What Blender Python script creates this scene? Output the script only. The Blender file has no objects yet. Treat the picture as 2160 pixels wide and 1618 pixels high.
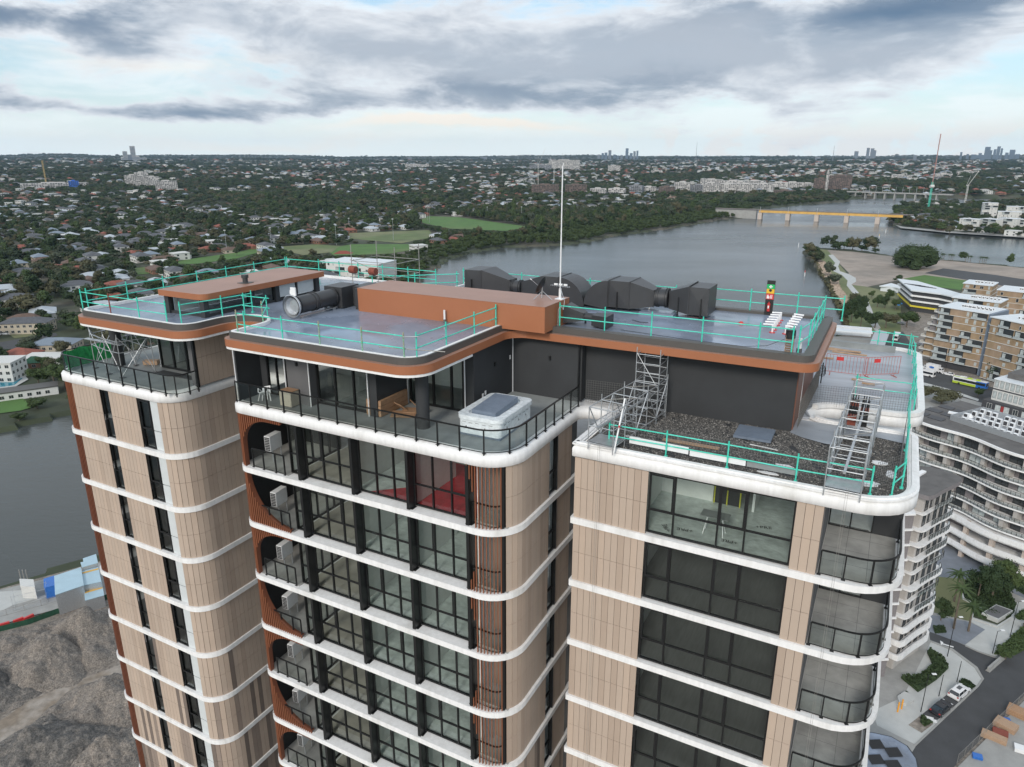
import bpy, math, random
from mathutils import Vector, Matrix, noise
from mathutils.geometry import tessellate_polygon
random.seed(7)
R = math.radians
C = bpy.context.scene.collection
sc = bpy.context.scene

# ---------------------------------------------------------------- camera
CAM_Z = 90.0
cam_d = bpy.data.cameras.new('camera'); cam = bpy.data.objects.new('camera', cam_d); C.objects.link(cam)
cam.location = (0, 0, CAM_Z); cam.rotation_euler = (R(72.5), 0, 0)
cam_d.sensor_width = 36; cam_d.lens = 1510 / 2160 * 36
cam_d.clip_start = 0.5; cam_d.clip_end = 60000
sc.camera = cam
# ---------------------------------------------------------------- light
SUN_EL, SUN_AZ = R(30), R(203)
world = bpy.data.worlds.new('World'); sc.world = world; world.use_nodes = True
wt = world.node_tree; wt.nodes.clear()
def wn(t, **k):
    n = wt.nodes.new(t)
    for a, v in k.items(): setattr(n, a, v)
    return n
def wmath(op, a, b=None, c=None):
    n = wn('ShaderNodeMath', operation=op)
    for i, v in enumerate((a, b, c)):
        if v is None: continue
        if isinstance(v, (int, float)): n.inputs[i].default_value = v
        else: wt.links.new(v, n.inputs[i])
    return n.outputs[0]
def wramp(v, a, b):
    n = wn('ShaderNodeMapRange', interpolation_type='SMOOTHSTEP')
    n.inputs['From Min'].default_value = a; n.inputs['From Max'].default_value = b
    wt.links.new(v, n.inputs['Value']); return n.outputs[0]
def wmix(f, a, b):
    n = wn('ShaderNodeMix', data_type='RGBA')
    for s, v in ((0, f), (6, a), (7, b)):
        if isinstance(v, (int, float)): n.inputs[s].default_value = v
        elif isinstance(v, tuple): n.inputs[s].default_value = (*v, 1)
        else: wt.links.new(v, n.inputs[s])
    return n.outputs[2]
sky = wn('ShaderNodeTexSky'); sky.sky_type = 'NISHITA'; sky.sun_disc = False
sky.sun_elevation = SUN_EL; sky.sun_rotation = SUN_AZ; sky.altitude = 0; sky.air_density = 1.0; sky.dust_density = 1.5
SKY_K = 0.12
tc = wn('ShaderNodeTexCoord'); sep = wn('ShaderNodeSeparateXYZ'); wt.links.new(tc.outputs['Generated'], sep.inputs[0])
X, Y, Zc = sep.outputs[0], sep.outputs[1], sep.outputs[2]
AZ = wmath('MULTIPLY', wmath('ARCTAN2', X, Y), 57.2958)      # degrees right of the view axis
EL = wmath('MULTIPLY', wmath('ARCSINE', Zc), 57.2958)
def wnoise(scale, detail, rough, off=(0, 0, 0), stretch=(1, 1, 1), dist=0.0):
    m = wn('ShaderNodeMapping'); m.inputs['Location'].default_value = off; m.inputs['Scale'].default_value = stretch
    wt.links.new(tc.outputs['Generated'], m.inputs[0])
    n = wn('ShaderNodeTexNoise'); n.inputs['Scale'].default_value = scale; n.inputs['Detail'].default_value = detail
    n.inputs['Roughness'].default_value = rough; n.inputs['Distortion'].default_value = dist
    wt.links.new(m.outputs[0], n.inputs['Vector']); return n.outputs['Fac']
warp = wnoise(2.2, 6, .6, (5, 1, 3), (1, 1, 3.2), .5)
warp2 = wnoise(3.1, 6, .62, (1.7, 8, 2), (1, 1, 3.0), .3)
AZw = wmath('MULTIPLY_ADD', wmath('SUBTRACT', warp, .5), 34, AZ); ELw = wmath('MULTIPLY_ADD', wmath('SUBTRACT', warp2, .5), 6.5, EL)
def blob(a0, e0, sa, se, w, az=None, el=None):               # one cloud bank: direction and angular size in degrees
    u = wmath('POWER', wmath('DIVIDE', wmath('ABSOLUTE', wmath('SUBTRACT', az or AZw, a0)), sa), 2); v = wmath('POWER', wmath('DIVIDE', wmath('ABSOLUTE', wmath('SUBTRACT', el or ELw, e0)), se), 2)
    return wmath('MULTIPLY', wmath('EXPONENT', wmath('MULTIPLY', wmath('ADD', u, v), -1.0)), w)
def wsum(*a):
    r = a[0]
    for q in a[1:]: r = wmath('ADD', r, q)
    return r
banks = wsum(blob(7, 7.4, 24, 2.9, 1.05), blob(26, 9.5, 9, 1.5, 1.0), blob(-33, 8.3, 11, 1.35, 1.05), blob(-24, 3.7, 17, .75, .85), blob(0, 4.6, 15, .9, .6), blob(-14, 9.0, 8, 1.2, .35))
high = wmath('MULTIPLY', wramp(wnoise(1.3, 6, .55, (2, 4, 1)), .42, .58), wramp(EL, 10, 22))
fine = wnoise(7.5, 7, .6, (0, 0, 0), (1, 1, 3.4), .4)
fin2 = wnoise(22, 5, .6, (4, 0, 0), (1, 1, 2.6), .3)
det = wmath('ADD', wmath('MULTIPLY', wmath('SUBTRACT', fine, .5), 1.9), wmath('MULTIPLY', wmath('SUBTRACT', fin2, .5), .45))
field = wsum(banks, high, wmath('MULTIPLY', det, .8))
cover = wramp(field, .10, .50)
thick = wramp(wsum(banks, wmath('MULTIPLY', high, .45), det), .18, 1.0)
dark2 = wmath('MINIMUM', wsum(blob(27, 9.3, 11, 1.5, 1.0), blob(-35, 8.6, 10, 1.0, .9), blob(2, 4.9, 15, 1.0, .6), blob(-26, 3.6, 15, .55, .7)), 1.0)
thick = wmath('MULTIPLY', thick, wmath('MULTIPLY_ADD', dark2, .46, .54))
c_light, c_dark = (.70, .725, .76), (.085, .145, .235)
ccol = wmix(thick, c_light, c_dark)
skyc = wn('ShaderNodeVectorMath', operation='SCALE'); wt.links.new(sky.outputs[0], skyc.inputs[0]); skyc.inputs['Scale'].default_value = SKY_K
pale = wmix(.35, skyc.outputs[0], (.46, .72, .88))
pale = wmix(wmath('MULTIPLY', wramp(wnoise(5, 6, .6, (3, 3, 3), (1, 1, 4.5), .3), .42, .62), .6), pale, (.80, .84, .86))
low = wramp(EL, .0, 5.5)
pale = wmix(low, (.80, .87, .86), pale)
final = wmix(wmath('MULTIPLY', cover, .94), pale, ccol)
warm = wsum(blob(-4, 2.2, 8, .45, 1.3, AZ), blob(-18, 1.0, 12, .5, .4, AZ), blob(-25, 6.4, 8, .5, .35, AZ))
final = wmix(wmath('MINIMUM', warm, .8), final, (.86, .78, .68))
puff = wmath('MULTIPLY', wmath('MULTIPLY', wramp(wnoise(16, 6, .6, (7, 2, 0), (1, 1, 1.6), .2), .47, .56), wmath('SUBTRACT', 1.0, wramp(EL, 1.3, 2.9))), wmath('MULTIPLY_ADD', wramp(AZ, 5, 14), .8, .1))
final = wmix(wmath('MULTIPLY', puff, .55), final, (.84, .76, .70))
bg = wn('ShaderNodeBackground'); wt.links.new(final, bg.inputs[0]); bg.inputs[1].default_value = 1.0
wo = wn('ShaderNodeOutputWorld'); wt.links.new(bg.outputs[0], wo.inputs[0])

sun_d = bpy.data.lights.new('sun', 'SUN'); sun = bpy.data.objects.new('sun', sun_d); C.objects.link(sun)
sun_d.energy = 1.5; sun_d.angle = R(14); sun_d.color = (1.0, .93, .84)
sd = Vector((math.sin(SUN_AZ) * math.cos(SUN_EL), math.cos(SUN_AZ) * math.cos(SUN_EL), math.sin(SUN_EL)))
sun.rotation_euler = sd.to_track_quat('Z', 'Y').to_euler(); sun.location = (0, 0, 300)
sc.view_settings.view_transform = 'Standard'; sc.view_settings.look = 'None'
sc.view_settings.exposure = 0.36; sc.view_settings.gamma = 1; sc.view_settings.use_curve_mapping = False
sc.render.engine = 'CYCLES'; sc.cycles.max_bounces = 5; sc.cycles.transparent_max_bounces = 12; sc.cycles.volume_bounces = 0

# ---------------------------------------------------------------- materials
def mat(name, col, rough=.7, metal=0., var=.12, scale=3., bump=0., bscale=None, col2=None, stretch=None, spec=None, detail=5, c2lo=.45, c2hi=.6):
    m = bpy.data.materials.new(name); m.use_nodes = True; t = m.node_tree; b = t.nodes['Principled BSDF']
    b.inputs['Roughness'].default_value = rough; b.inputs['Metallic'].default_value = metal
    if spec is not None: b.inputs['Specular IOR Level'].default_value = spec
    tc = t.nodes.new('ShaderNodeTexCoord'); mp = t.nodes.new('ShaderNodeMapping'); t.links.new(tc.outputs['Object'], mp.inputs[0])
    if stretch: mp.inputs['Scale'].default_value = stretch
    n = t.nodes.new('ShaderNodeTexNoise'); n.inputs['Scale'].default_value = scale; n.inputs['Detail'].default_value = detail
    n.inputs['Roughness'].default_value = .6
    t.links.new(mp.outputs[0], n.inputs['Vector'])
    mr = t.nodes.new('ShaderNodeMapRange'); mr.inputs[1].default_value = .3; mr.inputs[2].default_value = .7
    mr.inputs[3].default_value = 1 - var; mr.inputs[4].default_value = 1 + var; t.links.new(n.outputs['Fac'], mr.inputs[0])
    base = None
    if col2:
        n2 = t.nodes.new('ShaderNodeTexNoise'); n2.inputs['Scale'].default_value = scale * .23; n2.inputs['Detail'].default_value = 6
        t.links.new(mp.outputs[0], n2.inputs['Vector'])
        r2 = t.nodes.new('ShaderNodeMapRange'); r2.inputs[1].default_value = c2lo; r2.inputs[2].default_value = c2hi; t.links.new(n2.outputs['Fac'], r2.inputs[0])
        mx = t.nodes.new('ShaderNodeMix'); mx.data_type = 'RGBA'; mx.inputs[6].default_value = (*col, 1); mx.inputs[7].default_value = (*col2, 1)
        t.links.new(r2.outputs[0], mx.inputs[0]); base = mx.outputs[2]
    v = t.nodes.new('ShaderNodeVectorMath'); v.operation = 'SCALE'
    if base: t.links.new(base, v.inputs[0])
    else: v.inputs[0].default_value = col
    t.links.new(mr.outputs[0], v.inputs['Scale']); t.links.new(v.outputs[0], b.inputs['Base Color'])
    if bump:
        n3 = t.nodes.new('ShaderNodeTexNoise'); n3.inputs['Scale'].default_value = bscale or scale * 4; n3.inputs['Detail'].default_value = 4
        t.links.new(mp.outputs[0], n3.inputs['Vector'])
        bp = t.nodes.new('ShaderNodeBump'); bp.inputs['Strength'].default_value = min(1, bump); bp.inputs['Distance'].default_value = .05 * max(1, bump)
        t.links.new(n3.outputs['Fac'], bp.inputs['Height']); t.links.new(bp.outputs[0], b.inputs['Normal'])
    m.diffuse_color = (*col, 1)
    return m
def glass_mat(name, tint, refl=1.0, dirt=.0):
    m = bpy.data.materials.new(name); m.use_nodes = True; t = m.node_tree; t.nodes.clear()
    o = t.nodes.new('ShaderNodeOutputMaterial'); mx = t.nodes.new('ShaderNodeMixShader')
    tr = t.nodes.new('ShaderNodeBsdfTransparent'); tr.inputs[0].default_value = (*tint, 1)
    gl = t.nodes.new('ShaderNodeBsdfGlossy'); gl.inputs['Roughness'].default_value = .03; gl.inputs[0].default_value = (.9, .95, .95, 1)
    fr = t.nodes.new('ShaderNodeFresnel'); fr.inputs[0].default_value = 1.5
    ml = t.nodes.new('ShaderNodeMath'); ml.operation = 'MULTIPLY'; ml.use_clamp = True; ml.inputs[1].default_value = 1.9 * refl
    t.links.new(fr.outputs[0], ml.inputs[0]); t.links.new(ml.outputs[0], mx.inputs[0])
    t.links.new(tr.outputs[0], mx.inputs[1]); t.links.new(gl.outputs[0], mx.inputs[2]); t.links.new(mx.outputs[0], o.inputs[0])
    return m
M = {}
M['white'] = mat('white_render', (.80, .80, .80), .6, var=.07, scale=3.2, bump=.12, bscale=9, col2=(.68, .675, .66), c2lo=.55, c2hi=.75, stretch=(1.6, 1.6, .35))
M['beige'] = mat('beige_cladding', (.45, .36, .292), .62, var=.05, scale=.8)
M['beige2'] = mat('beige_cladding_pale', (.475, .375, .30), .58, var=.05, scale=.8)
M['beige3'] = mat('beige_cladding_deep', (.405, .318, .255), .64, var=.05, scale=.8)
M['taupe'] = mat('taupe_cladding', (.17, .135, .115), .6, var=.06, scale=.8)
M['taupe2'] = mat('mid_taupe_cladding', (.27, .215, .18), .6, var=.06, scale=.8)
M['charcoal'] = mat('charcoal_render', (.036, .039, .043), .75, var=.12, scale=.7, bump=.1, bscale=30)
M['grey'] = mat('grey_render', (.12, .12, .125), .75, var=.08, scale=.7)
M['brownfascia'] = mat('copper_brown_paint', (.35, .135, .065), .42, var=.05, scale=.5)
M['brownwall'] = mat('deep_brown_cladding', (.20, .085, .055), .5, var=.06, scale=.5)
M['browntop'] = mat('brown_sheet_roof', (.34, .19, .14), .45, var=.07, scale=.6)
M['darkfascia'] = mat('bronze_grey_flashing', (.085, .08, .075), .5, var=.05, scale=.5)
M['membrane'] = mat('blue_grey_membrane', (.235, .285, .375), .22, var=.12, scale=.8, bump=.10, bscale=2.0, col2=(.165, .19, .235), c2lo=.42, c2hi=.66)
def wet(m, lo, hi, sc):
    t = m.node_tree; n = t.nodes.new('ShaderNodeTexNoise'); n.inputs['Scale'].default_value = sc; n.inputs['Detail'].default_value = 5; c = t.nodes.new('ShaderNodeTexCoord'); t.links.new(c.outputs['Object'], n.inputs['Vector'])
    r = t.nodes.new('ShaderNodeMapRange'); r.inputs[1].default_value = .4; r.inputs[2].default_value = .6; r.inputs[3].default_value = lo; r.inputs[4].default_value = hi; t.links.new(n.outputs['Fac'], r.inputs[0]); t.links.new(r.outputs[0], t.nodes['Principled BSDF'].inputs['Roughness'])
wet(M['membrane'], .09, .42, .35)
M['membraneR'] = mat('pale_grey_membrane', (.36, .39, .43), .33, var=.16, scale=1.1, stretch=(.35, 1.6, 1), bump=.08, bscale=3, col2=(.26, .29, .33))
M['concrete'] = mat('terrace_concrete', (.23, .25, .255), .6, var=.14, scale=1.2, col2=(.30, .32, .32))
M['balcfloor'] = mat('balcony_concrete', (.40, .40, .385), .7, var=.14, scale=1.8, col2=(.30, .30, .29))
M['timber'] = mat('timber_batten', (.25, .088, .042), .5, var=.14, scale=2.2, stretch=(4, 4, .5))
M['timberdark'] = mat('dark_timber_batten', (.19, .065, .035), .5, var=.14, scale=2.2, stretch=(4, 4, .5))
M['black'] = mat('black_aluminium', (.012, .013, .014), .35, var=.1)
M['blackwall'] = mat('black_balcony_wall', (.022, .024, .027), .6, var=.15)
M['glass'] = glass_mat('window_glass', (.90, .955, .94), .75)
M['glassdark'] = glass_mat('tinted_window_glass', (.72, .77, .76), .8)
M['balglass'] = glass_mat('balustrade_glass', (.90, .945, .935), .6)
M['teal'] = mat('teal_powder_coat', (.06, .58, .44), .4, var=.12, scale=6, col2=(.11, .68, .55))
M['galv'] = mat('galvanised_steel', (.50, .52, .54), .38, .65, var=.14, scale=5)
M['steel'] = mat('weathered_steel_tube', (.33, .32, .30), .5, .4, var=.2, scale=8)
M['duct'] = mat('charcoal_duct', (.050, .052, .056), .42, .15, var=.12, scale=.9)
M['gravel'] = mat('dark_roof_gravel', (.10, .098, .094), .9, var=.6, scale=16, bump=1.0, bscale=13, detail=3)
M['plaster'] = mat('white_plasterboard', (.78, .80, .79), .8, var=.05)
M['intfloor'] = mat('plastic_wrapped_floor', (.56, .62, .61), .25, var=.2, scale=2.2, bump=.9, bscale=3)
M['intfloor2'] = mat('bare_interior_floor', (.40, .375, .33), .6, var=.15, scale=1.2)
M['redfloor'] = mat('red_floor_protection', (.46, .035, .05), .45, var=.2, scale=2.5, bump=.4)
M['darkfloor'] = mat('dark_timber_floor', (.24, .245, .245), .4, var=.12, scale=2, stretch=(5, .6, 1))
M['spandrel'] = mat('pale_blind_panel', (.60, .635, .645), .35, var=.04)
M['pvc'] = mat('white_plastic', (.78, .79, .80), .35, var=.04)
M['red'] = mat('red_paint', (.55, .04, .04), .45, var=.12)
M['dirtywhite'] = mat('dirty_white_film', (.72, .77, .80), .22, var=.12, scale=4, bump=1.0, bscale=7)
M['bluegrey'] = mat('blue_grey_cover', (.17, .21, .27), .45, var=.1, scale=3, bump=.4)
M['card'] = mat('brown_cardboard', (.36, .22, .13), .8, var=.14, scale=5)
M['wood'] = mat('raw_timber', (.40, .27, .18), .75, var=.2, scale=3, stretch=(1, 6, 6))
M['rail'] = M['black']

# ---------------------------------------------------------------- mesh helpers
class MB:
    def __init__(s): s.v = []; s.f = []; s.m = []; s.sm = []
    def add(s, vs, fs, mi=0, sm=False):
        o = len(s.v); s.v += [tuple(p) for p in vs]
        for f in fs: s.f.append(tuple(i + o for i in f)); s.m.append(mi); s.sm.append(sm)
        return s
    def box(s, x0, x1, y0, y1, z0, z1, mi=0):
        return s.add([(x0, y0, z0), (x1, y0, z0), (x1, y1, z0), (x0, y1, z0), (x0, y0, z1), (x1, y0, z1), (x1, y1, z1), (x0, y1, z1)],
                     [(0, 3, 2, 1), (4, 5, 6, 7), (0, 1, 5, 4), (1, 2, 6, 5), (2, 3, 7, 6), (3, 0, 4, 7)], mi)
    def obox(s, c, ang, w, d, h, mi=0, tilt=0, roll=0):      # centre of base, length w along ang, depth d, height h
        mt = Matrix.Translation(c) @ Matrix.Rotation(ang, 4, 'Z') @ Matrix.Rotation(tilt, 4, 'Y') @ Matrix.Rotation(roll, 4, 'X')
        vs = [mt @ Vector(p) for p in ((-w/2, -d/2, 0), (w/2, -d/2, 0), (w/2, d/2, 0), (-w/2, d/2, 0), (-w/2, -d/2, h), (w/2, -d/2, h), (w/2, d/2, h), (-w/2, d/2, h))]
        return s.add(vs, [(0, 3, 2, 1), (4, 5, 6, 7), (0, 1, 5, 4), (1, 2, 6, 5), (2, 3, 7, 6), (3, 0, 4, 7)], mi)
    def tube(s, p, q, r, n=6, mi=0, r2=None, cap=True):
        p, q = Vector(p), Vector(q); d = (q - p)
        if d.length < 1e-6: return s
        d.normalize(); u = d.orthogonal().normalized(); w = d.cross(u); r2 = r if r2 is None else r2
        vs = []
        for c, rr in ((p, r), (q, r2)):
            for i in range(n):
                a = 2 * math.pi * i / n; vs.append(c + (u * math.cos(a) + w * math.sin(a)) * rr)
        fs = [(i, (i + 1) % n, n + (i + 1) % n, n + i) for i in range(n)]
        s.add(vs, fs, mi, n > 5)
        if cap: s.add(vs, [tuple(range(n - 1, -1, -1)), tuple(range(n, 2 * n))], mi)
        return s
    def prism(s, poly, z0, z1, mi=0, top=None, bottom=True, side=True):
        n = len(poly); area = sum(poly[i][0] * poly[(i + 1) % n][1] - poly[(i + 1) % n][0] * poly[i][1] for i in range(n))
        if area < 0: poly = poly[::-1]
        vs = [(p[0], p[1], z0) for p in poly] + [(p[0], p[1], z1) for p in poly]
        if side: s.add(vs, [(i, (i + 1) % n, n + (i + 1) % n, n + i) for i in range(n)], mi)
        tri = tessellate_polygon([[Vector((p[0], p[1], 0)) for p in poly]])
        tf = []
        for t in tri:
            a, b, c = (poly[i] for i in t)
            cr = (b[0]-a[0])*(c[1]-a[1]) - (b[1]-a[1])*(c[0]-a[0])
            tf.append(t if cr > 0 else t[::-1])
        s.add([(p[0], p[1], z1) for p in poly], tf, mi if top is None else top)
        if bottom: s.add([(p[0], p[1], z0) for p in poly], [t[::-1] for t in tf], mi)
        return s
    def ring(s, A, B, z0, z1, mi=0, closed=True):             # wall between an outer path A and inner path B
        n = len(A); m = n if closed else n - 1
        vs = [(p[0], p[1], z) for z in (z0, z1) for P_ in (A, B) for p in P_]
        fs = []
        for i in range(m):
            j = (i + 1) % n
            fs += [(i, j, 2*n + j, 2*n + i), (n + j, n + i, 3*n + i, 3*n + j), (2*n + i, 2*n + j, 3*n + j, 3*n + i), (j, i, n + i, n + j)]
        if not closed: fs += [(0, 2*n, 3*n, n), (n-1, 2*n-1, 4*n-1, 3*n-1)]
        return s.add(vs, fs, mi)
    def strip(s, pts, z0, z1, mi=0):
        n = len(pts); vs = [(p[0], p[1], z0) for p in pts] + [(p[0], p[1], z1) for p in pts]
        return s.add(vs, [(i, i + 1, n + i + 1, n + i) for i in range(n - 1)], mi)
    def mesh(s, name, mats, org=(0, 0, 0)):
        me = bpy.data.meshes.new(name)
        me.from_pydata([(x - org[0], y - org[1], z - org[2]) for x, y, z in s.v], [], s.f)
        for m_ in (mats if isinstance(mats, (list, tuple)) else [mats]): me.materials.append(m_)
        me.polygons.foreach_set('material_index', s.m); me.polygons.foreach_set('use_smooth', s.sm)
        me.update(); return me
    def build(s, name, mats, parent=None, org=None):
        o = bpy.data.objects.new(name, s.mesh(name, mats, org if org is not None else (0, 0, 0))); C.objects.link(o)
        if parent is not None: o.parent = parent
        return o
def tag(o, label=None, cat=None, group=None, kind=None):
    if label: o['label'] = label
    if cat: o['category'] = cat
    if group: o['group'] = group
    if kind: o['kind'] = kind
    return o
def empty(name, loc, rz=0, label=None, cat=None, group=None):
    o = bpy.data.objects.new(name, None); C.objects.link(o); o.location = loc; o.rotation_euler = (0, 0, rz)
    o.empty_display_size = .3
    return tag(o, label, cat, group)
def inst(name, me, parent, loc=(0, 0, 0), rz=0, rot=None):
    o = bpy.data.objects.new(name, me); C.objects.link(o); o.parent = parent; o.location = loc
    o.rotation_euler = rot if rot else (0, 0, rz); return o
def copy_tree(o, parent=None):
    c = o.copy(); C.objects.link(c); c.parent = parent
    for ch in o.children: copy_tree(ch, c)
    return c
# a point of the ground (or of the level z) seen at pixel px,py of the 2160 px wide photograph
FP, PT = 1510.0, R(17.5)
def G(px, py, z=0.0):
    u, v = px - 1080, py - 809
    r = (u, FP * math.cos(PT) - v * math.sin(PT), -FP * math.sin(PT) - v * math.cos(PT))
    t = (z - CAM_Z) / r[2]; return (r[0] * t, r[1] * t)
# tower frame: axis a runs along the front, b into the building, turned 28 degrees
TA = R(-28); CA, SA = math.cos(TA), math.sin(TA)
def W(a, b, z): return (a * CA - b * SA, a * SA + b * CA, z)
def tthing(name, a, b, z, label, cat, group=None): return empty(name, W(a, b, z), TA, label, cat, group)
def tsolid(mb, name, mats, a, b, z, label, cat, group=None, kind=None):
    o = mb.build(name, mats, None, (a, b, z)); o.location = W(a, b, z); o.rotation_euler = (0, 0, TA)
    return tag(o, label, cat, group, kind)
def fillet(pts, seg=7):                                        # pts: (x, y, radius)
    out = []; n = len(pts)
    for i in range(n):
        x, y, r = pts[i]; p = Vector((x, y)); a = Vector(pts[i-1][:2]); b = Vector(pts[(i+1) % n][:2])
        if r <= 0.01: out.append((x, y)); continue
        d1, d2 = (a - p), (b - p); l1, l2 = d1.length, d2.length; d1.normalize(); d2.normalize()
        ang = d1.angle(d2); t = min(r / math.tan(ang / 2), l1 * .499, l2 * .499); r = t * math.tan(ang / 2)
        bis = (d1 + d2).normalized(); c = p + bis * (r / math.sin(ang / 2))
        s0 = p + d1 * t - c; s1 = p + d2 * t - c; a0 = math.atan2(s0.y, s0.x); a1 = math.atan2(s1.y, s1.x)
        da = (a1 - a0 + math.pi) % (2 * math.pi) - math.pi
        for k in range(seg + 1):
            q = a0 + da * k / seg; out.append((c.x + r * math.cos(q), c.y + r * math.sin(q)))
    return out
def offset(poly, d, closed=True):                              # d > 0 moves a counter-clockwise outline inwards
    n = len(poly); out = []
    for i in range(n):
        p = Vector(poly[i]); a = Vector(poly[i-1]) if (closed or i > 0) else None; b = Vector(poly[(i+1) % n]) if (closed or i < n-1) else None
        ns = []
        if a is not None and (p - a).length > 1e-6: e = (p - a).normalized(); ns.append(Vector((-e.y, e.x)))
        if b is not None and (b - p).length > 1e-6: e = (b - p).normalized(); ns.append(Vector((-e.y, e.x)))
        if len(ns) == 2: m = (ns[0] + ns[1]).normalized(); k = max(.35, m.dot(ns[0])); out.append(tuple(p + m * d / k))
        else: out.append(tuple(p + ns[0] * d))
    return out
class Path:
    def __init__(s, pts):
        s.p = [Vector(q) for q in pts]; s.s = [0]
        for i in range(1, len(pts)): s.s.append(s.s[-1] + (s.p[i] - s.p[i-1]).length)
        s.L = s.s[-1]
    def at(s, t):
        t = max(0, min(s.L, t)); i = 1
        while i < len(s.s) - 1 and s.s[i] < t: i += 1
        d = s.p[i] - s.p[i-1]; k = (t - s.s[i-1]) / max(1e-9, s.s[i] - s.s[i-1]); q = s.p[i-1] + d * k
        return q.x, q.y, math.atan2(d.y, d.x)
    def near(s, x, y):                                          # arc length of the point nearest to x, y
        best = (1e9, 0)
        for i in range(1, len(s.p)):
            a, b = s.p[i-1], s.p[i]; d = b - a; k = max(0, min(1, (Vector((x, y)) - a).dot(d) / d.length_squared))
            q = a + d * k; e = (q - Vector((x, y))).length
            if e < best[0]: best = (e, s.s[i-1] + d.length * k)
        return best[1]
    def sub(s, a, b, step=.12):
        n = max(1, int((b - a) / step)); return [s.at(a + (b - a) * i / n)[:2] for i in range(n + 1)]
# ================================================================ the apartment tower
FH = 3.04
def zb(k): return CAM_Z - 11.75 - FH * k          # underside of slab band k (0 = terrace slab)
ZT = CAM_Z - 11.2                                   # terrace and gravel roof level
ZR = CAM_Z - 7.7                                    # membrane roof level
NF = 10                                             # storeys built in detail below the terrace
tower = empty('apartment_tower', (0, 0, 0), TA, 'tall beige panelled apartment tower with white curved slab bands and brown edged flat roof', 'apartment building')
ORG = (0, 0, 0)
OUT = fillet([(-40.25, 21.6, 1.0), (-30.5, 21.6, 1.35), (-30.5, 26.6, .2), (-27.5, 26.6, .2), (-27.5, 22.42, .8), (-12.05, 22.42, 1.6),
              (-12.05, 29.7, .9), (-10.62, 29.7, .5), (-10.62, 25.2, .06), (1.92, 25.2, 1.9), (1.92, 33.0, .5), (-2.3, 33.0, 1.0), (-2.3, 35.1, 1.0),
              (2.2, 35.1, 1.3), (2.2, 48.6, 1.6), (-4.5, 48.2, .1), (-4.5, 39.0, .1), (-40.25, 37.6, 1)], 8)
def full(name, poly, z0, z1, m, parent=tower, top=None):
    mb = MB(); mb.prism(poly, z0, z1, 0, top=1 if top else None)
    return mb.build(name, [m, top] if top else m, parent)
# slab bands
for k in range(1, NF + 1):
    o = full('floor_slab', OUT, zb(k), zb(k) + .28, M['white'])
# plain lower storeys down to the ground
mb = MB(); low_in = offset(OUT, .14)
mb.prism(low_in, 0, zb(NF), 0, bottom=False); mb.build('lower_storeys', M['beige'], tower)
mb = MB()
for k in range(NF + 1, 26): mb.prism(OUT, zb(k), zb(k) + .28, 0)
tag(mb.build('lower_slab_bands', M['white'], tower), kind='stuff')
mb = MB()
for k in range(NF, 25):
    for a0, a1, b in ((-36.4, -35.7, 21.6), (-33.4, -31.8, 21.6), (-27, -23.5, 22.42), (-23, -14.2, 22.42), (-7.3, -1.9, 25.2)):
        mb.box(a0, a1, b + .10, b + .2, zb(k + 1) + .35, zb(k) - .06)
tag(mb.build('lower_windows', M['glassdark'], tower), kind='stuff')
# terrace slab with its fat white band: a curved profile stepped back towards the top
mb = MB(); prof = [(0.10, -11.75), (0.0, -11.70), (0.0, -11.36), (0.06, -11.27), (0.20, -11.20), (0.36, -11.17), (.40, -11.17), (.40, -11.24)]
rings = [offset(OUT, d) for d, z in prof]; n = len(OUT); vs = []; fs = []
for (d, z), rg in zip(prof, rings): vs += [(x, y, z + CAM_Z) for x, y in rg]
for j in range(len(prof) - 1):
    for i in range(n): i2 = (i + 1) % n; fs.append((j*n + i, j*n + i2, (j+1)*n + i2, (j+1)*n + i))
mb.add(vs, fs, 0, True); mb.prism(offset(OUT, .1), CAM_Z - 11.75, ZT - .08, 0)
mb.build('terrace_band', M['white'], tower)
# right wing parapet is higher than the terrace kerb
def path_pts(a0, b0, a1, b1, poly=OUT):
    P_ = Path(list(poly) + [poly[0]]); s0, s1 = P_.near(a0, b0), P_.near(a1, b1); return P_.sub(s0, s1)
def inward(pts, d): return offset(pts, d, closed=False)
par = path_pts(-10.62, 29.2, -2.2, 33.02)
mb = MB(); mb.ring(par, inward(par, .34), ZT, CAM_Z - 11.13, 0, closed=False)
mb.ring(inward(par, .09), inward(par, .26), CAM_Z - 11.13, CAM_Z - 11.07, 0, closed=False)
mb.build('white_parapet', M['white'], tower)
par2 = path_pts(-2.28, 34.6, -4.2, 48.3)
mb = MB(); mb.ring(par2, inward(par2, .3), ZT, CAM_Z - 11.02, 0, closed=False); mb.build('white_parapet', M['white'], tower)
# ground cover of the upper levels
full('terrace_floor', fillet([(-39.75, 22.05, .7), (-30.95, 22.05, 1.0), (-30.95, 27, .1), (-30.5, 36.9, 0), (-39.75, 36.9, .6)]), ZT - .1, ZT, M['concrete'])
full('terrace_floor', fillet([(-27.1, 22.85, .4), (-12.5, 22.85, 1.3), (-12.5, 30.2, .6), (-12.6, 31, 0), (-27.1, 31, 0)]), ZT - .1, ZT, M['concrete'])
inR = fillet([(-10.25, 25.55, .05), (1.55, 25.55, 1.6), (1.55, 32.62, .4), (-2.9, 32.62, .0), (-2.9, 31.0, 0), (-10.25, 31.0, 0)])
full('gravel_bed_base', inR, ZT - .1, ZT - .01, M['charcoal'])
memb = fillet([(-2.9, 30.75, 0), (-2.4, 30.4, .2), (-.9, 29.9, .6), (-1.3, 31.1, .5), (.2, 31.9, .5), (1.5, 31.6, .1), (1.5, 32.6, 0), (-2.9, 32.6, 0)])
full('membrane_patch', memb, ZT + .02, ZT + .025, M['membraneR'])
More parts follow.
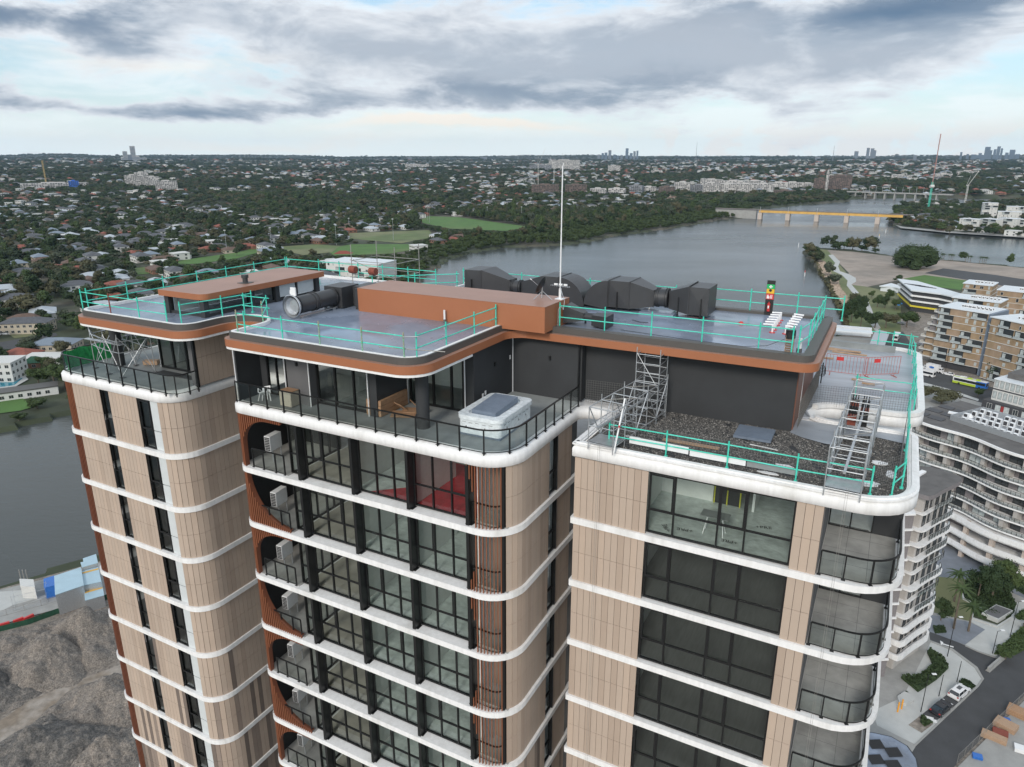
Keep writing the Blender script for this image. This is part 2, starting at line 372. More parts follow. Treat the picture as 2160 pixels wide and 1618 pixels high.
full('far_wing_roof', fillet([(-2.9, 33.02, 0), (-2.3, 33.02, .3), (-2.6, 34.0, .2), (-2.3, 35.4, .3), (1.85, 35.4, .9), (1.85, 48.3, 1.3), (-4.2, 47.9, .1), (-4.2, 39, 0)]), ZT - .05, ZT + .03, M['membraneR'])
# shell behind the cladding, storey by storey
LP = Path(fillet([(-40.15, 36, 0), (-40.15, 21.72, 1.0), (-30.62, 21.72, 1.3), (-30.62, 26.6, 0)], 10))
MP = Path(fillet([(-27.4, 26.6, 0), (-27.4, 22.55, .7), (-12.2, 22.55, 1.5), (-12.2, 29.6, 0)], 10))
RP = Path(fillet([(-10.5, 29.6, 0), (-10.5, 25.33, .02), (1.8, 25.33, 1.8), (1.8, 33.0, 0)], 10))
panels = []      # (x, y, z, ang, w, h, material)
def panel_run(P_, s0, s1, k, wtarget=.29, seed=0, rows=2, stripes=True):
    n = max(1, round((s1 - s0) / wtarget)); w = (s1 - s0) / n; z0, z1 = zb(k + 1) + .285, zb(k) - .005; hh = (z1 - z0) / rows
    rnd = random.Random(seed)
    for i in range(n):
        dens = max(0, min(.62, (k - 4) * .16)) if stripes else 0
        q = rnd.random(); m = 'taupe' if q < dens * .6 else ('taupe2' if q < dens else rnd.choice(('beige', 'beige', 'beige2', 'beige3')))
        for r in range(rows):
            xm, ym, an = P_.at(s0 + w * (i + .5))
            panels.append((xm - math.cos(an) * (w - .014) / 2, ym - math.sin(an) * (w - .014) / 2, z0 + r * hh + (.007 if r else 0), an, w - .014, hh - .009, m))
sL = lambda a, b=21.72: LP.near(a, b)
sM = lambda a, b=22.55: MP.near(a, b)
sR = lambda a, b=25.33: RP.near(a, b)
back = MB()
def backing(P_, s0, s1, k, d=.03):
    back.strip(inward(P_.sub(s0, s1), d), zb(k + 1) + .28, zb(k))
for k in range(NF):
    for s0, s1, sd in ((sL(-38.85), sL(-36.45), 1), (sL(-35.7), sL(-33.41), 2), (sL(-31.79), LP.L, 3)):
        panel_run(LP, s0, s1, k, .285, sd * 31 + k * 1)
        backing(LP, s0, s1, k)
    s_b = sM(-12.62, 22.95)
    panel_run(MP, s_b + .12, MP.near(-12.2, 26.42), k, .29, 77 + k); backing(MP, s_b + .05, MP.near(-12.2, 26.42), k)
    panel_run(MP, MP.near(-12.2, 27.22), MP.near(-12.2, 28.85), k, .29, 99 + k); backing(MP, MP.near(-12.2, 27.22), MP.L, k)
    panel_run(RP, sR(-10.5), sR(-7.36), k, .285, 5 + k, stripes=False); backing(RP, 0, sR(-7.36), k)
    panel_run(RP, sR(-1.87), sR(-.95), k, .31, 6 + k, stripes=False); backing(RP, sR(-1.87), sR(-.95), k)
    panel_run(RP, 0, RP.near(-10.5, 25.36), k, .3, 8 + k, stripes=False)
    panel_run(LP, 0.3, LP.near(-40.15, 23.5), k, .9, 9, rows=1)
    backing(LP, 0, LP.near(-40.15, 23.5), k)
# upper storey (terrace level) side walls of the left wing
zk0, zk1 = ZT + .06, CAM_Z - 8.2
n_ = 11; b0 = 23.35; b1 = 26.6
for i in range(n_):
    for r in range(2):
        h = (zk1 - zk0) / 2; w = (b1 - b0) / n_
        panels.append((-30.5, b0 + w * i, zk0 + r * h + .007 * r, R(90), w - .014, h - .009, 'beige'))
back.box(-30.65, -30.53, b0, b1, zk0, zk1)
o = tag(back.build('cladding_backing', M['black'], tower), kind='stuff')
def pdist(p):
    x, y, z = W(p[0], p[1], p[2]); return x * x + y * y + (z - CAM_Z) ** 2
panels.sort(key=pdist)
vis = [p for p in panels if not (abs(p[3] + R(90)) < .1)]
first = set(id(p) for p in vis[:298])
pm_cache = {}
stuff = MB(); smats = ['beige', 'beige2', 'beige3', 'taupe', 'taupe2']
for p in panels:
    x, y, z, an, w, h, m = p
    if id(p) in first:
        key = (round(w, 3), round(h, 3), m)
        if key not in pm_cache:
            q = MB(); q.box(0, w, -.028, 0, 0, h); pm_cache[key] = q.mesh('cladding_panel', M[m])
        inst('cladding_panel', pm_cache[key], tower, (x, y, z), an)
    else:
        c_, s_ = math.cos(an), math.sin(an); T = lambda u, v: (x + c_ * u - s_ * v, y + s_ * u + c_ * v)
        vs = [(*T(0, -.028), z), (*T(w, -.028), z), (*T(w, 0), z), (*T(0, 0), z), (*T(0, -.028), z + h), (*T(w, -.028), z + h), (*T(w, 0), z + h), (*T(0, 0), z + h)]
        stuff.add(vs, [(0, 1, 5, 4), (1, 2, 6, 5), (3, 0, 4, 7), (4, 5, 6, 7), (0, 3, 2, 1)], smats.index(m))
tag(stuff.build('further_cladding_panels', [M[m] for m in smats], tower), kind='stuff')

# ---- windows: a black frame part with each pane as a sub-part
def window(parent, xs, b, z0, z1, trans, glass='glass', fr=.055, name='window', opens=(), side=None, sill=.0):
    # xs = mullion lines along a (front facing); side: plane at a = b facing +a, xs along b
    mb = MB(); d = .09
    def bx(u0, u1, w0, w1, v0, v1):
        if side is None: mb.box(u0, u1, b + w0, b + w1, v0, v1)
        else: mb.box(b - w1, b - w0, u0, u1, v0, v1)
    fw = fr
    bx(xs[0], xs[-1], -.02, d, z1 - fw * 1.3, z1); bx(xs[0], xs[-1], -.02, d, z0, z0 + fw)
    for i, x in enumerate(xs):
        e = fw if 0 < i < len(xs) - 1 else fw * .9
        x0_ = x - e / 2 if 0 < i < len(xs) - 1 else (x if i == 0 else x - e)
        bx(x0_, x0_ + e, -.025, d, z0 + fw, z1 - fw * 1.3)
    for i in range(len(xs) - 1):
        if trans is not None: bx(xs[i] + fw / 2 + .002, xs[i+1] - fw / 2 - .002, -.015, d - .01, trans - fw / 2, trans + fw / 2)
        if i in opens:
            t = .07
            for (u0, u1, v0, v1) in ((xs[i] + .03, xs[i+1] - .03, trans + .03, trans + .03 + t), (xs[i] + .03, xs[i+1] - .03, z1 - .08 - t, z1 - .08),
                                     (xs[i] + .03, xs[i] + .03 + t, trans + .1, z1 - .15), (xs[i+1] - .03 - t, xs[i+1] - .03, trans + .1, z1 - .15)):
                bx(u0, u1, -.045, -.028, v0, v1)
    wo_ = mb.build(name, M['black'], parent)
    for i in range(len(xs) - 1):
        for (v0, v1) in (((z0 + fw, trans - fw / 2), (trans + fw / 2, z1 - fw * 1.3)) if trans is not None else ((z0 + fw, z1 - fw * 1.3),)):
            q = MB(); u0, u1 = xs[i] + fw / 2, xs[i+1] - fw / 2
            tl = .004 * (((i * 7 + int(v0 * 10)) % 3) - 1)          # panes are never perfectly in one plane
            if side is None: q.add([(u0, b + .04 + tl, v0), (u1, b + .04 - tl, v0), (u1, b + .04 - tl, v1), (u0, b + .04 + tl, v1)], [(0, 1, 2, 3)])
            else: q.add([(b - .04 - tl, u0, v0), (b - .04 + tl, u1, v0), (b - .04 + tl, u1, v1), (b - .04 - tl, u0, v1)], [(0, 1, 2, 3)])
            q.build('pane', M[glass], wo_)
    return wo_
fins = MB(); fins_me = None
GB = 22.92                                            # glass line of the middle wing
FINS = (-23.28, -20.07, -17.03, -14.05)
q = MB(); q.box(-.07, .07, -.44, .06, .02, FH - .33); q.box(-.16, .16, -.34, .0, 0, .02); fin_me = q.mesh('fin', M['black'])
for k in range(NF):
    z0, z1 = zb(k + 1) + .34, zb(k) - .02; tr = z0 + 1.02
    for i in range(3):
        a0, a1 = FINS[i] + .07, FINS[i + 1] - .07; w = (a1 - a0) / 3
        window(tower, [a0, a0 + w * (1.0 + .06 * (i == 0)), a0 + w * 2, a1], GB, z0, z1, tr, opens=((k + i) % 3,) if i != 1 or k else ())
    for a in FINS: inst('fin', fin_me, tower, (a, GB, zb(k + 1) + .285))
    window(tower, [-24.2, FINS[0] - .07], GB, z0, z1, tr)
    # sill upstand under the glazing
    window(tower, [-7.34, -6.3, -4.58, -3.56, -1.88], 25.42, z0, z1, tr, glass='glass' if k == 0 else 'glassdark', opens=(0, 2), fr=.06)
    # narrow windows of the left wing
    window(tower, [-36.43, -35.72], 21.80, z0 - .04, z1, tr, glass='glassdark')
    window(tower, [-33.39, -32.53], 21.80, z0 - .04, z1, tr, glass='glassdark', opens=(0,))
    q = MB(); q.box(-32.50, -31.80, 21.80, 21.86, z0 - .03, tr - .03); q.box(-32.50, -31.80, 21.80, 21.86, tr + .02, z1)
    q.build('blind_panel', M['spandrel'], tower)
    window(tower, [26.46, 27.18], -12.24, z0, z1, tr, glass='glassdark', side=1)
    q = MB(); q.box(-12.21, -12.13, 27.15, 27.22, z0, z1)
    x_, y_, an_ = MP.at(sM(-12.62, 22.95)); q.obox((x_, y_, z0 - .04), an_, .1, .14, z1 - z0 + .06); q.build('black_trim', M['black'], tower)
# ---- interiors
wallI = MB(); 
for k in range(NF):
    zf = zb(k + 1) + .285; zc = zb(k)
    red = k == 0
    def fl(x0, x1, y0, y1, m, nm='room_floor'):
        q = MB(); q.box(x0, x1, y0, y1, zf, zf + .03); q.build(nm, M[m], tower)
    fl(-24.0, -20.6, GB + .12, 29.5, 'intfloor2')
    if red:
        fl(-20.35, -13.95, GB + .12, 29.5, 'intfloor'); q = MB(); q.prism([(-19.6, 23.1), (-14.0, 23.1), (-14.0, 25.2), (-14.9, 27.6), (-18.2, 27.6), (-17.2, 25.2)], zf + .03, zf + .04); q.build('red_floor_sheet', M['redfloor'], tower)
    else: fl(-20.35, -13.95, GB + .12, 29.5, 'intfloor')
    fl(-10.3, -1.02, 25.62, 33, 'intfloor' if k == 0 else 'darkfloor')
    fl(-39, -31.5, 22, 30, 'darkfloor')
    q = MB()
    q.box(-24.0, -13.9, 29.6, 29.7, zf, zc); q.box(-20.6, -20.4, GB + .5, 29.6, zf, zc); q.box(-17.1, -17.0, GB + .14, 26.3, zf, zc)
    q.box(-13.9, -13.8, GB + .14, 29.6, zf, zc); q.box(-22.4, -22.3, 26.4, 29.6, zf, zc); q.box(-31.6, -31.4, 23.4, 30, zf, zc); q.box(-39, -31.6, 27, 27.1, zf, zc)
    q.box(-34.6, -34.5, 22, 27, zf, zc)
    if k == 0: q.box(-10.2, -1, 31.2, 31.3, zf, zc); q.box(-3.9, -3.8, 29.2, 31.2, zf, zc); q.box(-7.9, -5.6, 29.4, 29.5, zf, zc)
    q.box(-8.0, -7.9, 25.7, 31.2, zf, zc)
    q.build('interior_wall', M['plaster'], tower)
    if k: 
        q = MB(); q.box(-7.8, -1.1, 31.2, 31.3, zf, zc); q.box(-1.2, -1.1, 29.7, 31.2, zf, zc); q.build('interior_wall', M['grey'], tower)
# timber-look frames, saw horse and dark tapes left in the top right apartment
zf = zb(1) + .32
mb = MB()
for i in range(3): mb.box(-5.55 + .55 * i, -5.50 + .55 * i, 29.30, 29.36, zf, zf + 2.2)
mb.box(-5.55, -4.4, 29.30, 29.36, zf + 2.2, zf + 2.26)
mb.build('yellow_wall_framing', mat('yellow_tape', (.62, .60, .06), .6), tower)
mb = MB(); mb.box(-5.5, -4.4, 29.37, 29.39, zf, zf + 2.2); mb.build('dark_insulation_board', M['charcoal'], tower)
def text(name, body, size, loc, rot, m, parent):
    cu_ = bpy.data.curves.new(name, 'FONT'); cu_.body = body; cu_.size = size; cu_.extrude = .002
    cu_.align_x = 'CENTER'; cu_.align_y = 'CENTER'; cu_.materials.append(m)
    o = bpy.data.objects.new(name, cu_); me_ = bpy.data.meshes.new_from_object(o); o = bpy.data.objects.new(name, me_); C.objects.link(o); o.parent = parent; o.location = loc; o.rotation_euler = rot; return o
for (a, b, r) in ((-6.7, 26.1, 2.2), (-4.2, 26.2, 3.2), (-3.2, 28.0, .3), (-5.0, 28.2, .2), (-6.0, 26.3, 3.3)):
    text('floor_print', '+PRE', .30, (a, b, zf + .012), (0, 0, r), M['black'], tower)
# saw horse (a thing resting on the floor)
sh = tthing('trestle_table', -4.9, 26.6, zf, 'pale trestle stand inside the top right apartment behind the big window', 'trestle')
q = MB()
for sx in (-.4, .4):
    for sy in (-.25, .25): q.tube((sx, sy, 0), (sx * .7, 0, .8), .025)
q.build('trestle_legs', M['pvc'], sh); q = MB(); q.box(-.55, .55, -.3, .3, .8, .83); q.build('table_top', M['concrete'], sh)

# ---- timber battens of the balconies on the left corner of the middle wing
def clampf(v, a, b): return max(a, min(b, v))
bat = []         # x, y, ang, z0, z1
BP = Path(inward(MP.sub(0, MP.L, .05), -.03))
sA0, sA1 = BP.near(-27.43, 23.5), BP.near(-24.27, 22.52)
nb = int((sA1 - sA0) / .135)
for k in range(NF):
    zf, zc = zb(k + 1) + .285, zb(k) - .005
    for i in range(nb + 1):
        x, y, an = BP.at(sA0 + (sA1 - sA0) * i / nb)
        if x <= -26.80: z0 = zf
        elif k % 2 == 0:
            u = (x + 26.80) / 1.75; z0 = zc - 1.55 + 1.40 * math.sqrt(max(0, 1 - (1 - min(1, u)) ** 2)); z0 = min(z0, zc - .15)
        else: z0 = zf
        z1 = zc
        if k % 2 == 1 and x > -26.80:
            u = (x + 26.80) / 2.55; z1 = zf + .12 + 2.6 * (1 - math.sqrt(max(0, 1 - (1 - min(1, u)) ** 2)))
        bat.append((x, y, an, z0, z1))
    # right hand corner screen
    s0, s1 = BP.near(-13.66, 22.5), BP.near(-12.72, 22.85); n2 = 9
    s1 = BP.near(-12.62, 22.95) - .08; n2 = int((s1 - s0) / .138)
    for i in range(n2 + 1):
        x, y, an = BP.at(s0 + (s1 - s0) * i / n2); bat.append((x, y, an, zf - .05, zc))
    for j, xx in enumerate((-13.79, -13.92, -14.05)):
        x, y, an = BP.at(BP.near(xx, 22.5)); L_ = (1.15, .62, .3)[j]
        if k == 0 or k % 2 == 0: bat.append((x, y, an, zc - L_, zc))
        else: bat.append((x, y, an, zf - .05, zf + L_ * .8)); 
        if k >= 2 and k % 2 == 0: pass
# left corner of the left wing
B2 = Path(inward(LP.sub(0, LP.L, .05), -.02)); s0, s1 = B2.near(-40.13, 22.9), B2.near(-38.9, 21.7)
for k in range(NF):
    for i in range(16):
        x, y, an = B2.at(s0 + (s1 - s0) * i / 15); bat.append((x, y, an, zb(k + 1) + .285, zb(k) - .005))
bat.sort(key=lambda p: pdist((p[0], p[1], (p[3] + p[4]) / 2)))
bstuff = MB(); bm_cache = {}
for i, (x, y, an, z0, z1) in enumerate(bat):
    if i < 298:
        key = (round(z1 - z0, 2), x > -20)
        if key not in bm_cache: q = MB(); w_ = .019 if key[1] else .026; q.box(-w_, w_, -.03, .05, 0, key[0]); bm_cache[key] = q.mesh('batten', M['timber'])
        inst('batten', bm_cache[key], tower, (x, y, z0), an)
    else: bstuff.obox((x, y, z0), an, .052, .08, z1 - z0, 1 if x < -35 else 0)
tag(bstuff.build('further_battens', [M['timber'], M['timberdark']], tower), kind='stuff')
# curved dark reveal behind the arched battens, side wall and back wall of those balconies, battens backing at corner
for k in range(NF):
    zf, zc = zb(k + 1) + .285, zb(k)
    q = MB(); seg = 16; pts = []
    for j in range(seg + 1):
        t = j / seg * math.pi / 2
        if k % 2 == 0: pts.append((-26.80 + 1.75 * (1 - math.cos(t)), zc - 1.55 + 1.40 * math.sin(t)))
        else: pts.append((-26.80 + 2.55 * (1 - math.cos(t)), zf + .12 + 2.6 * (1 - math.sin(t))))
    if k % 2 == 0: pts = [(-26.80, zf)] + pts + [(-24.27, zc - .15)]
    vs = []; fs = []
    for j, (x, z) in enumerate(pts): vs += [(x, 22.50, z), (x, 22.74, z)]
    for j in range(len(pts) - 1): fs.append((2*j, 2*j+1, 2*j+3, 2*j+2))
    q.add(vs, fs); q.build('arch_trim', M['timberdark'], tower)
    q = MB(); q.box(-27.30, -27.2, 22.75, 26.5, zf, zc - .005); q.box(-27.2, -24.3, 26.3, 26.4, zf, zc - .005)
    q.build('balcony_wall', M['blackwall'], tower)
    q = MB(); q.box(-27.25, -24.15, 22.62, 26.4, zf, zf + .02); q.build('balcony_floor', M['balcfloor'], tower)
    window(tower, [22.98, 24.4, 25.6, 26.4], -24.15, zf + .02, zc - .02, None, side=1)
    # split system condenser
    ac = empty('air_conditioner', (0, 0, 0), 0); ac.parent = tower; ac.location = (-26.15, 23.75, zf + .62)
    q = MB(); q.box(-.42, .42, -.17, .17, 0, .78); q.box(-.40, .40, -.175, -.17, .03, .75); q.build('casing', M['pvc'], ac)
    q = MB(); q.add([(.06 + .01 + .27 * math.cos(t), -.18, .42 + .27 * math.sin(t)) for t in [i * math.pi / 9 for i in range(18)]], [tuple(range(18))]); q.build('fan_grille', M['grey'], ac)
    q = MB()
    for j in range(8): q.box(.42, .428, -.15, .15, .03 + j * .09, .10 + j * .09)
    q.build('side_vents', M['black'], ac)
    q = MB()
    for sx in (-.3, .3): q.box(sx - .02, sx + .02, -.2, .2, -.05, 0); q.box(sx - .02, sx + .02, .15, .2, -.6, 0)
    q.build('bracket', M['galv'], ac)
    ac.rotation_euler = (0, 0, R(-84))
    # curved balcony behind the corner screen
    q = MB(); q.box(-14.0, -12.45, GB + .1, 24.4, zf, zf + .02); q.build('balcony_floor', M['balcfloor'], tower)
    q = MB(); q.box(-13.9, -12.3, 24.3, 24.38, zf, zc - .005); q.build('balcony_wall', M['taupe2'], tower)
# ---- glass balustrades
def balustrade(name, pts, z, posts, h=1.02, glassm='balglass', parent=tower, pw=.05, closed_last=True):
    P_ = Path(pts); bo = empty(name, (0, 0, 0)); bo.parent = parent
    q = MB(); q.box(-.025, .025, -.03, .03, -.12, h - .04); q.box(-.07, .07, -.06, .06, 0, .012); pm = q.mesh('post', M['rail'])
    for s in posts: x, y, an = P_.at(s); inst('post', pm, bo, (x, y, z), an)
    fine = P_.sub(posts[0], posts[-1], .15); q = MB(); q.ring(inward(fine, -.03), inward(fine, .03), z + h - .05, z + h, 0, closed=False); q.build('handrail', M['rail'], bo)
    q = MB(); q.ring(inward(fine, -.012), inward(fine, .012), z + .05, z + .075, 0, closed=False); q.build('bottom_rail', M['rail'], bo)
    for i in range(len(posts) - 1):
        g_ = P_.sub(posts[i] + .03, posts[i+1] - .03, .2); q = MB(); q.strip(g_, z + .08, z + h - .05); q.build('glass_panel', M[glassm], bo)
    return bo
def evenly(P_, s0, s1, n): return [s0 + (s1 - s0) * i / n for i in range(n + 1)]
tM = fillet([(-27.15, 23.3, 0), (-27.15, 22.55, .3), (-12.2, 22.55, 1.45), (-12.2, 29.75, 0)], 10); TP = Path(tM)
sa, sb = TP.near(-27.12, 22.58), TP.near(-14.37, 22.55)
posts = evenly(TP, sa, sb, 12); posts += [TP.near(-13.3, 22.7), TP.near(-12.6, 23.3)] + evenly(TP, TP.near(-12.2, 24.2), TP.near(-12.2, 29.6), 6)
balustrade('terrace_balustrade', tM, ZT + .03, posts)
tL = fillet([(-39.9, 36, 0), (-39.9, 21.68, .9), (-30.15, 21.68, 1.0), (-30.15, 23.0, 0)], 10); TP = Path(tL)
posts = evenly(TP, 0.2, TP.near(-39.9, 22.8), 12) + [TP.near(-39.6, 21.9), TP.near(-38.71, 21.68)] + evenly(TP, TP.near(-37.61, 21.68), TP.near(-30.95, 21.75), 6) + [TP.near(-30.45, 21.95), TP.near(-30.16, 22.45), TP.L - .03]
lb = balustrade('terrace_balustrade', tL, ZT + .03, posts)
for k in range(NF):
    zf = zb(k + 1) + .29
    p_ = [(-26.9, 22.62), (-24.3, 22.62)]; balustrade('balcony_balustrade', p_, zf, [.5, 1.2, 2.0, 2.57])
    p_ = fillet([(-13.98, 22.75, 0), (-12.75, 22.75, .45), (-12.4, 24.2, 0)]); P_ = Path(p_); balustrade('balcony_balustrade', p_, zf, [0.03, P_.L * .6, P_.L - .03])
    p_ = fillet([(-.88, 25.42, 0), (1.68, 25.42, 1.65), (1.68, 29.4, 0)], 9); P_ = Path(p_)
    balustrade('balcony_balustrade', p_, zf, [0.04, P_.near(-.02, 25.4), P_.near(.82, 25.6), P_.near(1.36, 26.11), P_.near(1.62, 27.1), P_.L - .05])
    # right corner balcony: tiled floor, back wall with a sliding door, dark end wall
    q = MB(); fp = fillet([(-.9, 25.5, 0), (1.6, 25.5, 1.55), (1.6, 29.6, 0), (-.9, 29.6, 0)]); q.prism(fp, zf - .004, zf + .012)
    q.build('balcony_floor', M['balcfloor'], tower)
    q = MB()
    for aa in (-.1, .7): q.box(aa, aa + .012, 25.7, 29.6, zf + .012, zf + .0135)
    for bb in (26.6, 27.7, 28.8): q.box(-.9, 1.5, bb, bb + .012, zf + .0137, zf + .015)
    q.build('tile_joints', M['grey'], tower)
    q = MB(); q.box(-.99, -.92, 25.45, 29.6, zf, zb(k) - .005); q.build('balcony_wall', M['grey'], tower)
    q = MB(); q.box(.75, 1.72, 29.6, 29.7, zf, zb(k) - .005); q.box(1.62, 1.74, 29.7, 33.0, zf, zb(k) - .005); q.build('balcony_wall', M['charcoal'], tower)
    window(tower, [-.9, -.08, .75], 29.6, zf + .02, zb(k) - .1, None, name='sliding_door')
# ---- penthouse level
ZS = CAM_Z - 8.2
def wall(m, *boxes, nm='penthouse_wall'):
    q = MB()
    for b_ in boxes: q.box(*b_, ZT, ZS)
    return q.build(nm, M[m], tower)
wall('charcoal', (-27.05, -26.95, 22.75, 24.3), (-26.95, -26.55, 24.2, 24.3))
wall('grey', (-24.75, -23.35, 23.75, 24.3))
wall('charcoal', (-20.05, -19.62, 24.0, 26.35), (-16.50, -16.05, 26.5, 30.25))
wall('charcoal', (-16.05, -12.5, 30.25, 30.4), (-12.46, -2.9, 30.92, 31.1)); wall('charcoal', (-12.5, -12.40, 30.40, 30.92))
wall('brownwall', (-2.96, -2.86, 31.1, 38.4))
wall('plaster', (-26.9, -16.6, 29.4, 29.5), (-22.9, -22.8, 25, 29.4))
wall('plaster', (-36.0, -31.4, 29.4, 29.5), (-35.6, -35.5, 24.9, 33))
window(tower, [-26.5, -25.9, -25.3, -24.8], 24.2, ZT + .03, ZS - .02, None, name='sliding_door')
window(tower, [-23.3, -22.2, -21.1, -20.08], 24.2, ZT + .03, ZS - .02, None, name='sliding_door', fr=.09)
window(tower, [-19.55, -18.9, -18.2, -17.2, -16.52], 26.4, ZT + .03, ZS - .02, None, name='sliding_door', fr=.09)
window(tower, [-35.4, -34.3, -33.2, -31.6], 24.8, ZT + .03, ZS - .02, None, name='sliding_door', fr=.10)
wall('grey', (-31.6, -30.6, 24.0, 24.9), (-31.0, -30.6, 23.3, 24.0)); wall('black', (-30.60, -30.47, 23.20, 23.33), nm='black_trim')
q = MB()
for (x, y) in ((-26.93, 22.62), (-24.8, 23.68), (-23.3, 23.68), (-20.05, 23.92), (-16.0, 30.18), (-16.48, 26.42), (-19.6, 26.3)):
    q = MB(); q.box(x - .02, x + .02, y - .02, y + .02, ZT, ZS - .02); q.build('sealant_trim', M['pvc'], tower)
q = MB()
q.box(-2.87, -2.83, 33.0, 33.04, ZT, ZS)
for (x, y) in ((-2.5, 30.93),): pass
q.build('sealant_trim', M['pvc'], tower)
q = MB(); q.box(-12.53, -12.47, 30.2, 30.24, ZT, ZS); q.build('black_trim', M['black'], tower)
for (a, b) in ((-17.1, 23.95), (-37.9, 24.0)):
    q = MB(); q.tube((a, b, ZT), (a, b, ZS), .29, 24); q.build('column', M['charcoal'], tower)
def tplate(pts, nm, m, parent=tower):
    for (x0, x1, y0, y1, z0, z1) in pts:
        q = MB(); q.box(x0, x1, y0, y1, z0, z1); q.build(nm, M[m], parent)
tplate([(-16.04, -16.02, 27.2, 27.32, ZT + .55, ZT + .75), (-16.04, -16.02, 27.45, 27.57, ZT + .62, ZT + .82), (-16.04, -16.02, 29.9, 30.0, ZT + 1.75, ZT + 1.95)], 'power_outlet', 'pvc')
tplate([(-19.61, -19.59, 24.5, 24.75, ZT + .5, ZT + .6)], 'power_outlet', 'pvc')
tplate([(-16.04, -15.96, 28.35, 28.45, ZT + 1.8, ZT + 1.98), (-14.05, -13.95, 30.17, 30.25, ZT + 1.9, ZT + 2.1), (-24.1, -24.0, 23.67, 23.75, ZT + 1.9, ZT + 2.08)], 'wall_light', 'black')
# ---- roof plate with brown fascia
RO = fillet([(-37.75, 21.6, 1.1), (-28.85, 21.6, 1.15), (-28.85, 24.9, 1.1), (-26.75, 24.9, .98), (-26.75, 21.78, .6), (-15.75, 21.78, 1.25), (-15.75, 29.65, .9),
             (-2.08, 29.65, .75), (-2.08, 38.7, .5), (-24, 38.7, .1), (-24, 37.1, .1), (-37.75, 37.1, 1)], 10)
q = MB(); q.prism(RO, CAM_Z - 8.2, CAM_Z - 7.85, 0, top=1); q.build('roof_fascia', [M['brownfascia'], M['browntop']], tower)
q = MB(); q.prism(offset(RO, .16), CAM_Z - 8.24, CAM_Z - 8.2, 0); q.build('soffit', M['grey'], tower)
SP = Path(offset(RO, .03) + [offset(RO, .03)[0]]); sl = SP.sub(0, SP.near(-15.72, 26.0)); q = MB(); q.ring(sl, inward(sl, .12), CAM_Z - 8.32, CAM_Z - 8.2, 0, closed=False)
sl = SP.sub(SP.near(-37.75, 36), SP.L); q.ring(sl, inward(sl, .12), CAM_Z - 8.32, CAM_Z - 8.2, 0, closed=False); q.build('white_soffit_edge', M['white'], tower)
q = MB(); RA = offset(RO, .22); q.ring(RA, offset(RO, .30), CAM_Z - 7.85, CAM_Z - 7.56); q.build('bronze_upstand', M['darkfascia'], tower)
PA = Path(RA + [RA[0]]); sm = PA.near(-13.9, 29.87); se = PA.near(-24, 38.5)
lipL = PA.sub(0, sm) 
q = MB(); q.ring(inward(lipL, .083), inward(lipL, .24), CAM_Z - 7.72, CAM_Z - 7.545, 0, closed=False)
lb2 = PA.sub(se, PA.L); q.ring(inward(lb2, .083), inward(lb2, .24), CAM_Z - 7.72, CAM_Z - 7.545, 0, closed=False)
q.build('white_kerb', M['white'], tower)
lipR = PA.sub(sm, se); q = MB(); q.ring(inward(lipR, .083), inward(lipR, .42), CAM_Z - 7.72, CAM_Z - 7.56, 0, closed=False)
q.build('bronze_parapet', M['darkfascia'], tower)
full('roof_membrane', offset(RO, .28), CAM_Z - 7.84, ZR, M['membrane'])
# orange brown plant enclosure
q = MB(); z1 = CAM_Z - 6.47; A0, A1, B0, B1 = -24.55, -13.72, 28.98, 31.75
q.box(A0, A1, B0, B1, ZR, z1 - .01); q.box(A0 - .012, A1 + .012, B0 - .012, B1 + .012, z1 - .01, z1, 1)
q.build('plant_enclosure', [M['brownfascia'], M['browntop']], tower)
q = MB(); q.box(A0 - .45, A0, B0 + .3, B1 - .3, ZR, z1 - .12); q.build('enclosure_end', M['charcoal'], tower)
# clerestory box of the left wing
q = MB(); ro = fillet([(-33.35, 23.75, .1), (-29.95, 23.75, .45), (-29.95, 32.5, .1), (-33.35, 32.5, .1)], 6)
z1 = CAM_Z - 6.46; q.prism(ro, z1 - .30, z1, 0, top=1); q.build('clerestory_roof', [M['brownfascia'], M['browntop']], tower)
q = MB()
for (x, y) in ((-33.0, 24.1), (-30.35, 24.1), (-30.35, 27.1), (-30.35, 28.9), (-30.35, 32.1), (-33.0, 32.1)): q.box(x - .15, x + .15, y - .15, y + .15, ZR, z1 - .3)
q.box(-32.85, -30.5, 24.05, 24.15, ZR, ZR + .13); q.box(-30.40, -30.30, 24.25, 31.95, ZR, ZR + .13); q.box(-32.85, -30.5, 24.05, 24.15, z1 - .38, z1 - .3); q.box(-30.40, -30.30, 24.25, 31.95, z1 - .38, z1 - .3)
q.box(-30.40, -30.32, 30.45, 30.55, ZR + .13, z1 - .38)
q.build('clerestory_posts', M['charcoal'], tower)
q = MB(); q.box(-32.9, -32.85, 24.3, 32, ZR + .02, z1 - .4); q.box(-32.8, -30.5, 30.2, 30.25, ZR + .02, z1 - .4); q.build('clerestory_inner_wall', M['plaster'], tower)
def tglass(nm, quad, m='glass'): q = MB(); q.add(quad, [(0, 1, 2, 3)]); return q.build(nm, M[m], tower)
za_, zb_ = ZR + .13, z1 - .38
tglass('clerestory_pane', [(-32.85, 24.1, za_), (-30.5, 24.1, za_), (-30.5, 24.1, zb_), (-32.85, 24.1, zb_)])
for (y0, y1, m) in ((24.25, 26.95, 'glass'), (27.25, 28.75, 'glass')):
    tglass('clerestory_pane', [(-30.35, y0, za_), (-30.35, y1, za_), (-30.35, y1, zb_), (-30.35, y0, zb_)], m)
for (y0, y1) in ((29.05, 30.45), (30.55, 31.95)):
    q = MB(); q.box(-30.38, -30.34, y0 + .06, y1 - .06, za_ + .06, zb_ - .02); q.build('clerestory_pane', M['spandrel'], tower, )
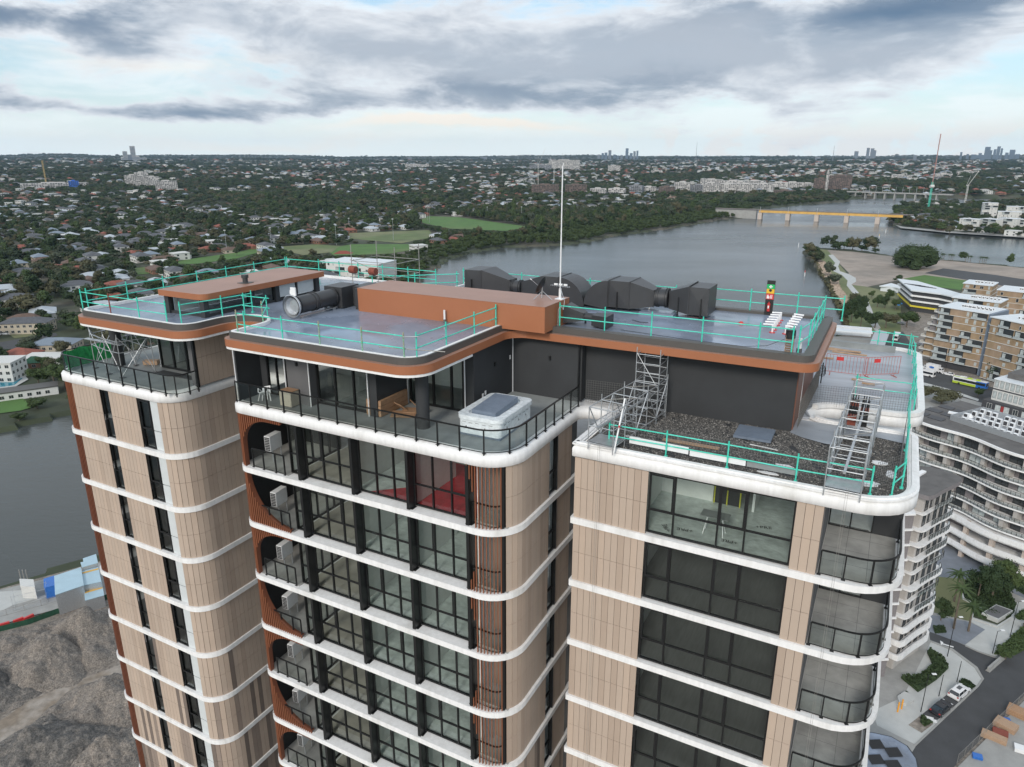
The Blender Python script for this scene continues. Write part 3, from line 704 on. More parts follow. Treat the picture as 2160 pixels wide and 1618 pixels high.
# ================================================================ ground, river, hills, haze
import numpy as np
M['ground'] = mat('suburban_ground', (.045, .056, .03), .9, var=.3, scale=.05, col2=(.10, .09, .07), c2lo=.48, c2hi=.6)
M['water'] = None
def water_mat():
    m = bpy.data.materials.new('river_water'); m.use_nodes = True; t = m.node_tree; b = t.nodes['Principled BSDF']
    b.inputs['Base Color'].default_value = (.06, .068, .066, 1); b.inputs['Roughness'].default_value = .16; b.inputs['IOR'].default_value = 1.33
    tc = t.nodes.new('ShaderNodeTexCoord'); mp = t.nodes.new('ShaderNodeMapping'); mp.inputs['Scale'].default_value = (.45, 1.0, 1); mp.inputs['Rotation'].default_value = (0, 0, .5)
    t.links.new(tc.outputs['Object'], mp.inputs[0]); last = None
    for sc_, st, di in ((.9, .5, .12), (.22, .35, .16), (.03, .12, .5)):
        n = t.nodes.new('ShaderNodeTexNoise'); n.inputs['Scale'].default_value = sc_; n.inputs['Detail'].default_value = 4; t.links.new(mp.outputs[0], n.inputs['Vector'])
        bp = t.nodes.new('ShaderNodeBump'); bp.inputs['Strength'].default_value = st; bp.inputs['Distance'].default_value = di
        t.links.new(n.outputs['Fac'], bp.inputs['Height'])
        if last: t.links.new(last.outputs[0], bp.inputs['Normal'])
        last = bp
    t.links.new(last.outputs[0], b.inputs['Normal'])
    n = t.nodes.new('ShaderNodeTexNoise'); n.inputs['Scale'].default_value = .008; n.inputs['Detail'].default_value = 3; t.links.new(mp.outputs[0], n.inputs['Vector'])
    mr = t.nodes.new('ShaderNodeMapRange'); mr.inputs[1].default_value = .35; mr.inputs[2].default_value = .65; mr.inputs[3].default_value = .13; mr.inputs[4].default_value = .30
    t.links.new(n.outputs['Fac'], mr.inputs[0]); t.links.new(mr.outputs[0], b.inputs['Roughness'])
    return m
M['water'] = water_mat()
RIVER = [(-420, 20), (-230, 160), (-178, 233), (-165, 250), (-130, 330), (-100, 430), (-74, 527), (-68, 589), (-58, 676), (-38, 730), (-10, 770), (36, 783), (83, 815), (128, 893),
         (218, 987), (322, 1129), (366, 1166), (458, 1367), (603, 1510), (724, 1600), (791, 1720), (902, 1760), (1100, 1740), (1600, 1690), (3500, 1640), (3500, 1470), (1500, 1500), (1100, 1540),
         (900, 1520), (781, 1440), (650, 1260), (565, 1100), (538, 1023), (553, 923), (610, 866), (720, 820), (1100, 740), (2500, 500), (2500, 380), (700, 560), (520, 600), (445, 624), (406, 669), (374, 693),
         (354, 749), (317, 762), (295, 735), (259, 602), (232, 511), (214, 458), (181, 379), (120, 330), (40, 290), (-40, 230), (-98, 151), (-107, 144), (-113, 137), (-170, 40), (-420, -160)]
def inpoly(x, y, poly):
    x = np.asarray(x, float); y = np.asarray(y, float); c = np.zeros(x.shape, bool); n = len(poly)
    for i in range(n):
        x0, y0 = poly[i]; x1, y1 = poly[(i + 1) % n]
        if y0 == y1: continue
        c ^= ((y0 > y) != (y1 > y)) & (x < (x1 - x0) * (y - y0) / (y1 - y0) + x0)
    return c
def sstep(v, a, b):
    t = np.clip((v - a) / (b - a), 0, 1); return t * t * (3 - 2 * t)
def hgt(x, y):
    x = np.asarray(x, float); y = np.asarray(y, float); r = np.hypot(x, y)
    w = (np.sin(x / 610 + 1.3 + np.sin(y / 900)) * np.sin(y / 540 + .4 + np.sin(x / 1200)) * .6 + np.sin(x / 260 + y / 410) * .22 + np.sin(x / 150 - y / 190 + 2) * .1)
    base = 26 * sstep(r, 1500, 3600) + 30 * sstep(r, 3400, 7000) + 36 * sstep(r, 7000, 11200)
    left = sstep(-x / np.maximum(r, 1), .05, .5) * 12 * sstep(r, 1800, 4500)
    amp = 13 * sstep(r, 1450, 3200) + 6 * sstep(r, 7000, 10000)
    far = sstep(r, 9800, 11500) * (10 + 11 * np.sin(np.arctan2(x, y) * 21) * np.sin(np.arctan2(x, y) * 9 + 1) + 3 * np.sin(np.arctan2(x, y) * 67))
    return base + left + amp * w + far
nr, na = 430, 420
rr = 95 * (13500 / 95) ** (np.arange(nr) / (nr - 1)); aa = np.radians(np.linspace(-62, 62, na))
RR, AA = np.meshgrid(rr, aa, indexing='ij'); gx, gy = RR * np.sin(AA), RR * np.cos(AA)
gz = hgt(gx, gy); gz[inpoly(gx, gy, RIVER)] = -3.2
verts = np.stack([gx, gy, gz], -1).reshape(-1, 3)
idx = np.arange(nr * na).reshape(nr, na)
quads = np.stack([idx[:-1, :-1], idx[:-1, 1:], idx[1:, 1:], idx[1:, :-1]], -1).reshape(-1, 4)[:, ::-1]
def np_mesh(name, verts, faces, m, smooth=False):
    me = bpy.data.meshes.new(name); nf = len(faces); k = faces.shape[1]
    me.vertices.add(len(verts)); me.vertices.foreach_set('co', np.asarray(verts, np.float32).ravel())
    me.loops.add(nf * k); me.loops.foreach_set('vertex_index', faces.astype(np.int32).ravel())
    me.polygons.add(nf); me.polygons.foreach_set('loop_start', np.arange(0, nf * k, k, dtype=np.int32))
    me.polygons.foreach_set('loop_total', np.full(nf, k, np.int32)); me.polygons.foreach_set('use_smooth', np.full(nf, smooth))
    me.materials.append(m); me.update(calc_edges=True); me.validate(); return me
g = bpy.data.objects.new('ground', np_mesh('ground', verts, quads, M['ground'])); C.objects.link(g); tag(g, kind='structure')
q = MB(); q.add([(-15000, -3000, -1.5), (15000, -3000, -1.5), (15000, 3000, -1.5), (-15000, 3000, -1.5)], [(0, 1, 2, 3)])
tag(q.build('river', M['water']), kind='structure')
q = MB()          # ground under and behind the camera, round the tower foot
q.prism([(-95, 148), (-112, 136), (-170, 40), (-420, -160), (-420, -400), (700, -400), (700, 560), (520, 600), (300, 480), (181, 375), (120, 328), (40, 288), (-40, 228)], -3, .035)
M['siteground'] = mat('site_dirt', (.20, .175, .15), .95, var=.4, scale=1.6, bump=1.2, bscale=3, col2=(.27, .24, .21))
tag(q.build('site_ground', M['siteground']), kind='structure')
def sheet(name, pts, z, m, kind='structure', px=True, th=None, label=None, cat=None):
    P_ = [G(a, b, z) for a, b in pts] if px else pts
    q = MB(); q.prism(P_, z - (th or .05), z, 0, bottom=False, side=bool(th)); o = q.build(name, m)
    return tag(o, label, cat, None, kind)
M['grass'] = mat('mown_grass', (.075, .16, .035), .9, var=.16, scale=.06, col2=(.12, .16, .055), c2lo=.5, c2hi=.75)
M['grassdry'] = mat('worn_grass', (.17, .18, .09), .9, var=.2, scale=.05, col2=(.11, .15, .055))
M['asphalt'] = mat('asphalt', (.06, .062, .066), .85, var=.14, scale=.3, bump=.3, bscale=20)
M['paving'] = mat('pale_paving', (.46, .47, .46), .8, var=.08, scale=.4)
M['bluepave'] = mat('blue_grey_paving', (.20, .22, .255), .75, var=.12, scale=.5)
M['midpave'] = mat('worn_concrete', (.31, .31, .30), .8, var=.14, scale=.35)
M['sand'] = mat('sandy_fill', (.33, .28, .24), .95, var=.16, scale=.08, col2=(.25, .22, .19), bump=.6, bscale=.8)
M['paint'] = mat('road_paint', (.75, .75, .74), .6, var=.08, scale=2)
M['sidewalk'] = M['paving']
f1 = [(878, 467), (905, 456), (967, 458), (1121, 479), (1066, 487), (946, 482)]
f2 = [(731, 492), (905, 485), (916, 500), (847, 513), (734, 503)]
f3 = [(690, 524), (744, 515), (871, 515), (868, 527), (823, 535), (700, 540)]
f4 = [(593, 520), (667, 515), (717, 519), (700, 532), (640, 538), (600, 530)]
f5 = [(370, 550), (497, 533), (545, 521), (560, 528), (500, 545), (417, 556), (380, 558)]
f6 = [(280, 565), (317, 562), (315, 577), (290, 579)]
f7 = [(-60, 815), (0, 821), (26, 831), (82, 855), (43, 866), (-60, 880)]
FIELDS = []
for f, m, zf_ in ((f1, 'grass', .3), (f2, 'grassdry', .3), (f3, 'grass', .3), (f4, 'grassdry', .32), (f5, 'grass', .3), (f6, 'grass', .3), (f7, 'grass', .3)):
    sheet('sports_field', f, zf_, M[m]); FIELDS.append([G(a, b, 0) for a, b in f])
# haze
M['haze'] = bpy.data.materials.new('air'); M['haze'].use_nodes = True; t = M['haze'].node_tree; t.nodes.clear()
o = t.nodes.new('ShaderNodeOutputMaterial'); v = t.nodes.new('ShaderNodeVolumePrincipled'); v.inputs['Color'].default_value = (.55, .76, 1.0, 1); v.inputs['Density'].default_value = HAZE_D if 'HAZE_D' in globals() else 3.2e-5
v.inputs['Anisotropy'].default_value = .2; t.links.new(v.outputs[0], o.inputs['Volume'])
q = MB(); q.box(-15500, 15500, -3500, 14500, -5, 420); h_ = q.build('haze', M['haze']); tag(h_, kind='stuff'); h_.display_type = 'WIRE'
# ================================================================ things on the roofs and terraces
M['greenmesh'] = mat('green_debris_mesh', (.02, .28, .08), .7, var=.3, scale=6)
M['darkplastic'] = mat('black_rubber', (.015, .015, .016), .6)
M['orange_barrier'] = mat('red_barrier_paint', (.42, .10, .075), .5, var=.15)
M['rust'] = mat('rusty_red_tube', (.22, .055, .035), .7, var=.3, scale=9)
M['oldteal'] = mat('chipped_green_tube', (.16, .42, .28), .6, var=.35, scale=14, col2=(.35, .30, .22))
def guardrail(pts, z, label, h=1.0, breaks=(), odd={}, ends=.0, galvr=()):
    a0, b0 = pts[0]; t = tthing('edge_guardrail', a0, b0, z, label, 'guardrail', 'teal tube guardrails round the roof edges')
    for i, (a, b) in enumerate(pts):
        q = MB(); m = odd.get(i, 'teal'); q.tube((0, 0, 0), (0, 0, h + .16), .03, 7); q.box(-.06, .06, -.05, .09, 0, .05)
        for zz_ in (h * .5, h): q.tube((0, 0, zz_ - .05), (0, 0, zz_ + .05), .042, 6)
        q.build('post', M[m], t).location = (a - a0, b - b0, 0)
    for i in range(len(pts) - 1):
        if i in breaks: continue
        (xa, ya), (xb, yb) = pts[i], pts[i+1]; d = Vector((xb - xa, yb - ya)).normalized() * ends
        for zz_ in (h * .5, h):
            q = MB(); q.tube((xa - a0 - d.x, ya - b0 - d.y + .03, zz_), (xb - a0 + d.x, yb - b0 + .03, zz_), .027, 6)
            q.build('rail', M['galv' if i in galvr else 'teal'], t)
    return t
guardrail([(-37.4, 22.2), (-34.95, 22.12), (-32.7, 22.12), (-30.65, 22.12)], ZR, 'teal tube guardrail along the front edge of the left wing roof', odd={1: 'rust'})
guardrail([(-29.85, 22.3), (-29.4, 24.35), (-29.2, 26.1)], ZR, 'teal guardrail pair beside the glazed clerestory box near the roof recess')
guardrail([(-37.4, 22.5), (-37.4, 24.8), (-37.4, 27.1), (-37.35, 29.4), (-37.35, 31.6), (-37.35, 33.9), (-37.35, 36.7)], ZR, 'long teal guardrail running back behind the brown clerestory roof')
guardrail([(-37.3, 36.8), (-34.4, 36.8), (-32.6, 36.8), (-31.0, 36.8), (-29.0, 36.8), (-27.0, 36.8), (-24.9, 36.8)], ZR, 'teal guardrail along the far edge of the left wing roof')
guardrail([(-26.55, 24.3), (-27.5, 25.5), (-29.0, 25.4)], ZR, 'short teal guardrail round the curved roof notch', odd={0: 'oldteal'}, ends=.15)
guardrail([(-25.95, 22.22), (-25.45, 22.2), (-23.17, 22.2), (-21.03, 22.2), (-18.75, 22.2), (-16.65, 22.2)], ZR, 'teal guardrail along the front edge of the middle wing roof', odd={0: 'oldteal', 3: 'oldteal', 4: 'oldteal', 5: 'oldteal'})
guardrail([(-16.25, 22.5), (-16.22, 24.6), (-16.22, 26.9), (-16.2, 28.85)], ZR, 'teal guardrail running from the middle roof corner to the orange brown enclosure')
t = tthing('tube_brace', -17.6, 22.1, ZR + .45, 'grey loose scaffold tube tied across the corner of the middle roof guardrail', 'scaffold tube')
q = MB(); q.tube((-.2, 0, 0), (2.6, .55, .02), .022, 6); q.build('tube', M['steel'], t); q = MB(); q.tube((1.0, 0, .55), (1.5, .35, .55), .022, 6); q.build('short_tube', M['galv'], t)
fr_ = 30.28
guardrail([(-13.55, fr_), (-11.3, fr_), (-9.1, fr_), (-6.85, fr_), (-4.5, fr_), (-3.2, fr_)], ZR, 'teal guardrail along the front edge of the right roof above the charcoal wall', h=1.08)
guardrail([(-2.95, 30.35), (-2.72, 31.8), (-2.72, 33.3), (-2.72, 34.9), (-2.72, 36.6), (-2.72, 37.9)], ZR, 'teal guardrail along the right hand edge of the roof', h=1.1)
guardrail([(-8.4, 38.2), (-6.3, 38.2), (-4.0, 38.2), (-1.9, 38.3)], ZR, 'teal guardrail at the far edge of the roof behind the fire point sign', h=1.1)
guardrail([(-23.7, 38.1), (-21.6, 38.1), (-19.6, 38.1), (-17.4, 38.1), (-15.2, 38.1), (-12.6, 38.1), (-10.2, 38.1)], ZR, 'teal guardrail at the far roof edge behind the big ducts')
guardrail([(-27.2, 33.5), (-25.2, 35.0), (-23.3, 36.7)], ZR, 'teal guardrail standing diagonally behind the orange brown enclosure', ends=.2)
guardrail([(-9.2, 25.68), (-6.85, 25.72), (-4.5, 25.74), (-2.05, 25.7), (.38, 25.78)], ZT, 'teal guardrail along the front edge of the gravel roof', h=.95)
guardrail([(1.05, 26.0), (1.35, 26.9), (1.45, 30.8), (1.5, 35.8)], ZT, 'teal guardrail along the right edge of the gravel roof', h=1.0)
guardrail([(1.72, 35.9), (1.72, 38.2), (1.72, 40.6), (1.72, 43), (1.72, 45.4), (1.6, 47.4)], ZT, 'teal guardrail along the right edge of the far wing roof', h=1.05)
guardrail([(-.8, 37.4), (1.6, 37.4)], ZT, 'short teal guardrail across the far wing roof behind the scaffold truss', h=1.0, ends=.1)
guardrail([(-.2, 47.9), (.6, 47.9), (1.5, 47.6)], ZT, 'teal guardrail at the rounded far corner of the far wing', h=1.1, ends=.4)
# welded mesh panels fixed to the gravel roof guardrail
def mesh_fence(p0, p1, z, h, label, nx=None, tilt=0, m='galv', cell=.11, lean=0):
    (xa, ya), (xb, yb) = p0, p1; L_ = math.dist(p0, p1); an = math.atan2(yb - ya, xb - xa)
    q = MB(); n = int(L_ / cell); mz = int(h / cell); r = .0045
    for i in range(n + 1):
        x = L_ * i / n; q.box(x - r, x + r, -r, r, 0, h)
    for j in range(mz + 1):
        zz_ = h * j / mz; q.box(0, L_, r, 3 * r, zz_ - r, zz_ + r)
    o = q.build('mesh_panel', M[m]); o.location = W(xa, ya, z); o.rotation_euler = (lean, 0, TA + an); tag(o, label, 'mesh panel', 'wire mesh fence panels on the gravel roof'); return o
M['wire'] = mat('dull_wire', (.16, .16, .155), .6, .3)
mesh_fence((-9.1, 25.95), (-6.8, 25.98), ZT + .05, .95, 'wire mesh panel behind the front guardrail, nearest the left truss', m='wire')
mesh_fence((-6.75, 25.98), (-4.45, 26.0), ZT + .05, .95, 'wire mesh panel behind the front guardrail, over the white boards', m='wire')
mesh_fence((-4.4, 26.0), (-2.0, 25.98), ZT + .05, .95, 'wire mesh panel behind the front guardrail, next to the right truss', m='wire')
mesh_fence((-1.95, 25.98), (.35, 26.0), ZT + .05, .95, 'wire mesh panel behind the feet of the right truss', m='wire')
mesh_fence((1.2, 27.1), (1.4, 33.0), ZT + .05, 1.0, 'long wire mesh panel along the right edge of the gravel roof', m='wire')
mesh_fence((.5, 26.3), (1.3, 27.6), ZT + .05, 1.0, 'short wire mesh panel across the rounded corner of the gravel roof', m='wire')
mesh_fence((-12.1, 30.3), (-10.3, 30.5), ZT + .05, 1.1, 'wire mesh panel in the corner between terrace and gravel roof', m='wire')
mesh_fence((-2.75, 34.9), (1.5, 35.5), ZT + .05, 1.0, 'wire mesh panel crossing behind the white curved notch', m='wire')
mesh_fence((-2.7, 31.3), (-2.55, 38.2), ZT + .05, 1.2, 'wire mesh panel along the brown side wall', m='wire')
# gravel stones: one heap of loose stones that nobody could count
rnd = random.Random(3); q = MB(); memb_poly = memb
def stone(q, x, y, z, r, rnd):
    vs = []; 
    for d in ((1, 0, 0), (-1, 0, 0), (0, 1, 0), (0, -1, 0), (0, 0, 1)): k = r * rnd.uniform(.6, 1.3); vs.append((x + d[0] * k, y + d[1] * k, z + d[2] * k * .8))
    q.add(vs, [(0, 2, 4), (2, 1, 4), (1, 3, 4), (3, 0, 4)])
pb = offset(inR, .05); N_ = 42000
xs_ = np.random.RandomState(2).uniform(-10.3, 1.6, N_); ys_ = np.random.RandomState(4).uniform(25.5, 33, N_)
ok_ = inpoly(xs_, ys_, pb) & ~(inpoly(xs_, ys_, memb_poly))
ok2 = inpoly(xs_, ys_, memb_poly) & (np.random.RandomState(5).uniform(0, 1, N_) < .05)
wav = np.sin(xs_ * 3.1) * np.sin(ys_ * 2.3 + 1) + np.sin(xs_ * 7 + ys_ * 5) * .5
bare = (wav > 1.15)
q2 = MB()
for x, y in zip(xs_[(ok_ & ~bare) | ok2], ys_[(ok_ & ~bare) | ok2]): stone(q2 if rnd.random() < .16 else q, x, y, ZT - .005, rnd.uniform(.02, .045), rnd)
q.v_off = len(q.v); off_ = len(q.v); q.v += q2.v; q.f += [tuple(i + off_ for i in f) for f in q2.f]; q.m += [1] * len(q2.f); q.sm += q2.sm
M['stone'] = mat('basalt_stones', (.095, .092, .088), .9, var=.55, scale=9)
M['stonepale'] = mat('pale_basalt_stones', (.26, .25, .235), .9, var=.4, scale=9)
o = tsolid(q, 'roof_gravel', [M['stone'], M['stonepale']], 0, 0, 0, None, None, kind='stuff')
# ---- scaffold trusses projecting over the parapet
def truss(label, a0, b0, a1, b1, wdt, z0, h, nb_, feet, skew=0.0):
    t = tthing('scaffold_truss', a0, b0, z0, label, 'scaffold truss', 'scaffold outrigger trusses on the gravel roof')
    dx, dy = (a1 - a0) / nb_, (b1 - b0) / nb_; L_ = math.hypot(dx, dy); px_, py_ = -dy / L_ * wdt, dx / L_ * wdt
    px_, py_ = -px_, -py_
    def tb(p, q_, nm='tube', m='galv', r=.024): s = MB(); s.tube(p, q_, r, 6); s.build(nm, M[m], t)
    for i in range(nb_ + 1):
        for s_ in (0, 1):
            x, y = dx * i + px_ * s_, dy * i + py_ * s_; lo = feet[i] if i < len(feet) else 0
            tb((x, y, -lo), (x, y, h + .25 * (i % 2)), 'upright')
        for zz_ in (0.05, h * .5, h): tb((dx * i, dy * i, zz_), (dx * i + px_, dy * i + py_, zz_), 'cross_tube')
    for s_ in (0, 1):
        for zz_ in (0.05, h): tb((px_ * s_, py_ * s_, zz_), (dx * nb_ + px_ * s_, dy * nb_ + py_ * s_, zz_), 'chord')
        for i in range(nb_):
            x, y = dx * i + px_ * s_, dy * i + py_ * s_
            if (i + s_) % 2: tb((x, y, 0.05), (x + dx, y + dy, h), 'diagonal')
            else: tb((x, y, h), (x + dx, y + dy, 0.05), 'diagonal')
    for i in range(nb_):
        if i % 2: tb((dx * i, dy * i, h), (dx * (i + 1) + px_, dy * (i + 1) + py_, h), 'top_brace', 'steel', .018)
        else: tb((dx * i + px_, dy * i + py_, .05), (dx * (i + 1), dy * (i + 1), .05), 'bottom_brace', 'steel', .018)
    for s_ in (0, 1): tb((px_ * s_, py_ * s_, h * .5), (dx * nb_ + px_ * s_, dy * nb_ + py_ * s_, h * .5), 'mid_rail', 'galv', .018)
    s = MB(); cx, cy = px_ * .5, py_ * .5
    s.tube((cx - dx * .3, cy - dy * .3, h * .55), (cx + dx * nb_, cy + dy * nb_, h * .55), .06, 4); s.build('steel_beam', M['galv'], t)
    s = MB(); s.add([(0, 0, .1), (px_, py_, .1), (px_ + dx * .9, py_ + dy * .9, .1), (dx * .9, dy * .9, .1)], [(0, 1, 2, 3)]); s.build('deck_board', M['galv'], t)
    return t
truss('galvanised scaffold truss at the left corner of the gravel roof by the charcoal wall', -9.85, 25.05, -9.25, 30.2, 1.1, ZT + .25, 1.55, 5, [.25, .25, .2, .25, .25, .25])
truss('galvanised scaffold truss on the right of the gravel roof holding counterweights', -1.05, 25.05, -.75, 34.0, 1.15, ZT + .25, 1.55, 8, [.25] * 9)
t = tthing('scaffold_tower', -9.35, 29.2, ZT, 'tall narrow galvanised scaffold tower against the charcoal wall', 'scaffold tower')
def stower(t, w_, d_, h, levels, braces=True, m='galv', over=.25):
    for x in (0, w_):
        for y in (0, d_):
            s = MB(); s.tube((x, y, 0), (x, y, h + over), .024, 6); s.box(x - .08, x + .08, y - .08, y + .08, 0, .015); s.build('upright', M[m], t)
    for l in range(levels):
        z = .25 + (h - .3) * l / (levels - 1)
        for p, q_ in (((0, 0), (w_, 0)), ((w_, 0), (w_, d_)), ((w_, d_), (0, d_)), ((0, d_), (0, 0))):
            s = MB(); s.tube((*p, z), (*q_, z), .02, 6); s.build('ledger', M[m], t)
    if braces:
        s = MB(); s.tube((0, 0, .3), (w_, 0, h * .5), .018, 5); s.build('brace', M[m], t); s = MB(); s.tube((w_, 0, h * .5), (0, 0, h), .018, 5); s.build('brace', M[m], t)
stower(t, 1.05, 1.2, 3.1, 8)
rnd = random.Random(9)
t = tthing('counterweight_stack', -.6, 30.9, ZT + .35, 'rusty red and black counterweights hung inside the right truss', 'counterweights')
for i in range(5):
    for j in range(2):
        s = MB(); s.box(-.2 + j * .42, .12 + j * .42, i * .55, i * .55 + .3, 0 + .35, .75); s.build('weight', M['rust' if (i + j) % 3 == 0 else 'darkplastic'], t)
        s = MB()
        for q_ in range(3): s.tube((-.14 + j * .42 + q_ * .1, i * .55 + .1, .75), (-.14 + j * .42 + q_ * .1, i * .55 + .1, 1.0), .022, 5)
        s.build('lifting_pins', M['darkplastic'], t)
# inclined strut with red bands at the left truss
t = tthing('banded_strut', -8.72, 24.95, ZT + .1, 'white aluminium strut with red bands leaning at the foot of the left truss', 'strut')
s = MB(); s.tube((0, 0, 0), (.05, .9, 2.0), .035, 8); s.build('strut_tube', M['pvc'], t); s = MB(); s.tube((.02, .4, .88), (.025, .45, 1.0), .038, 8); s.build('red_band', M['red'], t)
# things lying on the gravel
def lay(name, a, b, z, ang, w, d, h, m, label, cat, group=None, tilt=0):
    q = MB(); q.obox((0, 0, 0), 0, w, d, h, 0); o = q.build(name, M[m]); o.location = W(a, b, z); o.rotation_euler = (0, tilt, TA + ang); return tag(o, label, cat, group)
lay('roof_hatch', -4.2, 29.75, ZT + .03, 0.02, 1.5, 1.45, .10, 'bluegrey', 'flat blue grey sheet lying on the gravel against the charcoal wall', 'cover sheet')
lay('timber_plank', -6.3, 27.4, ZT + .03, .03, 2.3, .22, .05, 'wood', 'raw timber plank lying on the gravel behind the guardrail', 'plank')
lay('white_board', -7.2, 25.85, ZT + .25, -.02, 2.4, .05, .28, 'pvc', 'white edge board standing on the gravel behind the front parapet, left one', 'board', 'white boards along the parapet')
lay('white_board', -4.9, 25.85, ZT + .2, .0, 2.1, .05, .22, 'pvc', 'white edge board standing on the gravel, middle one', 'board', 'white boards along the parapet')
lay('white_board', -2.9, 25.85, ZT + .2, .0, 1.8, .05, .2, 'concrete', 'grey white edge board standing on the gravel next to the right truss', 'board', 'white boards along the parapet')
lay('metal_strip', -3.6, 28.4, ZT + .05, -.1, 1.1, .05, .03, 'pvc', 'thin white metal strip lying on the gravel in front of the blue grey sheet', 'metal strip')
# ---- far wing roof
def barrier(a, b, ang, label):
    t = tthing('crowd_barrier', a, b, ZT + .03, label, 'barrier', 'red crowd barriers on the far wing'); t.rotation_euler = (0, 0, TA + ang)
    s = MB()
    for p, q_ in (((0, 0, .15), (0, 0, 1.1)), ((0, 0, 1.1), (2.0, 0, 1.1)), ((2.0, 0, 1.1), (2.0, 0, .15)), ((0, 0, .15), (2.0, 0, .15))): s.tube(p, q_, .015, 6)
    s.build('frame', M['orange_barrier'], t)
    for i in range(1, 12): s = MB(); s.tube((i * 2 / 12, 0, .15), (i * 2 / 12, 0, 1.1), .009, 5); s.build('bar', M['orange_barrier'], t)
    s = MB(); s.box(.5, .85, -.015, .015, .8, 1.0); s.build('sign_plate', M['red'], t)
    for x in (.25, 1.75): s = MB(); s.box(x - .02, x + .02, -.25, .25, 0, .03); s.tube((x, 0, .02), (x, 0, .2), .015, 5); s.build('foot', M['orange_barrier'], t)
barrier(-2.5, 40.9, .02, 'red crowd barrier on the far wing next to the brown wall')
barrier(-.6, 41.0, .62, 'red crowd barrier on the far wing, angled towards the right edge')
for i, (a, b, an, L_, lb_) in enumerate(((-2.0, 46.2, .1, 2.0, 'long timber plank on top of the far wing pile'), (-1.9, 46.6, -.2, 1.8, 'timber plank crossing the far wing pile'), (-1.6, 45.9, -.05, 1.9, 'lowest pale timber plank of the far wing pile'),
                                   (-.85, 40.3, .0, .55, 'short timber offcut on the far wing near the barriers'), (-.3, 39.8, -.05, .6, 'second short timber offcut nearer the scaffold truss'), (-2.6, 44.2, .1, .5, 'short timber offcut beside the brown wall'))):
    lay('timber_plank', a, b, ZT + .04 + (i == 0) * .06, an, L_, .18, .06, 'wood', lb_, 'plank', 'timber lying on the far wing')
lay('concrete_kerb', -1.4, 47.6, ZT + .03, -.03, 4.4, .3, .35, 'concrete', 'low pale upstand along the far edge of the far wing', 'kerb')
t = tthing('cable_coil', -2.5, 38.9, ZT + .03, 'black cable coil hung on a stand beside the brown wall', 'cable')
s = MB(); s.tube((0, 0, 0), (0, 0, 1.1), .03, 6); s.build('stand', M['darkplastic'], t)
s = MB()
for j in range(4):
    for i in range(14):
        a_, b_ = i * math.pi / 7, (i + 1) * math.pi / 7; s.tube((.16 * math.cos(a_), .05 * j - .1, .8 - .09 * j + .17 * math.sin(a_)), (.16 * math.cos(b_), .05 * j - .1, .8 - .09 * j + .17 * math.sin(b_)), .018, 5)
s.build('coil', M['darkplastic'], t)
# ---- big ducts
def loft(mb, secs, y0, y1, mi=0):           # secs: (a, z0, z1, inset of depth)
    for i in range(len(secs) - 1):
        (a, p0, p1, e), (c, r0, r1, f) = secs[i], secs[i + 1]
        vs = [(a, y0 + e, p0), (a, y1 - e, p0), (a, y1 - e, p1), (a, y0 + e, p1), (c, y0 + f, r0), (c, y1 - f, r0), (c, y1 - f, r1), (c, y0 + f, r1)]
        mb.add(vs, [(0, 4, 7, 3), (1, 2, 6, 5), (3, 7, 6, 2), (0, 1, 5, 4)], mi)
        if i == 0: mb.add(vs, [(0, 3, 2, 1)], mi)
        if i == len(secs) - 2: mb.add(vs, [(4, 5, 6, 7)], mi)
def seam(mb, a, z0, z1, y0, y1):
    d = .035
    mb.box(a - .02, a + .02, y0 - d, y0, z0 - d, z1 + d); mb.box(a - .02, a + .02, y1, y1 + d, z0 - d, z1 + d); mb.box(a - .02, a + .02, y0, y1, z1, z1 + d)
def pyr(mb, a0, a1, z0, z1, y):              # cross-broken sheet: shallow pyramid on a duct face
    c = ((a0 + a1) / 2, y - .04, (z0 + z1) / 2); mb.add([(a0, y, z0), (a1, y, z0), (a1, y, z1), (a0, y, z1), c], [(0, 1, 4), (1, 2, 4), (2, 3, 4), (3, 0, 4)])
Y0, Y1 = 35.5, 37.2
def drum(par_, a0, a1, zc_, r, nm='fan_drum'):
    s = MB(); yc = (Y0 + Y1) / 2; s.tube((a0, yc - .2, zc_), (a1, yc - .2, zc_), r, 28)
    for a in (a0 + .04, a0 + .14, a1 - .14, a1 - .04): s.tube((a - .018, yc - .2, zc_), (a + .018, yc - .2, zc_), r + .05, 28)
    s.build(nm, M['duct'], par_)
zt = ZR + 1.5; zlo = ZR + .15
d1 = tthing('exhaust_duct', 0, 0, 0, 'charcoal exhaust duct behind the orange brown enclosure, with square head and curved elbow', 'duct', 'charcoal exhaust ducts on the roof')
s = MB(); loft(s, [(-22.0, zlo, zt, 0), (-20.9, zlo, zt + .02, 0)], Y0, Y1); seam(s, -20.9, zlo, zt, Y0, Y1); pyr(s, -22.0, -20.92, zlo, zt, Y0 - .002); s.build('square_head', M['duct'], d1)
s = MB(); loft(s, [(-20.88, zlo, zt + .05, 0), (-19.25, ZR + .35, ZR + 1.02, .45)], Y0, Y1); seam(s, -19.25, ZR + .35, ZR + 1.02, Y0 + .45, Y1 - .45); s.build('reducer', M['duct'], d1)
drum(d1, -19.2, -18.55, ZR + .66, .36)
s = MB(); loft(s, [(-18.5, ZR + .3, ZR + 1.0, .4), (-17.0, zlo, zt, 0)], Y0, Y1); s.build('expander', M['duct'], d1)
s = MB(); loft(s, [(-17.0, zlo, zt, 0), (-16.0, zlo, zt, 0)], Y0, Y1); seam(s, -16.0, zlo, zt, Y0, Y1); pyr(s, -17.0, -16.02, zlo, zt, Y0 - .002); s.build('duct_box', M['duct'], d1)
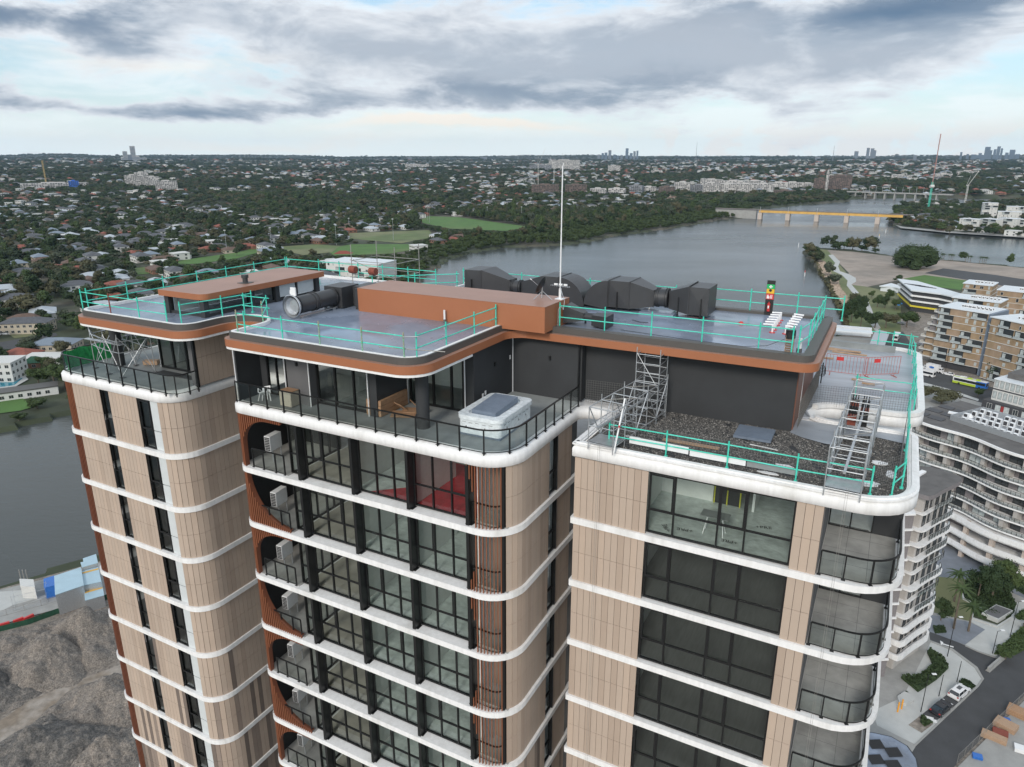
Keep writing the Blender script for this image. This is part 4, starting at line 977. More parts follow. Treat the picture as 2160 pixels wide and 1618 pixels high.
def elbow(par_, a0, dirn, top, r, nm='elbow'):
    s = MB(); n_ = 12; o_ = [(a0, top)]; pts = [(a0 + dirn * r * math.sin(i / n_ * math.pi / 2), top - r * (1 - math.cos(i / n_ * math.pi / 2))) for i in range(n_ + 1)]
    poly = pts + [(a0 + dirn * .25, ZR + .02), (a0, ZR + .15)]
    n = len(poly); vs = [(x, Y0, z) for x, z in poly] + [(x, Y1, z) for x, z in poly]
    f1_ = tuple(range(n)); f2_ = tuple(range(2 * n - 1, n - 1, -1)); s.add(vs, [f1_, f2_] + [(i, n + i, n + (i + 1) % n, (i + 1) % n) for i in range(n)]); return s.build(nm, M['duct'], par_)
elbow(d1, -15.98, 1, zt, 1.48)
d2 = tthing('exhaust_duct', 0, 0, 0, 'charcoal exhaust duct on the right roof with curved elbow, drum and square outlet', 'duct', 'charcoal exhaust ducts on the roof')
elbow(d2, -13.15, -1, zt + .02, 1.35)
s = MB(); loft(s, [(-13.13, zlo, zt + .05, 0), (-11.95, zlo, zt + .05, 0)], Y0, Y1); seam(s, -13.1, zlo, zt + .05, Y0, Y1); seam(s, -11.95, zlo, zt + .05, Y0, Y1); pyr(s, -13.1, -11.97, zlo, zt + .03, Y0 - .002); s.build('duct_box', M['duct'], d2)
s = MB(); loft(s, [(-11.93, zlo, zt + .05, 0), (-10.75, ZR + .3, ZR + 1.15, .4)], Y0, Y1); seam(s, -10.75, ZR + .3, ZR + 1.15, Y0 + .4, Y1 - .4); s.build('reducer', M['duct'], d2)
drum(d2, -10.68, -10.02, ZR + .78, .46)
s = MB(); loft(s, [(-9.95, ZR + .3, ZR + 1.2, .35), (-8.85, zlo, zt + .08, 0)], Y0, Y1); seam(s, -8.85, zlo, zt + .08, Y0, Y1); s.build('expander', M['duct'], d2)
s = MB(); loft(s, [(-8.83, zlo, zt + .05, 0), (-7.85, zlo, zt + .05, 0)], Y0, Y1); pyr(s, -8.83, -7.87, zlo, zt + .02, Y0 - .002); s.build('square_outlet', M['duct'], d2)
for d_, xs_s in ((d1, (-21.5, -17.2, -15.9)), (d2, (-12.6, -9.35, -8.2))):
    for x in xs_s:
        s = MB(); s.box(x - .03, x + .03, Y0 - .1, Y0 - .04, ZR, ZR + 1.0); s.box(x - .06, x + .06, Y0 - .14, Y0, ZR, ZR + .04); s.build('leg', M['black'], d_)
lay('duct_plinth', -10.4, 35.7, ZR, 0, 1.8, 1.0, .12, 'membrane', 'low membrane covered plinth under the drum of the right duct', 'plinth')
# small duct coming out of the enclosure on the right
d3 = tthing('supply_duct', 0, 0, 0, 'small charcoal duct coming out of the right end of the orange brown enclosure', 'duct')
s = MB(); loft(s, [(-13.7, ZR + .1, ZR + .95, 0), (-12.75, ZR + .25, ZR + .62, .25)], 31.0, 32.0); s.build('reducer', M['duct'], d3)
s = MB(); s.tube((-12.75, 31.5, ZR + .42), (-12.3, 31.5, ZR + .42), .2, 16); s.build('fan_drum', M['duct'], d3)
s = MB(); loft(s, [(-12.3, ZR + .1, ZR + .6, .15), (-11.5, ZR + .02, ZR + .6, 0)], 31.0, 32.0); s.build('square_outlet', M['duct'], d3)
# bell mouth fan at the left of the enclosure
ft = tthing('bellmouth_fan', -26.25, 26.0, ZR, 'black cylinder fan with a silver bell mouth on the middle roof', 'fan')
zf_ = .62; s = MB(); s.tube((0, .2, zf_), (0, 2.9, zf_), .44, 28)
for y in (.25, 1.3, 1.55, 2.85): s.tube((0, y - .02, zf_), (0, y + .02, zf_), .48, 28)
s.build('fan_drum', M['duct'], ft)
s = MB(); n_ = 28
rings_ = [(-.10, .56), (-.06, .60), (.0, .58), (.12, .47), (.2, .42)]
vs = [(r_ * math.cos(2 * math.pi * i / n_), y, zf_ + r_ * math.sin(2 * math.pi * i / n_)) for y, r_ in rings_ for i in range(n_)]
s.add(vs, [(j * n_ + i, j * n_ + (i + 1) % n_, (j + 1) * n_ + (i + 1) % n_, (j + 1) * n_ + i) for j in range(len(rings_) - 1) for i in range(n_)], 0, True); s.build('bell_mouth', M['galv'], ft)
s = MB(); vs = [(.30 * math.cos(2 * math.pi * i / n_), .14, zf_ + .30 * math.sin(2 * math.pi * i / n_)) for i in range(n_)] + [(.43 * math.cos(2 * math.pi * i / n_), -.02, zf_ + .43 * math.sin(2 * math.pi * i / n_)) for i in range(n_)]
s.add(vs, [tuple(range(n_))] + [(i, (i + 1) % n_, n_ + (i + 1) % n_, n_ + i) for i in range(n_)]); s.build('fan_mesh', M['galv'], ft)
s = MB(); s.box(-.05, .28, .0, .06, zf_ + .55, zf_ + .95); s.box(-.1, -.05, .0, .06, zf_ + .6, zf_ + .8); s.build('white_tag', M['pvc'], ft)
s = MB(); loft(s, [(-.6, .05, 1.15, 0), (.6, .05, 1.15, 0)], 3.0, 4.4); s.build('duct_box', M['duct'], ft)
s = MB(); loft(s, [(.6, .05, 1.1, 0), (1.35, .05, 1.1, 0)], 3.9, 5.3); s.build('duct_tail', M['duct'], ft)
for x in (-.3, .3): s = MB(); s.tube((x, .1, .1), (x, 2.9, .1), .03, 5); s.box(x - .06, x + .06, .2, .32, 0, .08); s.box(x - .06, x + .06, 2.6, 2.72, 0, .08); s.build('skid', M['galv'], ft)
# roof vent cowl on the clerestory
t = tthing('roof_cowl', -30.85, 27.3, CAM_Z - 6.46, 'small dark roof cowl on the brown clerestory roof', 'roof vent')
s = MB(); s.tube((0, 0, 0), (0, 0, .28), .14, 14); s.build('stack', M['duct'], t); s = MB(); s.tube((0, 0, .28), (0, 0, .45), .19, 14); s.build('cap', M['duct'], t); s = MB(); s.box(-.3, .3, -.3, .3, 0, .03); s.build('flashing', M['darkfascia'], t)
# mast and dish on the enclosure
t = tthing('antenna_mast', -13.95, 31.15, CAM_Z - 6.47, 'tall thin white antenna mast on the end of the orange brown enclosure', 'antenna')
s = MB(); s.tube((0, 0, 0), (0, 0, 2.9), .035, 8); s.tube((0, 0, 2.9), (0, 0, 6.1), .03, 8); s.build('pole', M['pvc'], t)
s = MB(); s.tube((0, 0, 0), (0, 0, .5), .07, 8); s.box(-.2, .2, -.2, .2, 0, .02); s.build('base', M['pvc'], t)
s = MB(); s.tube((-.55, .1, .62), (.55, -.1, .62), .012, 5); [s.tube((-.5 + .12 * i, .1 - .022 * i - .16, .62), (-.5 + .12 * i, .1 - .022 * i + .16, .62), .009, 4) for i in range(9)]; s.build('yagi', M['galv'], t)
s = MB()
for i in range(3): s.box(-.3 + .25 * i, -.12 + .25 * i, -.06, .0, .66, .74)
s.tube((0, 0, 6.1), (.06, 0, 6.25), .02, 5); s.build('fittings', M['pvc'], t)
t = tthing('satellite_dish', -14.9, 31.0, CAM_Z - 6.47, 'dark mesh satellite dish tilted up on the orange brown enclosure', 'satellite dish')
s = MB(); n_ = 24; vs = []; 
nrm = Vector((-.86, -.1, .42)).normalized(); uu = nrm.orthogonal().normalized(); ww = nrm.cross(uu); cc_ = Vector((-.02, 0, .62))
for r_, dp in ((.02, -.14), (.2, -.12), (.35, -.07), (.46, 0)):
    for i in range(n_): a_ = 2 * math.pi * i / n_; vs.append(cc_ + nrm * dp + (uu * math.cos(a_) + ww * math.sin(a_)) * r_)
s.add(vs, [(j * n_ + i, j * n_ + (i + 1) % n_, (j + 1) * n_ + (i + 1) % n_, (j + 1) * n_ + i) for j in range(3) for i in range(n_)], 0, True); s.build('reflector', M['black'], t)
s = MB(); s.tube(cc_ - nrm * .1, (.05, 0, .2), .03, 6); s.tube((.05, 0, .2), (.05, 0, 0), .03, 6); s.tube((.05, 0, .35), (.75, -.3, 0), .018, 5); s.tube((.05, 0, .3), (-.1, -.6, 0), .018, 5); s.build('tripod', M['galv'], t)
s = MB(); s.tube(cc_ - nrm * .02 - ww * .3, cc_ + nrm * .55, .012, 5); s.tube(cc_ + nrm * .5, cc_ + nrm * .6, .03, 6); s.build('feed_arm', M['galv'], t)
t = tthing('conduit', -13.6, 30.2, ZR, 'thin bent conduit rising along the right end of the orange brown enclosure', 'conduit')
s = MB(); pts_ = [(0, 0, 0), (0, 0, .9), (.06, .05, 1.05), (.15, .1, 1.02), (.2, .12, .9), (.22, .2, 1.3), (-.2, .6, 1.9)]
for p, q_ in zip(pts_, pts_[1:]): s.tube(p, q_, .014, 5)
s.build('pipe', M['galv'], t)
# pipes, gooseneck vents and small items on the right roof
def vent_pipe(a, b, h, label, r=.05, m='pvc'):
    t = tthing('vent_pipe', a, b, ZR, label, 'pipe'); s = MB(); s.tube((0, 0, .15), (0, 0, h), r, 10); s.build('pipe', M[m], t); s = MB(); s.tube((0, 0, 0), (0, 0, .16), r * 1.25, 10); s.build('collar', M['grey'], t)
vent_pipe(-19.05, 28.8, .62, 'white vent pipe standing in front of the orange brown enclosure')
vent_pipe(-2.98, 31.0, .58, 'white vent pipe by the front right corner of the right roof', .09)
vent_pipe(-11.0, 36.0, .5, 'small white capped pipe beside the drum of the right duct', .05)
vent_pipe(-12.9, 31.9, .55, 'small white pipe behind the little supply duct', .04)
def goose(a, b, s_, label, n_extra=0):
    t = tthing('gooseneck_vent', a, b, ZR, label, 'vent pipe', 'white gooseneck vents on the right roof')
    s = MB(); s.tube((0, 0, .02), (0, 0, .36), .045, 8); s.build('riser', M['pvc'], t)
    s = MB(); s.tube((-.04 * s_, 0, .38), (.42 * s_, 0, .36), .045, 8); s.build('outlet', M['pvc'], t)
    s = MB(); s.tube((0, 0, 0), (0, 0, .03), .14, 12); s.build('flange', M['red'], t)
for i in range(6):
    goose(-4.53 - .012 * i, 34.1 + .58 * i, -1, f"{['nearest', 'second', 'third', 'fourth', 'fifth', 'farthest'][i]} white gooseneck vent of the left row with red flanges")
    goose(-3.95 - .0 * i, 34.1 + .58 * i, 1, f"{['nearest', 'second', 'third', 'fourth', 'fifth', 'farthest'][i]} white gooseneck vent of the right row with red flanges")
t = tthing('anchor_cap', -6.16, 35.3, ZR, 'small red dome cap on the right roof with a cord running to the vents', 'anchor cap'); s = MB()
s.tube((0, 0, 0), (0, 0, .12), .17, 12, r2=.06); s.build('dome', M['red'], t); s = MB(); s.tube((-3.0, .4, .03), (0, 0, .05), .008, 4); s.tube((0, 0, .05), (1.4, -.1, .03), .008, 4); s.build('cord', M['rust'], t)
# fire point sign
M['emgreen'] = mat('safety_green', (.01, .42, .12), .5, var=.02); M['emyellow'] = mat('safety_yellow', (.75, .45, .03), .5, var=.02)
t = tthing('fire_point_sign', -5.35, 38.05, ZR, 'tall black fire point board with green first aid and red extinguisher signs', 'sign board')
s = MB(); s.box(-.2, .2, -.02, .02, 0, 1.78); s.build('board', M['darkplastic'], t)
s = MB(); s.box(-.19, .19, -.03, -.022, 1.36, 1.58); s.build('green_sign', M['emgreen'], t)
s = MB(); s.box(-.03, .03, -.036, -.031, 1.39, 1.55); s.box(-.08, .08, -.036, -.031, 1.44, 1.50); s.build('white_cross', M['pvc'], t)
s = MB(); s.box(-.19, .19, -.03, -.022, 1.12, 1.35); s.build('yellow_sign', M['emyellow'], t)
s = MB(); s.tube((0, -.03, 1.28), (0, -.045, 1.28), .07, 10); s.build('alarm_bell', M['darkplastic'], t)
s = MB(); s.box(-.19, .19, -.03, -.022, .82, 1.11); s.build('red_sign', M['red'], t)
s = MB(); s.box(-.15, -.02, -.036, -.031, .86, .98); s.box(.02, .05, -.036, -.031, .86, 1.05); s.box(.08, .11, -.036, -.031, .86, 1.05); s.box(-.15, -.06, -.036, -.031, 1.0, 1.04); s.build('white_symbols', M['pvc'], t)
s = MB(); s.tube((0, -.1, .22), (0, -.1, .62), .075, 12); s.tube((0, -.1, .62), (0, -.1, .70), .03, 8); s.build('extinguisher', M['red'], t)
s = MB(); s.box(-.035, .035, -.185, -.178, .38, .52); s.build('extinguisher_label', M['pvc'], t)
t = tthing('electrical_tower', -3.35, 30.75, ZR, 'small brown cage stand with a black bag behind the corner of the right roof guardrail', 'cable stand')
s = MB()
for x in (-.15, .15):
    for y in (-.12, .12): s.tube((x, y, 0), (x, y, .75), .012, 4)
for z in range(7): s.box(-.16, .16, -.13, .13, .05 + z * .1, .065 + z * .1)
s.build('cage', M['wood'], t); s = MB(); s.tube((0, 0, .62), (0, 0, .95), .2, 10); s.build('black_bag', M['darkplastic'], t)
s = MB(); pts_ = [(-.1, 0, .6), (-.9, .1, .15), (-1.8, 0, .03), (-4.5, .1, .03), (-7.5, .5, .03)]
for p, q_ in zip(pts_, pts_[1:]): s.tube(p, q_, .012, 4)
s.build('cable', M['darkplastic'], t)
t = tthing('roof_cable', -11.1, 33.6, ZR + .02, 'short black cable lying on the right roof', 'cable'); s = MB(); s.tube((0, 0, 0), (.5, -.3, 0), .015, 4); s.tube((.5, -.3, 0), (.9, -.25, 0), .015, 4); s.build('cable', M['darkplastic'], t)
# scaffold frame with red drums at the back of the left roof
t = tthing('roof_scaffold', -28.6, 33.4, ZR, 'grey scaffold frame on the far part of the left roof', 'scaffold')
stower(t, 3.2, 2.4, 1.9, 3, True, 'steel', .9)
for (a, b, l_) in ((-28.4, 33.25, 'left red drum on the grey scaffold frame at the back of the roof'), (-26.9, 33.25, 'right red drum on the grey scaffold frame at the back of the roof')):
    s = MB(); s.tube((-.22, 0, 0), (.22, 0, 0), .22, 12); o = s.build('red_drum', M['rust']); o.location = W(a, b, ZR + 1.35); o.rotation_euler = (0, 0, TA); tag(o, l_, 'drum')
# ---- middle terrace: spa, chair, boxes
t = tthing('spa_bath', -14.4, 25.6, ZT, 'square spa bath wrapped in white film with a blue grey cover on top', 'spa bath'); t.rotation_euler = (0, 0, TA)
t.rotation_euler = (0, 0, TA + .02)
# rounded-square shell, centre of footprint
def rsq(w, d, r, seg=6): return fillet([(-w/2, -d/2, r), (w/2, -d/2, r), (w/2, d/2, r), (-w/2, d/2, r)], seg)
s = MB(); s.box(-1.0, 1.0, -1.5, 1.5, .0, .10); s.build('pallet', M['bluegrey'], t)
s = MB(); s.prism(rsq(2.0, 3.1, .22), .10, .74); s.build('wrapped_cabinet', M['dirtywhite'], t)
s = MB(); A_ = rsq(2.16, 3.26, .35); B_ = rsq(1.5, 2.55, .3); s.ring(A_, B_, .74, .92); s.prism(rsq(1.5, 2.55, .3), .72, .82); s.build('wrapped_rim', M['dirtywhite'], t)
s = MB(); s.obox((0, -.05, .82), 0.0, 1.15, 2.1, .26, 0, 0, .05); s.build('cover', M['bluegrey'], t)
for i, (x, y) in enumerate(((-.6, -1.556), (.3, -1.556))):
    s = MB(); s.add([(x - .06, y, .36), (x + .06, y, .36), (x, y, .48)], [(0, 1, 2)]); s.build('printed_triangle', M['grey'], t)
for (y,) in ((-.9,), (.2,), (.9,)):
    s = MB(); s.add([(1.006, y - .06, .36), (1.006, y + .06, .36), (1.006, y, .48)], [(0, 1, 2)]); s.build('printed_triangle', M['grey'], t)
s = MB()
for i in range(5): s.box(-.8 + .32 * i, -.62 + .32 * i, -1.557, -1.552, .6 - .02 * (i % 2), .615 - .02 * (i % 2))
for i in range(7): s.box(1.002, 1.007, -1.2 + .36 * i, -1.0 + .36 * i, .58, .595)
s.build('printed_lines', M['grey'], t)
t = tthing('plastic_chair', -25.75, 23.15, ZT + .03, 'white plastic chair tipped against the glass balustrade of the middle terrace', 'chair'); t.rotation_euler = (R(-38), R(-10), TA + .5)
s = MB(); s.box(-.22, .22, -.2, .2, .42, .45); s.build('seat', M['pvc'], t)
s = MB(); s.box(-.2, -.1, .2, .24, .45, .88); s.box(.1, .2, .2, .24, .45, .88); s.box(-.1, .1, .2, .24, .78, .88); s.box(-.1, .1, .2, .24, .45, .55); s.build('backrest', M['pvc'], t)
for x in (-.2, .2):
    for y in (-.18, .18): s = MB(); s.tube((x * .85, y * .85, .43), (x * 1.15, y * 1.2, 0), .022, 6); s.build('leg', M['pvc'], t)
for x in (-.24, .24): s = MB(); s.box(x - .025, x + .025, -.2, .22, .64, .665); s.box(x - .02, x + .02, -.2, -.16, .45, .64); s.build('armrest', M['pvc'], t)
t = tthing('carton', -24.3, 23.35, ZT + .03, 'pale closed carton standing behind the balustrade next to the grey wall', 'box')
s = MB(); s.box(-.42, .3, -.22, .3, 0, .72); s.build('body', mat('pale_cardboard', (.46, .42, .34), .8, var=.08), t); s = MB(); s.box(-.44, .32, -.24, .32, .72, .745); s.build('lid', M['card'], t)
t = tthing('carton_stack', -19.9, 25.1, ZT + .03, 'long brown cardboard boxes stacked against the dark wall on the middle terrace', 'boxes')
for i in range(3): s = MB(); s.box(-.4, .42, -1.05 + .01 * i, 1.0, .25 * i, .25 * i + .235); s.build('carton', M['card'], t)
s = MB(); s.box(-.2, .0, -1.06, -1.055, .05, .7); s.build('packing_tape', M['wood'], t)
for i, (a, b, an, tl, w, d, l_) in enumerate(((-18.75, 24.75, .5, .03, 1.1, .8, 'flattened brown carton lying flat on the terrace floor'), (-18.5, 25.3, .2, -.06, 1.2, .7, 'second flattened carton lying behind the first'),
                                           (-19.1, 25.2, 1.2, .75, .8, .6, 'open carton flap leaning up against the stacked boxes'), (-18.7, 25.7, .9, .8, .7, .6, 'cardboard sheet leaning towards the dark sliding door'))):
    lay('cardboard_sheet', a, b, ZT + .06 + .04 * i, an, w, d, .035, 'card', l_, 'cardboard', 'loose cardboard on the middle terrace', tilt=tl)
# ---- left terrace: scaffold frames, ladder, green mesh
t = tthing('terrace_scaffold', -37.6, 22.35, ZT + .03, 'galvanised scaffold frames with diagonal braces on the left terrace corner', 'scaffold')
def lt(p, q_, m='galv', r=.022, nm='tube'): s = MB(); s.tube(p, q_, r, 6); s.build(nm, M[m], t)
ups = [(-.9, .6), (.9, .2), (2.2, .1), (2.8, 1.6), (.6, 2.0), (-1.0, 2.2)]
for x, y in ups: lt((x, y, 0), (x, y, 2.35), nm='upright'); s = MB(); s.box(x - .12, x + .12, y - .12, y + .12, 0, .03); s.build('base_plate', M['grey'], t)
for z in (1.35, 1.95): 
    for i in range(len(ups)): lt((*ups[i], z), (*ups[(i + 1) % 6], z), nm='ledger')
for a_, b_ in ((0, 1), (1, 2), (3, 2), (4, 5), (3, 4), (5, 0)): lt((*ups[a_], .1), (*ups[b_], 2.2), nm='brace'); lt((*ups[b_], .1), (*ups[a_], 2.2), nm='brace')
s = MB(); s.box(-.9, 2.2, .25, .48, 1.72, 1.76); s.build('deck_board', M['galv'], t)
t = tthing('green_debris_net', -39.85, 22.2, ZT + .05, 'green debris net wrapped round the corner of the left terrace balustrade', 'debris net')
PN = Path([(0.15, 3.2), (.15, .7), (.3, -.1), (.7, -.3)]); n_ = 22; s = MB(); vs = []
for i in range(n_ + 1):
    x, y, an = PN.at(PN.L * i / n_); w_ = .04 * math.sin(i * 1.7)
    vs += [(x + w_, y + w_, 0), (x - w_, y + w_, .5), (x + w_, y, 1.0 + .05 * math.sin(i))]
s.add(vs, [f for i in range(n_) for f in ((3*i, 3*i+3, 3*i+4, 3*i+1), (3*i+1, 3*i+4, 3*i+5, 3*i+2))]); s.build('net', M['greenmesh'], t)
t = tthing('stepladder', -35.9, 25.9, ZT + .03, 'small aluminium step stool beside the sliding door of the left terrace', 'step stool')
for x in (0, .45):
    s = MB(); s.tube((x, 0, 0), (x, .2, .95), .018, 5); s.tube((x, .5, 0), (x, .2, .95), .018, 5); s.build('side_frame', M['galv'], t)
s = MB(); s.box(0, .45, .1, .3, .93, .96); s.build('platform', M['galv'], t)
lay('door_track', -33.0, 24.1, ZT + .03, 0, 3.2, .45, .05, 'charcoal', 'dark door track section lying in front of the left terrace sliding door', 'door track')
lay('timber_offcuts', -36.4, 24.9, ZT + .03, .5, .8, .35, .25, 'wood', 'small heap of timber offcuts near the column of the left terrace', 'offcuts')
# abseil ropes hanging down the right wing
for i, (a, l_) in enumerate(((-9.35, 'pair of thin hanging ropes below the left truss'), (-.35, 'pair of thin hanging ropes below the right truss'))):
    t = tthing('hanging_ropes', a, 24.85, ZT + .5, l_, 'rope', 'ropes hanging in front of the right wing')
    for dx_ in (0, .07): s = MB(); s.tube((dx_, 0, 0), (dx_, 0, -24), .006, 4); s.build('rope', M['steel'], t)

rnd = random.Random(44)
for i, (a, b, w, d) in enumerate(((-3.6, 26.6, .5, .25), (-2.6, 26.9, .55, .2), (-8.6, 27.0, .5, .22), (.2, 26.7, .8, .4), (.6, 28.9, .5, .3), (-3.0, 25.95, .6, .15), (-.6, 26.2, .45, .2), (1.0, 27.9, .35, .5))):
    q = MB(); pts = [(w * math.cos(t) * rnd.uniform(.45, .75), d * math.sin(t) * rnd.uniform(.45, .8)) for t in [k * math.pi / 6 for k in range(12)]]
    q.prism(pts, 0, .035); o = q.build('membrane_scrap', M['pvc']); o.location = W(a, b, ZT + .03); o.rotation_euler = (0, 0, TA); tag(o, ['white scrap on the gravel in front of the blue grey sheet', 'white scrap on the gravel left of the right truss', 'white scrap on the gravel beside the left truss', 'large white scrap between the feet of the right truss', 'white scrap on the gravel right of the right truss', 'white strip on the gravel by the front boards', 'white scrap under the right truss', 'white scrap near the rounded corner of the gravel roof'][i], 'scrap', 'white scraps on the gravel')
# ================================================================ right bank: ground, buildings
Zs = [0.06]
def sh(name, pts, m, px=True, z=None, **k):
    Zs[0] += .006
    return sheet(name, pts, z if z is not None else Zs[0], M[m], px=px, **k)
sh('sandy_ground', [(1745, 527), (1800, 531), (1900, 543), (2000, 550), (2230, 572), (2230, 640), (2000, 600), (1900, 590), (1830, 605), (1790, 600), (1790, 575), (1760, 545)], 'sand')
sh('rough_grass', [(1714, 524), (1745, 527), (1760, 545), (1785, 575), (1790, 600), (1830, 605), (1900, 620), (1900, 700), (1830, 700), (1790, 700), (1782, 660), (1765, 612), (1735, 572), (1714, 536)], 'grassdry')
sh('footpath', [(1747, 538), (1757, 537), (1772, 552), (1768, 562), (1772, 572), (1790, 578), (1805, 586), (1806, 594), (1796, 600), (1812, 618), (1800, 620), (1786, 602), (1788, 592), (1776, 580), (1758, 572), (1756, 560), (1762, 555)], 'paving')
sh('footpath', [(1824, 634), (1830, 632), (1840, 655), (1845, 672), (1858, 692), (1846, 698), (1834, 680), (1830, 660)], 'paving')
sh('school_field', [(1905, 588), (1950, 580), (2042, 592), (2026, 612), (1960, 603)], 'grass')
sh('asphalt_yard', [(1950, 576), (1990, 566), (2100, 580), (2230, 600), (2230, 625), (2100, 600)], 'asphalt')
sh('road', [(1880, 700), (1905, 700), (1945, 760), (1950, 775), (2085, 812), (2110, 850), (2080, 852), (1940, 812), (1850, 770), (1700, 720), (1700, 700), (1850, 735)], 'asphalt')
sh('road', [(1938, 775), (2085, 815), (2230, 850), (2230, 885), (2080, 848), (1938, 808)], 'asphalt')
sh('quay_apron', [(1690, 705), (1800, 712), (1860, 715), (1850, 735), (1790, 740), (1700, 735)], 'midpave')
sh('car_park', [(1938, 815), (2080, 852), (2030, 905), (1925, 880)], 'midpave')
sh('retaining_walk', [(1938, 804), (2000, 820), (2065, 842), (2063, 846), (2000, 826), (1938, 810)], 'paving')
sh('lane_paving', [(1930, 830), (2090, 860), (2230, 900), (2230, 1400), (1800, 1700), (1750, 1600), (1880, 1300)], 'midpave')
sh('road', [(1890, 1640), (1932, 1574), (2065, 1448), (2076, 1432), (2062, 1407), (2010, 1368), (1962, 1350), (1958, 1322), (2010, 1350), (2060, 1372), (2102, 1387), (2180, 1362), (2260, 1345), (2260, 1400), (2160, 1468), (2012, 1618), (1990, 1660)], 'asphalt')
sh('road', [(1950, 1110), (1985, 1122), (2160, 1200), (2260, 1245), (2260, 1268), (2160, 1222), (1985, 1142), (1950, 1128)], 'asphalt')
sh('pavement', [(1905, 1470), (1964, 1353), (2010, 1371), (2058, 1409), (2071, 1432), (2061, 1446), (1930, 1570), (1850, 1530), (1840, 1500)], 'paving')
sh('pavement', [(1930, 1085), (1990, 1098), (2165, 1180), (2260, 1222), (2260, 1242), (2160, 1198), (1985, 1119), (1930, 1102)], 'paving')
sh('blue_paving', [(1950, 1130), (1985, 1146), (2160, 1226), (2180, 1270), (2085, 1228), (2050, 1222), (1975, 1216), (1950, 1200)], 'bluepave')
sh('lawn', [(1975, 1216), (2050, 1223), (2024, 1246), (2030, 1262), (2068, 1280), (2066, 1287), (2050, 1290), (2045, 1310), (1970, 1292)], 'grassdry')
sh('blue_paving', [(1960, 1296), (2045, 1312), (2078, 1328), (2035, 1360), (1960, 1332)], 'bluepave')
sh('plaza', [(2078, 1328), (2045, 1310), (2047, 1300), (2105, 1322), (2140, 1300), (2146, 1270), (2200, 1262), (2200, 1330), (2100, 1385), (2062, 1372), (2036, 1360)], 'paving')
sh('soil_bed', [(2050, 1222), (2088, 1230), (2125, 1245), (2144, 1278), (2138, 1300), (2105, 1318), (2048, 1300), (2050, 1292), (2068, 1287), (2030, 1262), (2026, 1246)], 'ground')
def kerb(pts, h=.45, w=.35, m='paving', nm='planter_wall', label='low pale planter wall', cat='wall'):
    P_ = [G(a, b, h) for a, b in pts]; q = MB(); q.ring(P_, offset(P_, w, False), 0, h, 0, closed=False); return tag(q.build(nm, M[m]), label, cat)
kerb([(2050, 1223), (2026, 1246), (2031, 1262), (2067, 1279), (2066, 1287), (2050, 1291), (2048, 1303), (2105, 1322), (2137, 1302), (2146, 1278), (2127, 1245), (2110, 1228)], .5, label='curving pale wall round the planted bed in the park')
q = MB(); a_, b_ = G(2070, 1298, .5), G(2105, 1312, .5); c_, d_ = G(2136, 1293, .5), G(2100, 1280, .5)
q.prism([a_, b_, c_, d_], 0, 1.1); tg = empty('ventilation_grille', (0, 0, 0), 0, 'square grey grille with pale rim in the planted bed', 'grille'); q.build('rim', M['paving'], tg)
q = MB(); mx_ = ((a_[0] + c_[0]) / 2, (a_[1] + c_[1]) / 2); q.prism([(mx_[0] + (p[0] - mx_[0]) * .88, mx_[1] + (p[1] - mx_[1]) * .88) for p in (a_, b_, c_, d_)], 1.1, 1.14); q.build('grating', M['grey'], tg)
sh('dark_soil_bed', [(1916, 1529), (1942, 1509), (1969, 1527), (1944, 1546)], 'siteground')
sh('parking_bay', [(1946, 1506), (2018, 1449), (2044, 1464), (1972, 1523)], 'asphalt')
for (x, y) in ((1948, 1508), (1954, 1513), (1960, 1518)): sh('bay_marking', [(x, y), (x + 22, y + 6), (x + 21, y + 9), (x - 1, y + 3)], 'paint')
sh('lane_arrow', [(1983, 1351), (1990, 1355), (1989, 1357), (2012, 1364), (2011, 1366), (1987, 1359), (1985, 1361)], 'paint')
sh('site_compound', [(2260, 1410), (2160, 1478), (2020, 1618), (2000, 1700), (2400, 1700)], 'midpave')
kerb([(1932, 1573), (2000, 1508), (2065, 1447), (2075, 1432), (2060, 1408), (2010, 1370), (1964, 1352)], .26, .3, 'midpave', 'kerb', 'pale kerb curving round the pavement corner', 'kerb')
kerb([(2036, 1362), (2062, 1374), (2102, 1388), (2160, 1368), (2230, 1350)], .26, .3, 'midpave', 'kerb', 'kerb along the plaza side of the main road', 'kerb')
# ---- hedges and clump vegetation helpers come with the trees; buildings first
M['tan'] = mat('tan_brick_cladding', (.30, .215, .13), .8, var=.2, scale=.35, col2=(.33, .24, .17))
M['palewall'] = mat('pale_painted_wall', (.60, .60, .58), .7, var=.06)
M['darkwall'] = mat('dark_shopfront', (.05, .05, .055), .5)
M['win_pale'] = mat('curtained_window', (.42, .46, .46), .12, var=.35, scale=.8, spec=.8)
M['win_dark'] = mat('dark_far_window', (.03, .036, .04), .10, spec=.9)
M['rooflight'] = mat('light_metal_roof', (.66, .70, .73), .45, var=.06, scale=.3)
M['roofgrey'] = mat('grey_gravel_roof', (.12, .115, .112), .9, var=.2, scale=.5, bump=.5)
M['railgrey'] = mat('frosted_balcony_front', (.36, .40, .41), .3)
M['piers'] = mat('pale_pink_piers', (.50, .43, .38), .7)
M['purplegrey'] = mat('warm_grey_render', (.20, .185, .19), .7)
M['stonewall'] = mat('limestone_panel', (.44, .42, .40), .7, var=.06)
M['redwall'] = mat('red_panel', (.30, .03, .03), .5)
M['yellow'] = mat('yellow_panel', (.70, .58, .05), .5)
M['bridgeyellow'] = mat('yellow_bridge_paint', (.62, .37, .09), .6, var=.15, scale=.2)
M['bluetarp'] = mat('blue_canopy', (.03, .22, .6), .6)
wmesh = {}
